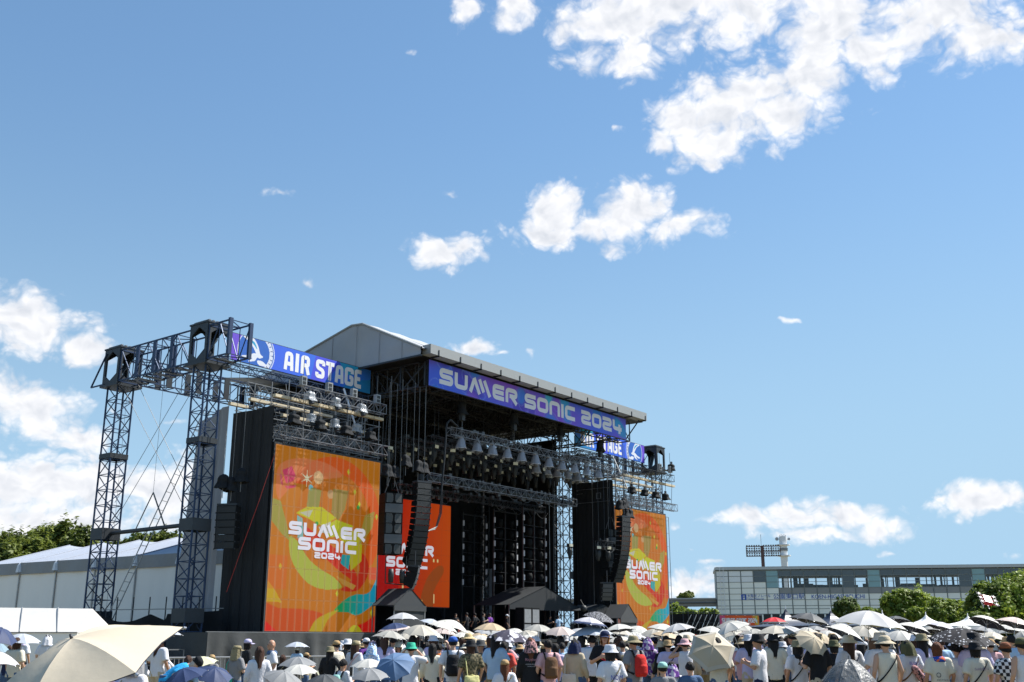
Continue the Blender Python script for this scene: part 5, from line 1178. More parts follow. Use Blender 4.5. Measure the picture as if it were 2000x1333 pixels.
navy_tent = mat('tent_navy', (.030, .038, .062), .45, 0, .2, 1.)
peak_tent(1534, 1188, 58, 3.4, navy_tent, 'dark navy peaked tent behind the red umbrella'); peak_tent(1622, 1192, 55, 3.4, navy_tent, 'dark navy peaked tent behind the big silver umbrella')
peak_tent(1808, 1200, 58, 3.4, canvas, 'white peaked tent in front of the right trees, left one'); peak_tent(1890, 1203, 58, 3.4, canvas, 'white peaked tent in front of the right trees, right one'); peak_tent(1723, 1196, 62, 3.2, canvas, 'white peaked tent tip behind the big silver umbrella')
dp = at(1928, 1173, 42); t = thing('drone', 'red and white multirotor drone hovering in front of the big right tree', 'drone', dp, HEAD - math.pi / 2); t.rotation_euler = (R(38), R(14), HEAD - math.pi / 2); redp = mat('drone_red', (.55, .03, .04), .35)
part('body', redp, t, lambda b: (b.box((-.13, -.20, -.07), (.13, .20, .07)), b.box((-.05, -.24, -.02), (.05, .22, .03))), local=True)
for y in (-.2, 0, .2):
    for s in (-1, 1):
        a = part('arm', redp, t, lambda b: b.tube((0, y, 0), (s * .26, y * 1.15, .03), .018, 6), local=True)
        part('rotor', mat('rotor_grey', (.45, .42, .42), .4), a, lambda b: [b.add([(s * .26 + .10 * math.cos(q) - .010 * math.sin(q), y * 1.15 + .10 * math.sin(q) + .010 * math.cos(q), .07), (s * .26 + .10 * math.cos(q) + .010 * math.sin(q), y * 1.15 + .10 * math.sin(q) - .010 * math.cos(q), .065), (s * .26 - .10 * math.cos(q) + .010 * math.sin(q), y * 1.15 - .10 * math.sin(q) - .010 * math.cos(q), .07), (s * .26 - .10 * math.cos(q) - .010 * math.sin(q), y * 1.15 - .10 * math.sin(q) + .010 * math.cos(q), .065)], [(0, 1, 2, 3)]) for q in (s + y * 7, s + y * 7 + 1.05, s + y * 7 + 2.09)] + [b.tube((s * .26, y * 1.15, .02), (s * .26, y * 1.15, .075), .03, 8, None, True)], local=True)
for s in (-1, 1): part('skid', white_paint, t, lambda b: (b.tube((s * .1, -.2, -.2), (s * .1, .2, -.2), .012), b.tube((s * .1, -.1, -.2), (s * .05, -.08, -.04), .012), b.tube((s * .1, .1, -.2), (s * .05, .08, -.04), .012)), local=True)

# ------------------------------------------------------------------ crowd barriers
def barrier(p, rz):
    t = thing('crowd_barrier', 'x', 'barrier', p, rz)
    part('frame', alu, t, lambda b: b.path([(-1.1, 0, .15), (-1.1, 0, 1.1), (1.1, 0, 1.1), (1.1, 0, .15), (-1.1, 0, .15)], .03, 6), local=True)
    for k in range(11): part('bar', alu, t, lambda b: b.tube((-.92 + .184 * k, 0, .15), (-.92 + .184 * k, 0, 1.1), .012, 5), local=True)
    for s in (-1, 1): part('foot', steel_grey, t, lambda b: b.box((s * .8 - .03, -.35, 0), (s * .8 + .03, .35, .05)), local=True); part('foot_leg', alu, t, lambda b: b.tube((s * .8, 0, .05), (s * .8, 0, .15), .02), local=True)
    return t
b0 = barrier((0, 0, 0), 0); P0 = at(335, 1255, 45); P0.z = 0; P1 = at(770, 1255, 50); P1.z = 0; dv_ = (P1 - P0); nB = int(dv_.length / 2.3); dv_.normalize()
for k in range(nB):
    o = b0 if k == 0 else copy_tree(b0); o.location = P0 + dv_ * (2.3 * k); o.rotation_euler.z = math.atan2(dv_.y, dv_.x)
    tag(o, 'metal crowd barrier in front of the grey skirt, %s from the left' % (ORD[k] if k < 14 else str(k)), 'barrier', 'crowd barriers')
# ------------------------------------------------------------------ people
def ell(c, r, n=12, m=8): 
    b = MB(); c = Vector(c); b.grid(lambda a, t: c + Vector((r[0] * math.cos(6.28319 * a) * math.sin(math.pi * t), r[1] * math.sin(6.28319 * a) * math.sin(math.pi * t), -r[2] * math.cos(math.pi * t))), n, m); return b
def rcone(b, p, q, r1, r2, n=10, flat=False):
    p = Vector(p); q = Vector(q); d = (q - p).normalized(); a = d.orthogonal().normalized(); e = d.cross(a); ring = []
    if flat: prof = [(0, 1e-4, p), (0, r1, p), (0, r2, q), (0, 1e-4, q)]
    else: prof = [(-r1 * math.cos(t), r1 * math.sin(t) + 1e-4, p) for t in (0, .5, 1.0, 1.5708)] + [(r2 * math.sin(t), r2 * math.cos(t) + 1e-4, q) for t in (0, .55, 1.05, 1.5708)]
    for off, rr, c in prof:
        ring.append([c + d * off + (a * math.cos(6.28319 * i / n) + e * math.sin(6.28319 * i / n)) * rr for i in range(n)])
    v = [x for r_ in ring for x in r_]; f = [(j * n + i, j * n + (i + 1) % n, (j + 1) * n + (i + 1) % n, (j + 1) * n + i) for j in range(len(ring) - 1) for i in range(n)]
    f += [tuple(reversed(range(n))), tuple(range((len(ring) - 1) * n, len(ring) * n))]; b.add(v, f)
def loft(b, rings, n=16):
    v = []; m = len(rings)
    for (z, rx, ry, cx_, cy_) in rings: v += [(cx_ + rx * math.cos(6.28319 * i / n), cy_ + ry * math.sin(6.28319 * i / n), z) for i in range(n)]
    f = [(j * n + i, j * n + (i + 1) % n, (j + 1) * n + (i + 1) % n, (j + 1) * n + i) for j in range(m - 1) for i in range(n)] + [tuple(reversed(range(n))), tuple(range((m - 1) * n, m * n))]
    b.add(v, f)
def fuse(b, voxel, ratio=1., smooth_it=3, fold=0., seed=0):
    """one continuous skin over overlapping volumes"""
    me = bpy.data.meshes.new('tmp'); me.from_pydata([tuple(p) for p in b.v], [], b.f); me.update(); o = bpy.data.objects.new('tmp', me); COL.objects.link(o)
    bm = bmesh.new(); bm.from_mesh(me); bmesh.ops.remove_doubles(bm, verts=bm.verts, dist=2e-4); bmesh.ops.recalc_face_normals(bm, faces=bm.faces); bm.to_mesh(me); bm.free()
    r_ = o.modifiers.new('r', 'REMESH'); r_.mode = 'VOXEL'; r_.voxel_size = voxel; r_.use_smooth_shade = True
    s = o.modifiers.new('s', 'SMOOTH'); s.factor = .5; s.iterations = smooth_it
    if ratio < 1: d = o.modifiers.new('d', 'DECIMATE'); d.ratio = ratio
    bpy.context.view_layer.update(); out = bpy.data.meshes.new_from_object(o.evaluated_get(bpy.context.evaluated_depsgraph_get()))
    bpy.data.objects.remove(o); bpy.data.meshes.remove(me)
    if fold:
        q = random.Random(seed); ks = [(q.uniform(8, 26), q.uniform(-14, 14), q.uniform(10, 34), q.uniform(0, 6)) for _ in range(6)]; co = np.zeros(len(out.vertices) * 3); out.vertices.foreach_get('co', co); co = co.reshape(-1, 3)
        nn = np.zeros(len(out.vertices) * 3); out.vertices.foreach_get('normal', nn); nn = nn.reshape(-1, 3)
        w = sum(np.sin(co[:, 0] * k[0] + co[:, 1] * k[1] + co[:, 2] * k[2] + k[3]) for k in ks) / 3; co += nn * (w * fold)[:, None]; out.vertices.foreach_set('co', co.reshape(-1)); out.update()
    out.polygons.foreach_set('use_smooth', [True] * len(out.polygons)); return out
POSE = {   # elbow and wrist of the left (-x) and right (+x) arm; the figure faces +y
    'rest': (((-.25, -.03, 1.12), (-.25, .10, .90)), ((.25, -.03, 1.12), (.25, .10, .90))),
    'hold': (((-.25, -.03, 1.12), (-.22, .14, .92)), ((.27, .04, 1.13), (.15, .25, 1.20))),
    'hold_left': (((-.27, .04, 1.13), (-.15, .25, 1.20)), ((.25, -.03, 1.12), (.22, .14, .92))),
    'phone': (((-.29, .18, 1.20), (-.12, .34, 1.42)), ((.29, .18, 1.20), (.12, .34, 1.42))),
    'hat': (((-.36, .08, 1.30), (-.17, .08, 1.52)), ((.36, .08, 1.30), (.17, .08, 1.52))),
    'reach': (((-.25, -.03, 1.12), (-.25, .10, .90)), ((.33, .08, 1.50), (.20, .14, 1.72))),
    'chest': (((-.27, .02, 1.12), (-.08, .28, 1.22)), ((.27, .02, 1.12), (.08, .28, 1.22))),
    'hip': (((-.25, -.03, 1.12), (-.25, .10, .90)), ((.40, -.06, 1.14), (.20, .04, .98))),
}
HAND = {'hold': Vector((.125, .305, 1.225)), 'hold_left': Vector((-.125, .305, 1.225)), 'sit': Vector((.14, .33, .50)), 'bend': Vector((0, 0, 0))}
def shift(pose):
    if pose == 'sit':      # seated on the ground with crossed legs: the trunk comes down
        return lambda p: Vector((p[0], p[1], p[2] - .78))
    if pose == 'bend':
        def g(p):
            p = Vector(p)
            if p.z < .95: return p
            q = p - Vector((0, 0, .95)); a = R(62); return Vector((q.x, q.y * math.cos(a) + q.z * math.sin(a), q.z * math.cos(a) - q.y * math.sin(a) + .95))
        return g
    return lambda p: Vector(p)
def arms(pose): return POSE['hold' if pose == 'sit' else ('chest' if pose == 'bend' else pose)]
def hand(b, T, w, d, n, grip):
    lat = d.cross(n).normalized()
    for k in (-1.0, -.33, .33, 1.0): rcone(b, T(w + lat * (.024 * k)), T(w + d * .075 + lat * (.030 * k)), .016, .014, 7)
    for k, ln in zip((-1.0, -.33, .33, 1.0), (.058, .070, .074, .064)):
        p0 = w + d * .075 + lat * (.030 * k); c = 1.0 if grip else .45
        p1 = p0 + (d * math.cos(c) + n * math.sin(c)) * ln * .55; p2 = p1 + (d * math.cos(2.1 * c) + n * math.sin(2.1 * c)) * ln * .55
        rcone(b, T(p0), T(p1), .0105, .0098, 7); rcone(b, T(p1), T(p2), .0098, .0085, 7)
    th0 = w + d * .022 + lat * .028; th1 = th0 + lat * .032 + d * .026 + n * .012; rcone(b, T(th0), T(th1), .014, .0115, 7); rcone(b, T(th1), T(th1 + d * .03 + n * (.022 if grip else .008) - lat * .006), .0115, .009, 7)
def body_mesh(pose):
    b = MB(); T = shift(pose)
    def E_(c, r_):
        e = ell(c, r_); b.add([T(p) for p in e.v], e.f)
    E_((0, .012, 1.590), (.077, .094, .112)); E_((0, .035, 1.525), (.056, .064, .062)); E_((0, .108, 1.565), (.014, .018, .022)); E_((0, .092, 1.528), (.026, .014, .014)); E_((0, .085, 1.492), (.026, .022, .018))
    for s in (-1, 1): E_((s * .078, .0, 1.575), (.012, .022, .032)); E_((s * .03, .088, 1.60), (.022, .014, .010))
    rcone(b, T((0, -.012, 1.36)), T((0, .0, 1.50)), .062, .054)
    E_((0, -.005, 1.25), (.165, .105, .19)); E_((0, .0, 1.05), (.142, .098, .17)); E_((0, -.005, .94), (.162, .112, .13)); rcone(b, T((-.15, -.01, 1.375)), T((.15, -.01, 1.375)), .056, .056)
    for (e, w), s in zip(arms(pose), (-1, 1)):
        e = Vector(e); w = Vector(w); sh = Vector((s * .175, -.008, 1.365))
        rcone(b, T(sh), T(e), .056, .041); rcone(b, T(e), T(w), .041, .028)
        d = (w - e).normalized(); grip = pose in ('hold', 'hold_left', 'sit', 'phone', 'chest', 'hat', 'reach')
        n = Vector((-s, .15, .1)); n = (n - d * n.dot(d)).normalized(); hand(b, T, w, d, n, grip)
    for s in (-1, 1):
        hp = Vector((s * .088, 0, .90))
        if pose == 'sit':
            hp = T((s * .10, 0, .90)); k = Vector((s * .34, .30, .22)); a = Vector((-s * .02, .42, .09))
            rcone(b, hp, k, .085, .060); rcone(b, k, a, .058, .040); rcone(b, a, a + Vector((-s * .16, .04, -.02)), .042, .028)
        else:
            k = Vector((s * .10, .015, .49)); a = Vector((s * .105, -.015, .085)); rcone(b, hp, k, .088, .058); rcone(b, k, a, .060, .040); rcone(b, a + Vector((0, -.03, -.045)), a + Vector((s * .02, .15, -.055)), .040, .032)
    return fuse(b, .0125, .42, 2)
def shirt_mesh(pose, kind):
    b = MB(); T = shift(pose); q = MB()
    loft(q, [(.80 if pose != 'sit' else .84, .185, .135, 0, 0), (.95, .180, .130, 0, -.003), (1.08, .170, .122, 0, -.002), (1.24, .187, .128, 0, -.006), (1.34, .182, .112, 0, -.010), (1.40, .135, .088, 0, -.014), (1.435, .078, .072, 0, -.012)])
    b.add([T(p) for p in q.v], q.f); rcone(b, T((-.150 if kind != 'tank' else -.11, -.010, 1.368)), T((.150 if kind != 'tank' else .11, -.010, 1.368)), .078, .078)
    for (e, w), s in zip(arms(pose), (-1, 1)):
        e = Vector(e); w = Vector(w); sh = Vector((s * .168, -.008, 1.362))
        if kind == 'tank': continue
        if kind == 'tee': rcone(b, T(sh), T(sh.lerp(e, .88)), .084, .088, 12, True); rcone(b, T(sh), T(sh.lerp(e, .3)), .084, .082, 12)
        else: rcone(b, T(sh), T(e), .078, .066, 12); rcone(b, T(e), T(e.lerp(w, .93)), .066, .050, 12, True)
    return fuse(b, .019, .5, 2, .0055, len(pose) * 7 + len(kind))
def trousers_mesh(pose, kind):
    b = MB(); T = shift(pose)
    if pose == 'sit':
        e = ell((0, .0, .17), (.19, .17, .17)); b.add(e.v, e.f)
        for s in (-1, 1): rcone(b, (s * .1, 0, .13), (s * .34, .30, .22), .11, .09); rcone(b, (s * .34, .30, .22), (s * .02, .41, .10), .085, .07)
    elif kind == 'skirt': loft(b, [(.40, .30, .27, 0, 0), (.62, .26, .23, 0, 0), (.85, .19, .145, 0, 0), (1.02, .165, .122, 0, 0)])
    else:
        loft(b, [(.80, .178, .132, 0, 0), (.92, .180, .130, 0, 0), (1.02, .165, .118, 0, 0)])
        for s in (-1, 1): rcone(b, (s * .09, 0, .86), (s * .10, .012, .49), .105, .085, 12); rcone(b, (s * .10, .012, .49), (s * .105, -.012, .12 if kind == 'long' else .40), .085, .075, 12, True)
    return fuse(b, .022, .5, 2, .005, 5)
HT = (0, .012, 1.59)
def hair_mesh(kind):
    b = MB(); c = Vector(HT)
    def cap(z0, out, back):
        def fn(a, t):
            th = 6.28319 * a; front = max(0., math.sin(th)); lim = 1.75 - .80 * front ** 2 + back * max(0., -math.sin(th))
            el = t * min(lim, 2.3); d = Vector((math.cos(th) * math.sin(el), math.sin(th) * math.sin(el), math.cos(el)))
            wob = 1 + .03 * math.sin(9 * th + 3 * t) + .025 * math.sin(23 * th + 8 * t) + .03 * math.sin(5 * th - 7 * t) * t + .02 * math.sin(14 * th + 17 * t)
            return c + Vector((d.x * (.088 + out), (d.y * (.104 + out)), d.z * (.120 + out))) * wob
        b.grid(fn, 30, 12)
    if kind == 'short': cap(0, .004, .25)
    elif kind == 'bob':
        cap(0, .010, .35); b.grid(lambda a, t: c + Vector(((.100 - .02 * t) * math.cos(math.pi * (1 + 1.3 * (a - .5)) + math.pi / 2) * 1.0, (.112 - .01 * t) * math.sin(math.pi * (1 + 1.3 * (a - .5)) + math.pi / 2), .02 - .16 * t + .01 * math.sin(a * 40))), 26, 6)
    else:
        cap(0, .008, .3); b.grid(lambda a, t: c + Vector(((.098 + .035 * t - .065 * t * t) * (1 + .05 * t * math.sin(a * 23 + 4 * t)) * math.cos(math.pi * (1 + 1.15 * (a - .5)) + math.pi / 2) * (1 + .03 * math.sin(a * 50)), (.110 + .055 * t) * math.sin(math.pi * (1 + 1.15 * (a - .5)) + math.pi / 2), .03 - (.30 + .07 * math.sin(math.pi * a)) * t + .022 * math.sin(a * 33) * t + .012 * math.sin(a * 71) * t)), 40, 10)
    return b
def hat_mesh(kind):
    b = MB(); c = (0, .008, 0)
    if kind == 'bucket': b.lathe([(.0, 1.728), (.075, 1.726), (.094, 1.715), (.108, 1.645), (.112, 1.635), (.150, 1.592), (.153, 1.588), (.110, 1.630), (.0, 1.64)], 26, c, 1, 1.12)
    elif kind == 'wide': b.lathe([(.0, 1.735), (.06, 1.732), (.090, 1.712), (.110, 1.655), (.113, 1.640), (.15, 1.622), (.192, 1.594), (.194, 1.589), (.113, 1.630), (0, 1.64)], 30, c, 1, 1.08)
    elif kind == 'cap':
        b.lathe([(.0, 1.728), (.045, 1.724), (.080, 1.700), (.098, 1.660), (.102, 1.615), (.0, 1.612)], 24, c, 1, 1.10)
        b.grid(lambda a, t: (math.cos(math.pi * a) * (.098 - .012 * t), .045 + math.sin(math.pi * a) * (.07 + .095 * t), 1.624 - .018 * t - .012 * math.cos(math.pi * a) ** 2), 16, 4); b.grid(lambda a, t: (math.cos(math.pi * (1 - a)) * (.098 - .012 * t), .045 + math.sin(math.pi * a) * (.07 + .095 * t), 1.617 - .018 * t - .012 * math.cos(math.pi * a) ** 2), 16, 4)
    elif kind == 'hood':
        q = random.Random(2); b.grid(lambda a, t: ((.102 + .05 * t ** 2.2 + .014 * t * math.sin(a * 44)) * math.cos(6.28319 * a) * math.sin(min(1.57, 2.6 * t)) , .0 + (.118 + .05 * t ** 2.2 + .014 * t * math.sin(a * 37)) * math.sin(6.28319 * a) * math.sin(min(1.57, 2.6 * t)) * (1 if math.sin(6.28319 * a) < 0 else .92), 1.722 - .07 * t - (.24 if math.sin(6.28319 * a) < .55 else .03) * t ** 1.4), 40, 10)
    elif kind == 'cone': b.lathe([(.0, 1.80), (.02, 1.795), (.105, 1.66), (.175, 1.585), (.178, 1.580), (.11, 1.63), (0, 1.65)], 22, c, 1, 1.08)
    elif kind == 'flap':
        b.lathe([(.0, 1.728), (.075, 1.724), (.098, 1.700), (.110, 1.64), (0, 1.64)], 24, c, 1, 1.1)
        b.grid(lambda a, t: (math.cos(math.pi * a) * (.10 + .02 * t), .045 + math.sin(math.pi * a) * (.07 + .12 * t), 1.636 - .03 * t), 16, 4); b.grid(lambda a, t: (.118 * math.cos(math.pi * (1 + a)) * (1 + .25 * t + .05 * math.sin(a * 40)), .0 + .125 * math.sin(math.pi * (1 + a)) * (1 + .3 * t), 1.64 - .26 * t), 24, 6)
    return b
MESH = {}
def shared(key, make, name):
    if key not in MESH:
        m = make()
        if isinstance(m, MB):
            me = bpy.data.meshes.new(name); me.from_pydata([tuple(p) for p in m.v], [], m.f); me.polygons.foreach_set('use_smooth', [True] * len(me.polygons)); m = me
        m.name = name; m.materials.clear(); m.materials.append(None); MESH[key] = m
    return MESH[key]
def put(name, me, parent, m, loc=(0, 0, 0)):
    o = bpy.data.objects.new(name, me); COL.objects.link(o); o.parent = parent; o.location = loc
    o.material_slots[0].link = 'OBJECT'; o.material_slots[0].material = m; return o
CLOTHC = {'white': (.66, .66, .70), 'cream': (.66, .61, .50), 'black': (.016, .017, .020), 'navy': (.018, .026, .07), 'grey': (.22, .22, .23), 'dark grey': (.06, .062, .065), 'beige': (.50, .42, .30), 'khaki': (.26, .22, .13), 'olive': (.10, .10, .05), 'brown': (.14, .075, .04), 'pink': (.60, .36, .38), 'lilac': (.50, .46, .66), 'light blue': (.36, .52, .70), 'blue': (.03, .10, .40), 'bright blue': (.03, .33, .66), 'red': (.55, .03, .025), 'coral': (.68, .10, .08), 'green': (.04, .40, .26), 'purple': (.16, .05, .28), 'denim': (.07, .12, .22), 'tan': (.42, .28, .14), 'mint': (.32, .58, .52), 'orange': (.72, .20, .05), 'rust': (.22, .08, .04), 'silver': (.60, .62, .66), 'straw': (.55, .42, .22), 'yellow': (.66, .62, .28)}
def cloth(c):
    if c.startswith('pattern'): return MATS[c]
    return mat('cloth_' + c, CLOTHC[c], .85, 0, .10, 6., .25, 30., .2)
def pattern(name, c1, c2, kind, scale):
    m = mat(name, c1, .8, 0, 0, 1, 0, 1, .2); t = m.node_tree; p = t.nodes['Principled BSDF']; tcn = [q for q in t.nodes if q.type == 'TEX_COORD'][0]; x = [q for q in t.nodes if q.type == 'MIX'][0]
    if kind == 'dots': v = t.nodes.new('ShaderNodeTexVoronoi'); v.inputs['Scale'].default_value = scale; out = v.outputs['Distance']; lo, hi = .30, .22
    elif kind == 'check': v = t.nodes.new('ShaderNodeTexChecker'); v.inputs['Scale'].default_value = scale; out = v.outputs['Fac']; lo, hi = .3, .7
    else: v = t.nodes.new('ShaderNodeTexNoise'); v.inputs['Scale'].default_value = scale; v.inputs['Detail'].default_value = 2; out = v.outputs['Fac']; lo, hi = .50, .54
    t.links.new(tcn.outputs['Object'], v.inputs['Vector']); r_ = t.nodes.new('ShaderNodeMapRange'); r_.inputs[1].default_value = lo; r_.inputs[2].default_value = hi; t.links.new(out, r_.inputs[0])
    for l in list(x.inputs[0].links): t.links.remove(l)
    t.links.new(r_.outputs[0], x.inputs[0]); x.inputs[6].default_value = tuple(c1) + (1,); x.inputs[7].default_value = tuple(c2) + (1,)
pattern('pattern_diamond', (.02, .02, .025), (.66, .66, .66), 'check', 16); pattern('pattern_camo', (.18, .15, .09), (.05, .05, .03), 'noise', 22); pattern('pattern_bluewhite', (.22, .40, .66), (.72, .76, .82), 'noise', 26)
pattern('pattern_purple', (.15, .05, .28), (.62, .55, .66), 'noise', 12); pattern('pattern_towel', (.02, .08, .40), (.72, .16, .06), 'noise', 10); pattern('pattern_pinkblack', (.50, .26, .26), (.03, .03, .035), 'noise', 20); pattern('pattern_dotred', (.50, .03, .03), (.72, .66, .66), 'dots', 26)
pattern('pattern_blackdots', (.020, .020, .024), (.50, .50, .52), 'dots', 17); pattern('pattern_blacklace', (.03, .03, .034), (.28, .28, .30), 'noise', 34); pattern('pattern_violetprint', (.055, .050, .075), (.60, .58, .62), 'noise', 4.5)
SKIN = [mat('skin_a', (.52, .30, .20), .5, 0, .06, 8.), mat('skin_b', (.44, .24, .155), .5, 0, .06, 8.), mat('skin_c', (.58, .36, .26), .5, 0, .06, 8.)]
def hair_mat(name, c):
    m = mat(name, c, .62, 0, .5, 1., .9, 1., .22); t = m.node_tree; tcn = [q for q in t.nodes if q.type == 'TEX_COORD'][0]; mp = t.nodes.new('ShaderNodeMapping'); mp.inputs['Scale'].default_value = (120, 120, 14); t.links.new(tcn.outputs['Object'], mp.inputs[0])
    for q in t.nodes:
        if q.type == 'TEX_NOISE': t.links.new(mp.outputs[0], q.inputs['Vector'])
        if q.type == 'BUMP': q.inputs['Distance'].default_value = .02
    return m
HAIR = {'black': hair_mat('hair_black', (.014, .012, .012)), 'brown': hair_mat('hair_brown', (.060, .028, .018)), 'auburn': hair_mat('hair_auburn', (.13, .045, .02)), 'orange': hair_mat('hair_orange', (.42, .19, .05))}
eye_m = mat('eye_dark', (.015, .012, .012), .25); lip_m = mat('lip', (.38, .14, .12), .5)
ALL_LABELS = {}
def uniq(lab):
    n = ALL_LABELS.get(lab, 0); ALL_LABELS[lab] = n + 1; return n
PEOPLE = []
def person(base, rz, s, pose='rest', shirt='white', kind='tee', legs='denim', lkind='long', hat=None, hatc='beige', hair='short', hairc='black', label=None, face=False, strap=None, glasses=False, scarf=None, group=None, px_=0):
    t = bpy.data.objects.new('person', None); COL.objects.link(t); t.location = base; t.rotation_euler = (0, 0, rz); t.scale = (s, s, s); t.empty_display_size = .2
    sk_ = SKIN[rnd.randrange(3)]; shoe_c = rnd.choice(('white', 'black', 'grey', 'brown'))
    put('body', shared(('body', pose), lambda: body_mesh(pose), 'body'), t, sk_)
    put('shirt', shared(('shirt', pose, kind), lambda: shirt_mesh(pose, kind), 'shirt'), t, cloth(shirt))
    lk = 'long' if pose in ('sit',) else lkind
    put('trousers' if lk != 'skirt' else 'skirt', shared(('legs', pose == 'sit', lk), lambda: trousers_mesh('sit' if pose == 'sit' else 'rest', lk), 'trousers'), t, cloth(legs))
    if pose not in ('sit',):
        for sx in (-1, 1): put('shoe', shared(('shoe', sx), lambda: fuse((lambda b: (rcone(b, (sx * .105, -.05, .05), (sx * .122, .14, .038), .052, .045), b)[-1])(MB()), .016, 1., 2), 'shoe'), t, cloth(shoe_c))
    T = shift(pose)
    def tr(b): b.v = [tuple(T(p)) for p in b.v]; return b
    pk = pose if pose in ('sit', 'bend') else ''
    if hair: put('hair', shared(('hair', pk, hair), lambda: tr(hair_mesh(hair)), 'hair'), t, HAIR[hairc])
    if hat: put('hat', shared(('hat', pk, hat), lambda: tr(hat_mesh(hat)), 'hat'), t, cloth(hatc))
    if face:
        for sx in (-1, 1):
            put('eye', shared(('eye', pk, sx), lambda: tr(ell((sx * .031, .104, 1.583), (.013, .006, .006))), 'eye'), t, eye_m); put('eyebrow', shared(('brow', pk, sx), lambda: tr(ell((sx * .032, .106, 1.604), (.018, .006, .004))), 'eyebrow'), t, HAIR['black'])
        put('mouth', shared(('mouth', pk), lambda: tr(ell((0, .106, 1.527), (.022, .006, .006))), 'mouth'), t, lip_m)
    if glasses: put('sunglasses', shared(('shades',), lambda: (lambda b: (b.add(ell((-.034, .110, 1.585), (.028, .008, .019)).v, ell((0, 0, 0), (1, 1, 1)).f), b.add(ell((.034, .110, 1.585), (.028, .008, .019)).v, ell((0, 0, 0), (1, 1, 1)).f), b.tube((-.08, .02, 1.59), (-.06, .10, 1.59), .004), b.tube((.08, .02, 1.59), (.06, .10, 1.59), .004), b)[-1])(MB()), 'sunglasses'), t, eye_m)
    if strap: put('strap', shared(('strap', pk), lambda: tr((lambda b: (b.grid(lambda a, c: (.215 * math.cos(6.28319 * a) * .93 , (.150 * math.sin(6.28319 * a)) - .005, 1.16 + .24 * math.cos(6.28319 * a) + .035 * c), 40, 1), b)[-1])(MB())), 'strap'), t, cloth(strap))
    if scarf: put('scarf', shared(('scarf',), lambda: (lambda b: (b.lathe([(.085, 1.46), (.115, 1.44), (.135, 1.39), (.12, 1.36), (.08, 1.37)], 18, (0, -.01, 0)), b)[-1])(MB()), 'scarf'), t, cloth(scarf))
    tag(t, label, 'person', group); PEOPLE.append((t, px_, label, dict(shirt=shirt, hat=hat, hatc=hatc, hair=hair, hairc=hairc)))
    return t
def face_stage(p, jit=0.): d = Vector((64 - p.x, 0 - p.y, 0)); return math.atan2(d.y, d.x) - math.pi / 2 + jit
AWAY = HEAD - math.pi / 2
def who(x, y, d, turn=None, hat=None, far=1.48, **k):
    """person whose head (or hat) tops out at pixel x, y, d metres off; turn = degrees from facing straight away"""
    d *= far; p = at(x, y, d); top = {None: 1.705, 'cone': 1.80}.get(hat, 1.73); s = max(.80, min(1.12, p.z / top))
    rz = AWAY + R(turn) if turn is not None else face_stage(p, rnd.choice((rnd.uniform(-.45, .45), rnd.uniform(-.45, .45), rnd.uniform(-1.3, 1.3))))
    return person(Vector((p.x, p.y, 0)), rz, s, hat=hat, px_=x, **k)
def on_back(t, body, m, z, h, w, y=-.155, x=0.): 
    o = text(body, t, m, (x - w / 2, y, z), (1, 0, 0), (0, 0, 1), (0, -1, 0), h, w, .004); o.name = 'print'; return o
def backpack(t, c, label, tote=False, h=.44, x=0., z=1.0):
    b = thing('backpack' if not tote else 'tote_bag', label, 'bag', t.location, 0); b.rotation_euler = t.rotation_euler; b.scale = t.scale
    if not tote:
        put('pack', shared(('pack',), lambda: fuse((lambda q: (loft(q, [(.92, .11, .07, 0, -.20), (.96, .145, .095, 0, -.205), (1.15, .15, .10, 0, -.205), (1.30, .135, .085, 0, -.20), (1.36, .09, .05, 0, -.19)]), loft(q, [(.97, .11, .05, 0, -.28), (1.14, .11, .05, 0, -.28)]), q)[-1])(MB()), .018, .5, 3, .004, 3), 'pack'), b, cloth(c))
        for s in (-1, 1): put('strap', shared(('packstrap', s), lambda: (lambda q: (q.path([(s * .10, -.14, 1.30), (s * .115, -.09, 1.42), (s * .12, .02, 1.44), (s * .13, .12, 1.33), (s * .14, .13, 1.15), (s * .16, .0, 1.02), (s * .13, -.13, .98)], .02, 6), q)[-1])(MB()), 'strap'), b, cloth('black' if c != 'black' else 'dark grey'))
    else:
        put('bag', shared(('tote',), lambda: fuse((lambda q: (loft(q, [(.62, .17, .045, -.05, -.20), (.66, .19, .06, -.05, -.20), (.9, .18, .05, -.05, -.19), (1.0, .165, .03, -.05, -.185)]), q)[-1])(MB()), .016, .5, 2, .006, 8), 'bag'), b, cloth(c))
        put('handle', shared(('totehandle',), lambda: (lambda q: (q.path([(-.15, -.19, .98), (-.17, -.13, 1.30), (-.165, .0, 1.435), (-.15, .10, 1.30), (-.12, -.05, 1.05), (.05, -.19, .98)], .012, 5), q)[-1])(MB()), 'handle'), b, cloth(c))
    return b
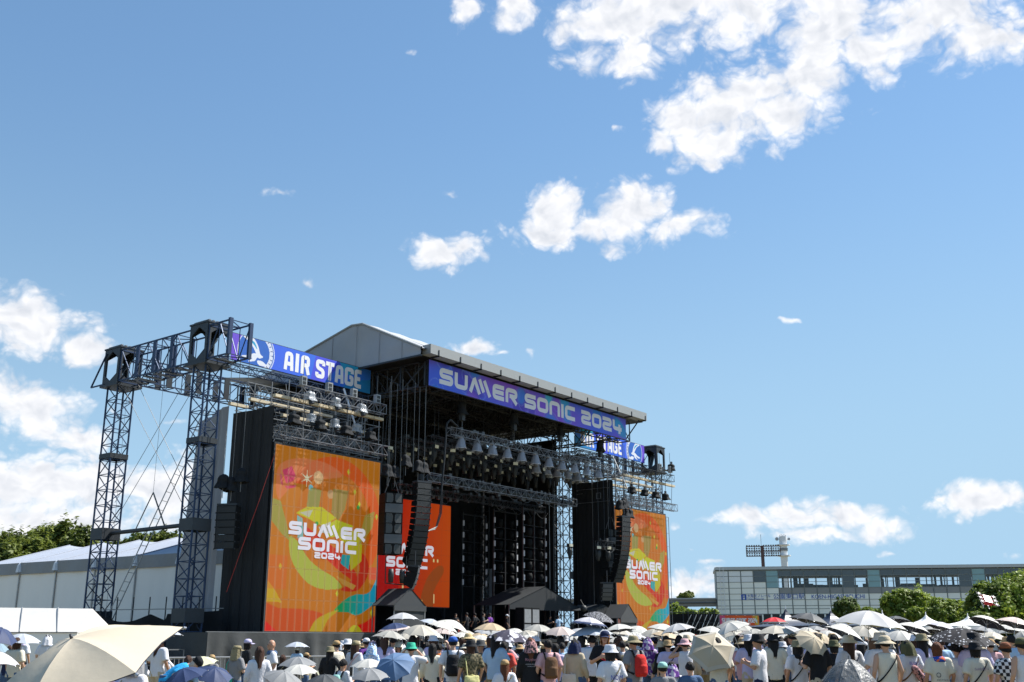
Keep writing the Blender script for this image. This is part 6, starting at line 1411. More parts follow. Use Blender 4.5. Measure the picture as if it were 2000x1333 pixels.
# ------------------------------------------------------------------ umbrellas
def canopy(ribs, sgn, hem=False):
    """every gore is cut flat between its two ribs, so the ribs read as creases"""
    b = MB(); m = 7; Rr = .5; H = .205
    def pt(k, f, t):
        a0 = 2 * math.pi * k / ribs; a1 = 2 * math.pi * (k + 1) / ribs; e = math.sin(math.pi * f)
        x = math.cos(a0) * (1 - f) + math.cos(a1) * f; y = math.sin(a0) * (1 - f) + math.sin(a1) * f
        s = Rr * t * (1 - .035 * e * t ** 2); z = -H * (t ** 1.75) - .010 * e * math.sin(math.pi * min(1, t)) + .016 * e * t ** 5 + .003 * math.sin(19 * f + 7 * k) * t
        return Vector((x * s, y * s, z - (.006 if sgn < 0 else 0)))
    for k in range(ribs):
        if hem: b.grid(lambda f, t: pt(k, f, .84 + .163 * t) + Vector((0, 0, .004)), 5, 1)
        elif sgn > 0: b.grid(lambda f, t: pt(k, f, .012 + .988 * t), 5, m)
        else: b.grid(lambda f, t: pt(k, 1 - f, .012 + .988 * t), 5, m)
    return b
def frame_mesh(ribs):
    b = MB()
    for k in range(ribs):
        th = 2 * math.pi * k / ribs; c, s = math.cos(th), math.sin(th); P = lambda t: (.5 * t * c, .5 * t * s, -.205 * t ** 1.75 - .014)
        b.path([P(.02), P(.35), P(.7), P(1.0)], .004, 4); b.tube(P(.45), (0, 0, -.26), .003); b.tube((.5 * c, .5 * s, -.21), (.512 * c, .512 * s, -.22), .008, 5)
    return b
UMAT = {}
def umb_mat(c):
    if c.startswith('pattern'): return MATS[c]
    if c not in UMAT:
        col = {'white': (0.47, 0.47, 0.46), 'offwhite': (0.41, 0.39, 0.35), 'pale grey': (0.31, 0.31, 0.30), 'grey': (0.24, 0.245, 0.25), 'dark grey': (0.075, 0.08, 0.085), 'navy': (0.035, 0.055, 0.13), 'dusk blue': (0.12, 0.2, 0.34), 'beige': (0.41, 0.33, 0.23), 'warm': (0.41, 0.36, 0.28), 'pale blue': (0.37, 0.41, 0.49), 'red': (0.6, 0.03, 0.04), 'black': (0.025, 0.026, 0.03), 'lilac white': (0.43, 0.43, 0.49), 'pink white': (0.46, 0.39, 0.38), 'pale yellow': (0.50, 0.51, 0.38), 'silver': (0.40, 0.41, 0.44), 'teal grey': (0.22, 0.31, 0.37), 'linen': (.55, .49, .40)}[c]
        UMAT[c] = mat('umbrella_' + c.replace(' ', '_'), tuple(min(.8, q * w_) for q, w_ in zip(col, (1.2, 1.16, 1.08))) if sum(col) > .9 else col, .6, 0, .03, 3., .05, 16., .25, .12)
    return UMAT[c]
clear_umb = film('umbrella_clear', (.20, .21, .22), .55, .35)
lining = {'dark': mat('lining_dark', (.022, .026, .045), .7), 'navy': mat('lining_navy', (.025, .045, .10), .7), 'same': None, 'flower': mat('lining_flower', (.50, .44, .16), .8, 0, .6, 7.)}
shaft_m = mat('umbrella_shaft', (.55, .56, .58), .3, .6); grip_m = mat('umbrella_grip', (.05, .05, .055), .5)
GU = 'umbrellas held over the crowd'
UMB = []
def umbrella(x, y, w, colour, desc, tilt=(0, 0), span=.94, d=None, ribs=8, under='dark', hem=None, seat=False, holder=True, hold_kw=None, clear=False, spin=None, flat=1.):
    d = d or 2142 * span / w; A = at(x, y, d); ax = (UPV + RGT * tilt[0] + FWD * tilt[1]).normalized(); seat = seat or A.z < 1.52
    pose = 'sit' if seat else rnd.choice(('hold', 'hold_left')); hl = HAND[pose]
    want = A.z - .62 * ax.z; s = max(.86, min(1.08, want / hl.z)) if not seat else .98
    hz = hl.z * s; Lh = max(.28, (A.z - hz) / ax.z); Lh = min(Lh, 1.05); g = A - ax * Lh
    t = bpy.data.objects.new('umbrella', None); COL.objects.link(t); t.location = g; t.empty_display_size = .2
    q = UPV.rotation_difference(ax); t.rotation_mode = 'QUATERNION'; t.rotation_quaternion = q @ Euler((0, 0, rnd.uniform(0, 6) if spin is None else spin)).to_quaternion()
    k = span; loc = (0, 0, Lh)
    c = put('canopy', shared(('canopy', ribs), lambda: canopy(ribs, 1), 'canopy'), t, clear_umb if clear else umb_mat(colour), loc); c.scale = (k, k, k * (1.9 if clear else flat))
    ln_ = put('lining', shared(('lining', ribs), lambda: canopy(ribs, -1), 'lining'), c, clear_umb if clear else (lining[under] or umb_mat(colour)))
    if hem: h_ = put('hem', shared(('hem', ribs), lambda: canopy(ribs, 1, True), 'hem'), c, umb_mat(hem))
    f_ = put('rib_frame', shared(('ribs', ribs), lambda: frame_mesh(ribs), 'rib_frame'), c, shaft_m)
    put('ferrule', shared(('ferrule',), lambda: MB().tube((0, 0, -.01), (0, 0, .028), .009, 6, .006, True), 'ferrule'), c, grip_m)
    sh = put('shaft', shared(('shaft',), lambda: MB().tube((0, 0, 0), (0, 0, 1), .007, 6), 'shaft'), t, shaft_m); sh.scale = (1, 1, Lh)
    put('handle', shared(('handle',), lambda: MB().tube((0, 0, -.09), (0, 0, .05), .015, 8, None, True), 'handle'), t, grip_m)
    tag(t, desc, 'umbrella', GU); UMB.append((t, x))
    if holder:
        rz = face_stage(g, rnd.uniform(-.4, .4)); hv = Matrix.Rotation(rz, 3, 'Z') @ (hl * s); base = Vector((g.x - hv.x, g.y - hv.y, 0 if not seat else max(0., g.z - hv.z)))
        kw = dict(shirt=rnd.choice(('white', 'white', 'cream', 'grey', 'black', 'light blue', 'navy', 'lilac', 'white')), legs=rnd.choice(('denim', 'black', 'khaki', 'beige')), hair=rnd.choice(('short', 'bob', 'long', 'long')), hairc=rnd.choice(('black', 'black', 'brown')), hat=rnd.choice((None, None, 'bucket')), hatc=rnd.choice(('beige', 'white', 'black', 'khaki')))
        kw.update(hold_kw or {})
        person(base, rz, s, pose, label='%s shirted person holding the %s' % (kw['shirt'], ' '.join(desc.replace(',', '').split()[:10])), group='people in the crowd', px_=x, **kw)
    return t
# ------------------------------------------------------------------ the umbrellas of the photograph, left to right
t = umbrella(140, 1247, 330, 'linen', 'very large beige umbrella in the lower left foreground', (-.34, -.42), 1.2, 7.0, 6, 'dark', spin=.45, flat=.8, hold_kw=dict(shirt='cream', hat=None, hair='long'))
umbrella(45, 1238, 66, 'pale blue', 'white and pale blue umbrella at the far left below the white tent', (.1, -.1)); umbrella(4, 1228, 70, 'navy', 'dark navy umbrella cut by the left edge of the picture', (.5, -.2)); umbrella(-6, 1252, 62, 'teal grey', 'blue grey umbrella at the left edge', (.3, 0)); umbrella(-4, 1272, 62, 'lilac white', 'lilac white umbrella at the left edge, lowest one', (.2, 0), d=24)
umbrella(320, 1227, 70, 'pale blue', 'pale blue umbrella in front of the dark gantry foot', (-.05, 0)); umbrella(292, 1260, 58, 'white', 'white umbrella with dark underside right of the big beige one', (.35, .1)); umbrella(392, 1283, 62, 'pale yellow', 'pale yellow umbrella in front of the barriers', (-.1, -.2), d=24, span=0.69); umbrella(358, 1306, 82, 'navy', 'dark navy umbrella at the bottom edge left of the long haired woman', (-.25, -.3), d=17.5, span=0.67, under='navy'); umbrella(420, 1305, 72, 'navy', 'blue and navy umbrella beside the green shoulder bag', (.3, -.4), d=19, span=0.66, under='navy')
umbrella(209, 1317, 66, 'navy', 'deep navy umbrella at the bottom below the big beige one', (0, -.1), d=17, span=0.66)
umbrella(580, 1254, 47, 'pale blue', 'small pale blue umbrella in front of the grey drape', (0, 0), hold_kw=dict(shirt='light blue')); umbrella(582, 1283, 74, 'grey', 'grey umbrella behind the lace edged white one', (0, -.1), d=22.5, span=0.78); umbrella(584, 1298, 74, 'white', 'white lace umbrella low beside the bald man', (0, -.1), d=21.5, span=0.74); umbrella(556, 1312, 60, 'grey', 'mid grey umbrella at the bottom right of the long haired woman', (.3, -.3), d=18.5, span=0.66); umbrella(634, 1318, 60, 'dark grey', 'dark grey umbrella at the bottom edge near the boy with a phone', (0, -.2), d=18, span=0.66); umbrella(629, 1309, 34, 'pale yellow', 'small cream umbrella low at the barrier', (0, 0), d=30, span=0.66)
umbrella(720, 1287, 54, 'white', 'white umbrella right of the blue patterned hood', (0, -.1), d=21, span=0.66); umbrella(722, 1306, 74, 'grey', 'two tone grey umbrella at the bottom, right of the boy with a phone', (0, -.2), d=18.5, span=0.66); umbrella(768, 1290, 80, 'dusk blue', 'dusk blue umbrella tipped toward the viewer', (-.2, -.9), d=19.5, span=0.73, under='navy')
umbrella(787, 1197, 63, 'silver', 'silver white umbrella raised highest left of the stage opening', (0, 0), under='navy'); umbrella(770, 1217, 66, 'navy', 'navy umbrella with pale rim under the silver white one', (-.1, -.1), hem='pink white'); umbrella(764, 1232, 68, 'pale grey', 'light grey umbrella at the right corner of the left screen', (.12, 0), under='navy')
umbrella(846, 1210, 50, 'pale blue', 'pale blue white umbrella tilted right under the red screen', (.3, 0), under='navy'); umbrella(822, 1221, 72, 'offwhite', 'broad off white umbrella with navy underside', (.05, -.2), under='navy'); umbrella(890, 1213, 64, 'white', 'white umbrella sloping right below the drum kit', (.4, 0), under='same'); umbrella(868, 1227, 56, 'pink white', 'pinkish white umbrella above the blue cap', (.1, 0)); umbrella(960, 1217, 72, 'beige', 'tan beige umbrella in the middle of the stage front', (.05, 0)); umbrella(994, 1231, 80, 'pattern_violetprint', 'dark violet umbrella with white print', (.1, -.2), under='same'); umbrella(940, 1241, 40, 'white', 'small white umbrella behind the black bucket hat', (.1, 0), d=34, span=0.66)
umbrella(1058, 1221, 54, 'pale grey', 'greyish umbrella left of the cream one, mid stage', (.1, 0)); umbrella(1093, 1225, 62, 'offwhite', 'cream umbrella with dark blue underside beside the facing man', (.05, 0), under='navy'); umbrella(1155, 1223, 88, 'pale blue', 'wide bluish white umbrella directly behind the facing man', (-.05, 0), d=28, span=1.15, under='navy'); umbrella(1152, 1206, 72, 'lilac white', 'white umbrella with navy border in front of the right canopy', (.12, 0), hem='navy', under='navy'); umbrella(1172, 1196, 62, 'pattern_blacklace', 'black lace umbrella left of the right screen', (.25, -.2), under='same')
umbrella(1212, 1228, 58, 'offwhite', 'off white umbrella right of the facing man', (.1, 0)); umbrella(1212, 1243, 60, 'white', 'white umbrella behind the white bucket hat', (0, 0), d=33, span=0.92); umbrella(1252, 1230, 46, 'white', 'small white umbrella at the foot of the right screen, left one', (.1, 0)); umbrella(1298, 1219, 66, 'white', 'bright white umbrella at the foot of the right screen', (.2, 0), under='same'); umbrella(1288, 1235, 46, 'white', 'low white umbrella over the khaki bucket hat', (.15, 0))
umbrella(1424, 1216, 76, 'white', 'white umbrella tilted left before the orange sign', (-.35, 0)); umbrella(1392, 1262, 92, 'warm', 'beige umbrella with white border turned to the viewer', (-.05, -1.5), 1.0, 22.5, 6, 'dark', 'offwhite', spin=.3, hold_kw=dict(shirt='cream', hat=None)); umbrella(1512, 1206, 58, 'red', 'red umbrella with dark hem', (0, 0), hem='dark grey'); umbrella(1515, 1222, 78, 'offwhite', 'off white umbrella below the red one', (0, 0)); umbrella(1583, 1198, 78, 'dark grey', 'black and charcoal umbrella between the navy tents', (.2, 0), under='same'); umbrella(1577, 1226, 34, 'white', 'small white umbrella below the charcoal one', (.1, -.2), d=38, span=0.66); umbrella(1590, 1246, 62, 'warm', 'greyish beige umbrella turned to the viewer by the camouflage cap', (.4, -1.0), d=22, span=0.66); umbrella(1606, 1238, 50, 'beige', 'pale tan umbrella behind the turned greyish beige one', (.3, -.4), d=28, span=0.66); umbrella(1655, 1225, 76, 'white', 'white umbrella sloping right with navy underside', (.42, 0), under='navy')
umbrella(1697, 1193, 134, 'silver', 'biggest silver umbrella with flowered underside', (.10, -.05), 1.42, 22.5, 8, 'flower', hold_kw=dict(shirt='white', hat='bucket', hatc='white', hair='bob')); umbrella(1596, 1223, 44, 'grey', 'grey umbrella half hidden behind the white sloping one', (.2, 0), d=40, span=0.82); umbrella(1690, 1228, 46, 'grey', 'grey umbrella under the right rim of the biggest silver one', (.2, 0), d=36, span=0.77); umbrella(1657, 1287, 98, 'pale grey', 'translucent grey dome umbrella at the bottom right', (0, -.1), 1.0, 20.5, 8, 'same', clear=True, seat=False)
umbrella(1750, 1204, 54, 'dark grey', 'charcoal umbrella in front of the middle tree', (.1, .2)); umbrella(1772, 1230, 48, 'dark grey', 'ribbed dark grey umbrella under the charcoal one', (.2, -.2)); umbrella(1802, 1232, 62, 'pattern_blackdots', 'black umbrella with white sliver tipped sideways', (.8, -.3), under='same'); umbrella(1842, 1216, 58, 'lilac white', 'lilac white umbrella beside the left white peaked tent', (.3, 0)); umbrella(1880, 1222, 44, 'white', 'white umbrella behind the flowered black one', (0, 0)); umbrella(1880, 1227, 118, 'pattern_blackdots', 'broad black umbrella with white flowers', (.05, -.15), 1.25, under='same', hold_kw=dict(shirt='lilac', hat='bucket')); umbrella(1922, 1224, 52, 'grey', 'grey umbrella right of the flowered black one', (.2, 0)); umbrella(1930, 1205, 62, 'white', 'white umbrella with black underside below the big tree', (.4, .1)); umbrella(1986, 1207, 70, 'pink white', 'pinkish white umbrella at the right edge, highest one', (.3, 0)); umbrella(1994, 1234, 64, 'pale grey', 'pale grey umbrella at the right edge, lowest one', (-.35, 0)); umbrella(1958, 1224, 48, 'white', 'white umbrella between the two right edge umbrellas', (-.3, .1)); umbrella(1812, 1246, 50, 'white', 'white umbrella seen edge on behind the auburn hair', (.9, -.2), d=26, span=0.66)
for k, (x, y, w, c) in enumerate(((1030, 1240, 36, 'white'), (1243, 1240, 36, 'lilac white'), (1330, 1238, 38, 'offwhite'), (1352, 1243, 40, 'white'), (1452, 1236, 40, 'white'), (1470, 1228, 36, 'pale grey'), (1540, 1236, 38, 'white'), (1618, 1226, 40, 'pink white'), (1722, 1232, 38, 'pale grey'), (1856, 1238, 40, 'white'), (1785, 1222, 34, 'offwhite'), (1900, 1240, 36, 'beige'), (905, 1236, 36, 'white'), (1180, 1238, 36, 'grey'))):
    umbrella(x, y, w, c, '%s far %s umbrella in the rear crowd' % (ORD[k % 14], c), (rnd.uniform(-.2, .25), rnd.uniform(-.1, .1)), d=38 + rnd.uniform(-3, 5))

COLS = ['white', 'white', 'offwhite', 'white', 'pale grey', 'silver', 'white', 'beige', 'white', 'pink white', 'offwhite', 'white', 'silver', 'offwhite']
cnt = {}
xs_ = sorted(745 + 1255 * ((k * .6180339 + .21) % 1.0) for k in range(46))
for k in range(46):
    x = xs_[k]; d = 28.5 + 15 * ((k * .754877 + .4) % 1.0); zt = 1.98 + .30 * ((k * .5698 + .1) % 1.0); c = COLS[(k * 5) % 14]
    zone = 'under the red screen' if x < 890 else ('under the dark stage' if x < 1110 else ('under the right screen' if x < 1310 else ('under the orange sign' if x < 1490 else ('under the navy tents' if x < 1640 else ('under the middle trees' if x < 1880 else 'under the big tree')))))
    kk = (c, zone); cnt[kk] = cnt.get(kk, 0) + 1
    umbrella(x, 1255 - (zt - 1.68) * 2142 / d, 60, c, '%s %s umbrella from the left %s' % (ORD[cnt[kk] - 1], c, zone), (rnd.uniform(-.25, .3), rnd.uniform(-.25, .1)), d=d)
# ------------------------------------------------------------------ people one can tell apart
GP = 'people in the crowd'
who(532, 1250, 18.5, 115, label='bald man in white T-shirt with blue neck cloth, turned left', hair=None, scarf='denim', shirt='white', face=True, pose='rest')
who(484, 1248, 21, -60, 'cap', hatc='lilac', label='woman in lavender cap and black top looking right', hair='bob', shirt='black', kind='long', face=True, pose='chest')
p = who(463, 1261, 17.5, -35, 'flap', hatc='khaki', label='woman in khaki sun hat with neck flap and grey top', hair='bob', hairc='brown', shirt='grey', pose='chest'); backpack(p, 'green', 'mint green shoulder bag hanging on the woman in the khaki hat', True)
who(508, 1264, 15.5, 20, label='woman with long reddish brown hair in white blouse', hair='long', hairc='brown', shirt='white', kind='long', pose='rest')
who(330, 1246, 16, -75, 'cap', hatc='black', label='person in bright blue shirt bending forward', pose='bend', shirt='bright blue', hair='short', face=True)
who(318, 1263, 23, 0, 'cap', hatc='dark grey', label='person in dark cap and white jacket beside the blue bending person', shirt='white', kind='long')
p = who(266, 1281, 11, -20, 'hood', hatc='grey', label='person in white T-shirt stooping under the big beige umbrella', shirt='white', hair='short'); backpack(p, 'beige', 'beige canvas bag on the back under the big beige umbrella', True)
who(205, 1300, 10.5, 20, label='person in pale pink print shirt under the big beige umbrella', shirt='pink', hair='bob'); who(150, 1310, 11, -10, label='person in grey vest below the big beige umbrella', shirt='grey', kind='tank', hair='short')
who(47, 1220, 28, 0, 'hood', hatc='lilac', label='person hooded with a pale lilac cloth, left of two', shirt='white'); who(95, 1226, 27, 0, 'hood', hatc='white', label='person hooded with a white cloth, right of two', shirt='white'); who(20, 1262, 24, 30, label='brown haired person at the left edge under umbrellas', hair='bob', hairc='brown', shirt='navy'); who(36, 1261, 23, 10, label='dark haired person at the left edge under umbrellas', shirt='black')
who(658, 1251, 20, 50, 'cap', hatc='tan', label='person in tan cap and white shirt beside the barrier', shirt='cream', kind='long'); who(679, 1248, 20.5, -20, 'bucket', hatc='white', label='person in white bucket hat and black print shirt', shirt='dark grey', hair='bob'); who(694, 1251, 19, -30, 'cap', hatc='khaki', label='person in khaki cap, white shirt and colourful strap', shirt='white', kind='long', strap='pink', hair='long', hairc='brown'); who(716, 1246, 22, 40, 'cap', hatc='white', label='person in white cap behind the blue patterned hood', shirt='purple'); who(726, 1256, 19.5, -20, 'hood', hatc='pattern_bluewhite', label='person wrapped in a blue and white patterned hood', shirt='pattern_bluewhite', kind='long'); who(740, 1244, 22, 10, label='dark haired person in black at the left of the light grey umbrella', shirt='black', hair='bob', pose='phone')
p = who(670, 1289, 14.5, -40, label='boy with black hair in white shirt looking at a phone', shirt='white', hair='short', pose='chest', face=True); backpack(p, 'mint', 'green and white bag on the boy with the phone')
ph = thing('phone', 'dark phone in a pale case held by the boy at the bottom', 'phone', at(686, 1312, 17.3), AWAY + R(-40)); part('case', white_paint, ph, lambda b: b.box((-.038, 0, -.075), (.038, .008, .075)), local=True); part('screen', eye_m, ph, lambda b: b.box((-.033, -.003, -.065), (.033, -.0005, .065)), local=True)
who(779, 1254, 20, 170, 'bucket', hatc='cream', label='woman in cream bucket hat and sunglasses facing the viewer', shirt='white', hair='bob', face=True, glasses=True, pose='chest')
who(803, 1255, 16.5, 0, 'bucket', hatc='green', label='person in emerald bucket hat and white T-shirt with raised arms', shirt='white', pose='hat', legs='white')
p = who(885, 1243, 16.5, 5, 'cap', hatc='blue', label='person in blue cap and white shirt with a big black backpack', shirt='white'); backpack(p, 'black', 'big black backpack on the person in the blue cap')
who(858, 1258, 19, -10, label='person draped in orange and purple towel left of the blue cap', shirt='purple', hair='short', pose='reach', scarf='orange'); who(915, 1237, 22, 10, 'wide', hatc='straw', label='person in straw hat behind the blue cap', shirt='dark grey')
p = who(920, 1250, 16, 25, 'bucket', hatc='black', label='person in black bucket hat and olive top carrying a tote', shirt='pattern_camo', hair='bob', hairc='brown'); backpack(p, 'yellow', 'pale straw tote bag of the person in the black bucket hat', True)
who(939, 1250, 17.5, 150, 'bucket', hatc='dark grey', label='man in charcoal bucket hat half facing the viewer', shirt='dark grey', face=True); who(965, 1249, 19, 140, label='young person in white looking down under the violet umbrella', shirt='white', face=True); p = who(984, 1254, 17.5, 0, label='person in coral red T-shirt with black sleeves', shirt='coral', hair='short', strap='black')
who(986, 1294, 13.5, 5, 'cap', hatc='tan', label='brown haired person in tan cap and white T-shirt at the bottom', shirt='white', hair='long', hairc='auburn', strap='khaki')
p = who(1037, 1245, 16, 0, 'hood', hatc='pattern_pinkblack', label='person in black printed T-shirt with pink and black head scarf', shirt='black', hair='long', hairc='auburn', kind='long', legs='black'); pr_m = mat('shirt_print', (.5, .48, .5), .8); pr_p = mat('shirt_print_pink', (.40, .20, .26), .8)
on_back(p, 'Rhythm', pr_p, 1.24, .07, .24); on_back(p, 'SUMMER SESSION', pr_m, 1.18, .02, .22); on_back(p, 'TOUR & LIVE', pr_m, 1.14, .018, .16)
p = who(1071, 1250, 16, 15, label='dark haired person in pink top with brown backpack', shirt='pink', hair='short'); backpack(p, 'brown', 'dark brown backpack with a rolled poster on the pink top')
p = who(1122, 1248, 16.5, -30, 'hood', hatc='navy', label='woman in navy hood and beige jacket beside the facing man', shirt='beige', kind='long', hair='bob'); b_ = backpack(p, 'cream', 'cream tote bag with small words on the beige jacket', True)
for k, w in enumerate(("What", "do", "you do", "today?")): o = on_back(b_, w, mat('tote_ink', (.02, .03, .09), .8), .90 - .07 * k, .035, .06 + .008 * len(w), -.262, -.03)
p = who(1181, 1228, 16.5, 172, 'cap', hatc='navy', label='man with orange hair and navy cap facing the viewer in black T-shirt', shirt='black', hair='bob', hairc='orange', face=True, pose='chest', legs='black')
stroke_b = MB(); mf_ = lambda u, v, t_: Vector((-(u - .5) * .22, .150 + t_, 1.12 + v * .22)); [stroke(stroke_b, q, .07, .1, mf_, False, 1., .006) for q in ([(.1, .62), (.9, .75)], [(.5, 1.0), (.42, .4), (.15, .3), (.5, .18), (.9, .3)], [(.5, .45), (.55, .0)])]
o = stroke_b.build('print', mat('red_print', (.62, .03, .07), .7), p, local=True)
p = who(1192, 1259, 12.8, 25, 'bucket', hatc='white', label='person in white bucket hat and white T-shirt in front of the facing man', shirt='white', hair='bob', strap='khaki'); on_back(p, 'NOM', mat('blue_print', (.03, .06, .40), .7), 1.12, .085, .24, -.152, .03)
p = who(1237, 1242, 16.2, 35, 'wide', hatc='khaki', label='person in khaki wide hat and grey T-shirt with a red backpack', shirt='grey'); backpack(p, 'red', 'bright red drawstring backpack under the khaki wide hat')
who(1265, 1244, 19.5, 0, 'hood', hatc='pattern_purple', label='person wrapped in a purple patterned hooded towel', shirt='pattern_purple', kind='long'); who(1278, 1244, 22, 10, 'cap', hatc='navy', label='person in navy cap right of the purple towel', shirt='white', strap='navy'); who(1304, 1250, 19, 10, 'bucket', hatc='tan', label='person in tan bucket hat and lilac white shirt with thin strap', shirt='lilac', strap='black'); who(1337, 1248, 18.5, 5, 'wide', hatc='pink', label='person in pink sun hat and white top', shirt='white', pose='hat', kind='tank'); who(1341, 1240, 24, 0, 'bucket', hatc='beige', label='person in beige bucket hat just behind the pink sun hat', shirt='cream'); who(1358, 1232, 25, 0, 'hood', hatc='pattern_dotred', label='person with red and white dotted head scarf', shirt='white')
who(1312, 1297, 12.5, 10, 'hood', hatc='pattern_purple', label='low person with lilac print head cloth at the bottom', shirt='white', hair='bob'); who(1295, 1320, 12.0, 0, 'cap', hatc='mint', label='person in mint cap peeking in at the bottom edge', shirt='grey'); who(1348, 1306, 12.5, 10, label='person in denim vest and cream sleeves left below the turned beige umbrella', shirt='denim', hair='short')
who(1450, 1246, 18, -20, 'wide', hatc='beige', label='woman in beige wide hat right of the turned beige umbrella', shirt='pink', hair='long'); p = who(1480, 1238, 15.2, 60, 'bucket', hatc='black', label='tall man in black bucket hat and long white T-shirt', shirt='white', legs='navy', pose='chest', hair='short'); who(1507, 1241, 20, 0, 'cone', hatc='black', label='person in black pointed hat behind the tall man', shirt='denim', hair='long', hairc='brown'); who(1526, 1250, 21, 10, label='dark haired person in cream shirt with black strap', shirt='cream', strap='black', hair='bob'); who(1547, 1230, 19, 50, 'cap', hatc='pattern_camo', label='man in camouflage cap and white T-shirt', shirt='white', face=True); p = who(1557, 1250, 15.5, 10, 'bucket', hatc='khaki', label='person in khaki bucket hat with black shoulder cape', shirt='white', hair='long', scarf='black', strap='black')
who(1625, 1236, 23, 30, 'wide', hatc='tan', label='person in tan brown hat behind the turned greyish umbrella', shirt='dark grey'); who(1628, 1250, 17, 0, 'bucket', hatc='olive', label='person in olive bucket hat and black tank top', shirt='black', kind='tank', hair='bob'); who(1656, 1241, 15.5, 10, 'wide', hatc='cream', label='person in large cream sun hat and white T-shirt', shirt='white', hair='long', hairc='brown', strap='navy'); who(1708, 1244, 18.5, 0, 'hood', hatc='brown', label='person with dark brown hood left of the beige safari hat', shirt='white', hair='long', hairc='brown'); p = who(1727, 1242, 14.6, 5, 'wide', hatc='beige', label='person in beige safari hat and cream sleeveless top', shirt='cream', kind='tank', strap='black', legs='beige')
p = who(1772, 1249, 16, 15, 'hood', hatc='olive', label='person in olive hood and white T-shirt with patterned sling bag', shirt='white', strap='brown'); on_back(p, 'BLUES', mat('blue_print', (.03, .06, .4)), 1.24, .06, .22)
b_ = thing('sling_bag', 'brown and white patterned sling bag on the olive hooded person', 'bag', p.location); b_.rotation_euler = p.rotation_euler; b_.scale = p.scale; put('pouch', shared(('sling',), lambda: fuse((lambda q: (rcone(q, (-.02, -.185, 1.16), (.12, -.185, .98), .075, .085), q)[-1])(MB()), .016, .5, 2, .003, 2), 'pouch'), b_, MATS['pattern_pinkblack'])
p = who(1829, 1256, 14.8, 0, label='person with auburn hair and orange blue towel over printed cream T-shirt', shirt='cream', hair='bob', hairc='auburn', scarf='pattern_towel'); on_back(p, 'FESTIVAL', mat('ink', (.05, .05, .06), .8), 1.02, .03, .24); on_back(p, 'O', mat('ink', (.05, .05, .06)), 1.08, .09, .09, -.152, -.08)
who(1836, 1246, 19, 5, label='person with brown hair in washed denim hoodie', shirt='light blue', kind='long', hairc='brown'); p = who(1868, 1255, 15.2, 10, 'bucket', hatc='black', label='person in black bucket hat with record print on white T-shirt', shirt='white'); on_back(p, 'O', mat('ink', (.05, .05, .06)), 1.06, .09, .09, -.152, .0)
p = who(1903, 1254, 14.8, 5, 'bucket', hatc='black', label='person in black bucket hat and cream T-shirt with curved lettering', shirt='cream', hair='bob', strap='black'); on_back(p, 'ISLAND FIESTA', mat('fiesta', (.10, .05, .20), .8), 1.22, .045, .27)
who(1932, 1248, 18, 0, 'wide', hatc='tan', label='person in tan hat and dusty pink T-shirt at the right', shirt='pink'); who(1966, 1244, 20, 0, 'bucket', hatc='tan', label='person in pale tan bucket hat near the right edge', shirt='white'); who(1963, 1254, 14.6, 10, 'cap', hatc='rust', label='person in rust cap and black white diamond pattern shirt', shirt='pattern_diamond'); who(1994, 1245, 14.2, 10, 'cap', hatc='olive', label='man in olive cap and white sleeveless shirt at the right edge', shirt='white', kind='tank', pose='hip')
who(1205, 1246, 22, 10, label='person in light blue shirt behind the facing man', shirt='light blue', hair='short'); who(1098, 1256, 20, 0, label='person in pale blue shirt left of the navy hooded woman', shirt='light blue', hair='short'); who(1085, 1258, 18, 0, label='person in lilac shirt behind the brown backpack', shirt='lilac', hair='bob'); who(822, 1252, 21, 0, label='person in pale grey shirt right of the emerald bucket hat', shirt='grey', hair='bob', strap='black'); who(845, 1258, 17.5, 0, label='person in cream long shirt left of the big black backpack', shirt='cream', kind='long', hair='long', legs='black')
# ------------------------------------------------------------------ the crowd behind them
hats = [('bucket', 'white'), ('bucket', 'cream'), ('wide', 'beige'), ('cap', 'beige'), ('hood', 'lilac'), ('bucket', 'white'), ('bucket', 'beige'), ('bucket', 'black'), ('bucket', 'khaki'), ('cap', 'white'), ('cap', 'black'), ('cap', 'navy'), ('cap', 'tan'), ('wide', 'cream'), ('wide', 'tan'), ('hood', 'white'), ('hood', 'navy'), (None, ''), (None, ''), (None, ''), (None, '')]
shirts = ['white', 'white', 'white', 'white', 'white', 'white', 'cream', 'cream', 'black', 'grey', 'light blue', 'lilac', 'beige', 'dark grey', 'pink']
spots = []
for k in range(150):
    x = 645 + 1370 * ((k * .6180339) % 1.0); d = 28 + 19 * ((k * .754877) % 1.0); spots.append((x, d))
for k in range(9): spots.append((230 + 46 * k, 24 + 5 * (k % 3)))
spots.sort(); BN = [0]; BZ = {}
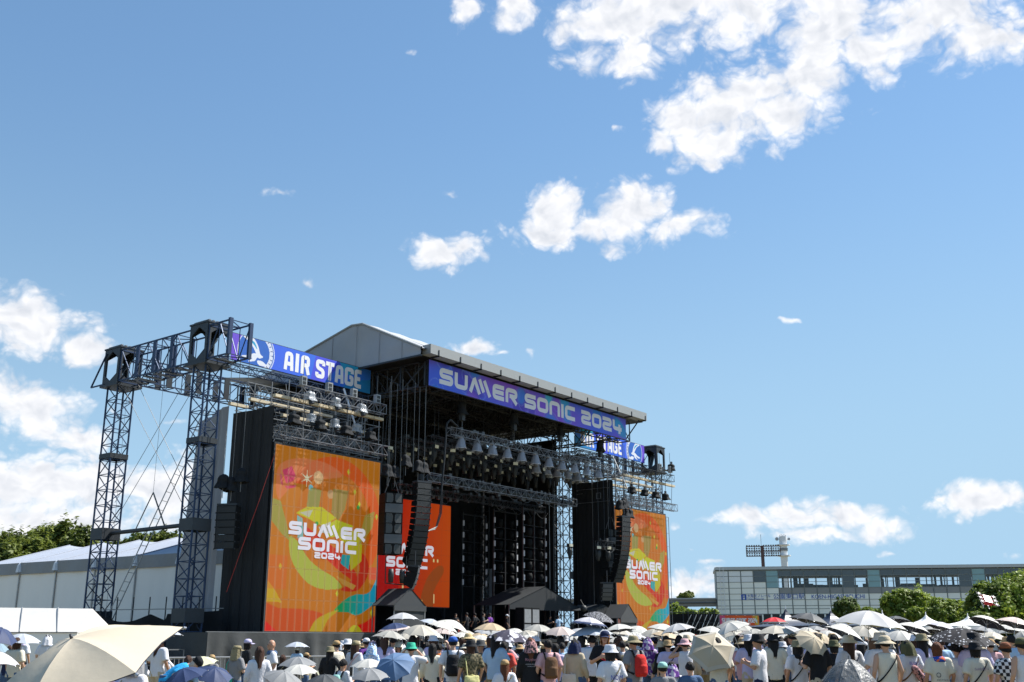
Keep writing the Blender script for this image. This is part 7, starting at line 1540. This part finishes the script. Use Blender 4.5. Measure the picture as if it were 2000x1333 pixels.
for x, d in spots:
    h, hc = rnd.choice(hats); sh_ = rnd.choice(shirts); hr = rnd.choice(('short', 'bob', 'long')); hrc = rnd.choice(('black', 'black', 'brown'))
    top = rnd.uniform(1.56, 1.76); y = 1255 - (top - 1.68) * 2142 / d
    if x < 640: y += 22
    hp_ = ('%s %s' % (hc, {'bucket': 'bucket hat', 'cap': 'cap', 'wide': 'wide hat', 'hood': 'hood'}[h])) if h else '%s %s hair' % (hrc, {'short': 'short', 'bob': 'chin length', 'long': 'long'}[hr])
    zone = 'left of the grey drape' if x < 420 else ('before the grey drape' if x < 640 else ('below the left screen' if x < 740 else ('below the red screen' if x < 890 else ('below the dark stage' if x < 1110 else ('below the right screen' if x < 1310 else ('below the black fence' if x < 1405 else ('below the orange sign' if x < 1490 else ('below the navy tents' if x < 1640 else ('below the middle trees' if x < 1880 else 'below the big tree')))))))))
    lab = 'person with %s and %s shirt, %s' % (hp_, sh_, zone)
    n = uniq(lab)
    if n: lab += ', ' + ('second', 'third', 'fourth', 'fifth', 'sixth')[min(4, n - 1)] + ' one'
    who(x, y, d, None, h, far=1., strap=rnd.choice((None, None, None, 'black', 'khaki')), hatc=hc or 'white', label=lab, shirt=sh_, kind=rnd.choice(('tee', 'tee', 'long')), hair=hr, hairc=hrc, legs=rnd.choice(('denim', 'black', 'khaki', 'beige')), pose=rnd.choice(('rest', 'rest', 'chest', 'phone', 'hip', 'reach')), group=GP)
    BN[0] += 1
    if BN[0] % 6 == 0 and d < 36:
        bc = rnd.choice(('black', 'navy', 'khaki', 'grey', 'beige')); BZ[(bc, zone)] = BZ.get((bc, zone), 0) + 1
        backpack(PEOPLE[-1][0], bc, '%s backpack in the crowd %s, %s from the left' % (bc, zone, ORD[BZ[(bc, zone)] - 1]))
# ------------------------------------------------------------------ crew on the stage
for k, (x, y, Y, sh_, hc, lab) in enumerate(((890, 1199, 1.2, 'black', None, 'crew member in black beside the drum kit'), (912, 1193, .6, 'black', None, 'crew member in black with pale arms mid stage'), (928, 1197, .8, 'black', None, 'crew member in black right of the pale armed one'), (944, 1196, .4, 'dark grey', None, 'crew member in dark grey left of the amplifier racks'), (957, 1195, .6, 'purple', None, 'crew member in violet top near the amplifier racks'), (990, 1201, -.8, 'black', 'cap', 'crew member in black vest before the amplifier racks'), (1030, 1204, 1.0, 'lilac', None, 'man in pale shirt standing on the stage, left of two'), (1037, 1202, 2.2, 'black', None, 'man in black behind the pale shirted man on the stage'), (1074, 1197, 1.2, 'black', None, 'man in black T-shirt standing sideways on the stage'), (1090, 1199, .4, 'light blue', None, 'man in pale blue shirt standing on the stage, right of two'), (822, 1198, .5, 'black', 'cap', 'crew member in pale cap under the red screen'))):
    p = on_y(x, y, Y); person(Vector((p.x, p.y, 1.9)), rnd.uniform(0, 6.3) if k not in (6, 9) else -.3, max(.95, min(1.08, (p.z - 1.9) / 1.7)), rnd.choice(('rest', 'hip', 'chest')), sh_, 'tee', 'black' if k not in (6, 9) else 'dark grey', hat=hc, hatc='white', label=lab, hair='short', group='crew on the stage', px_=x)
for o in bpy.data.objects:
    if 'base' in o: del o['base']
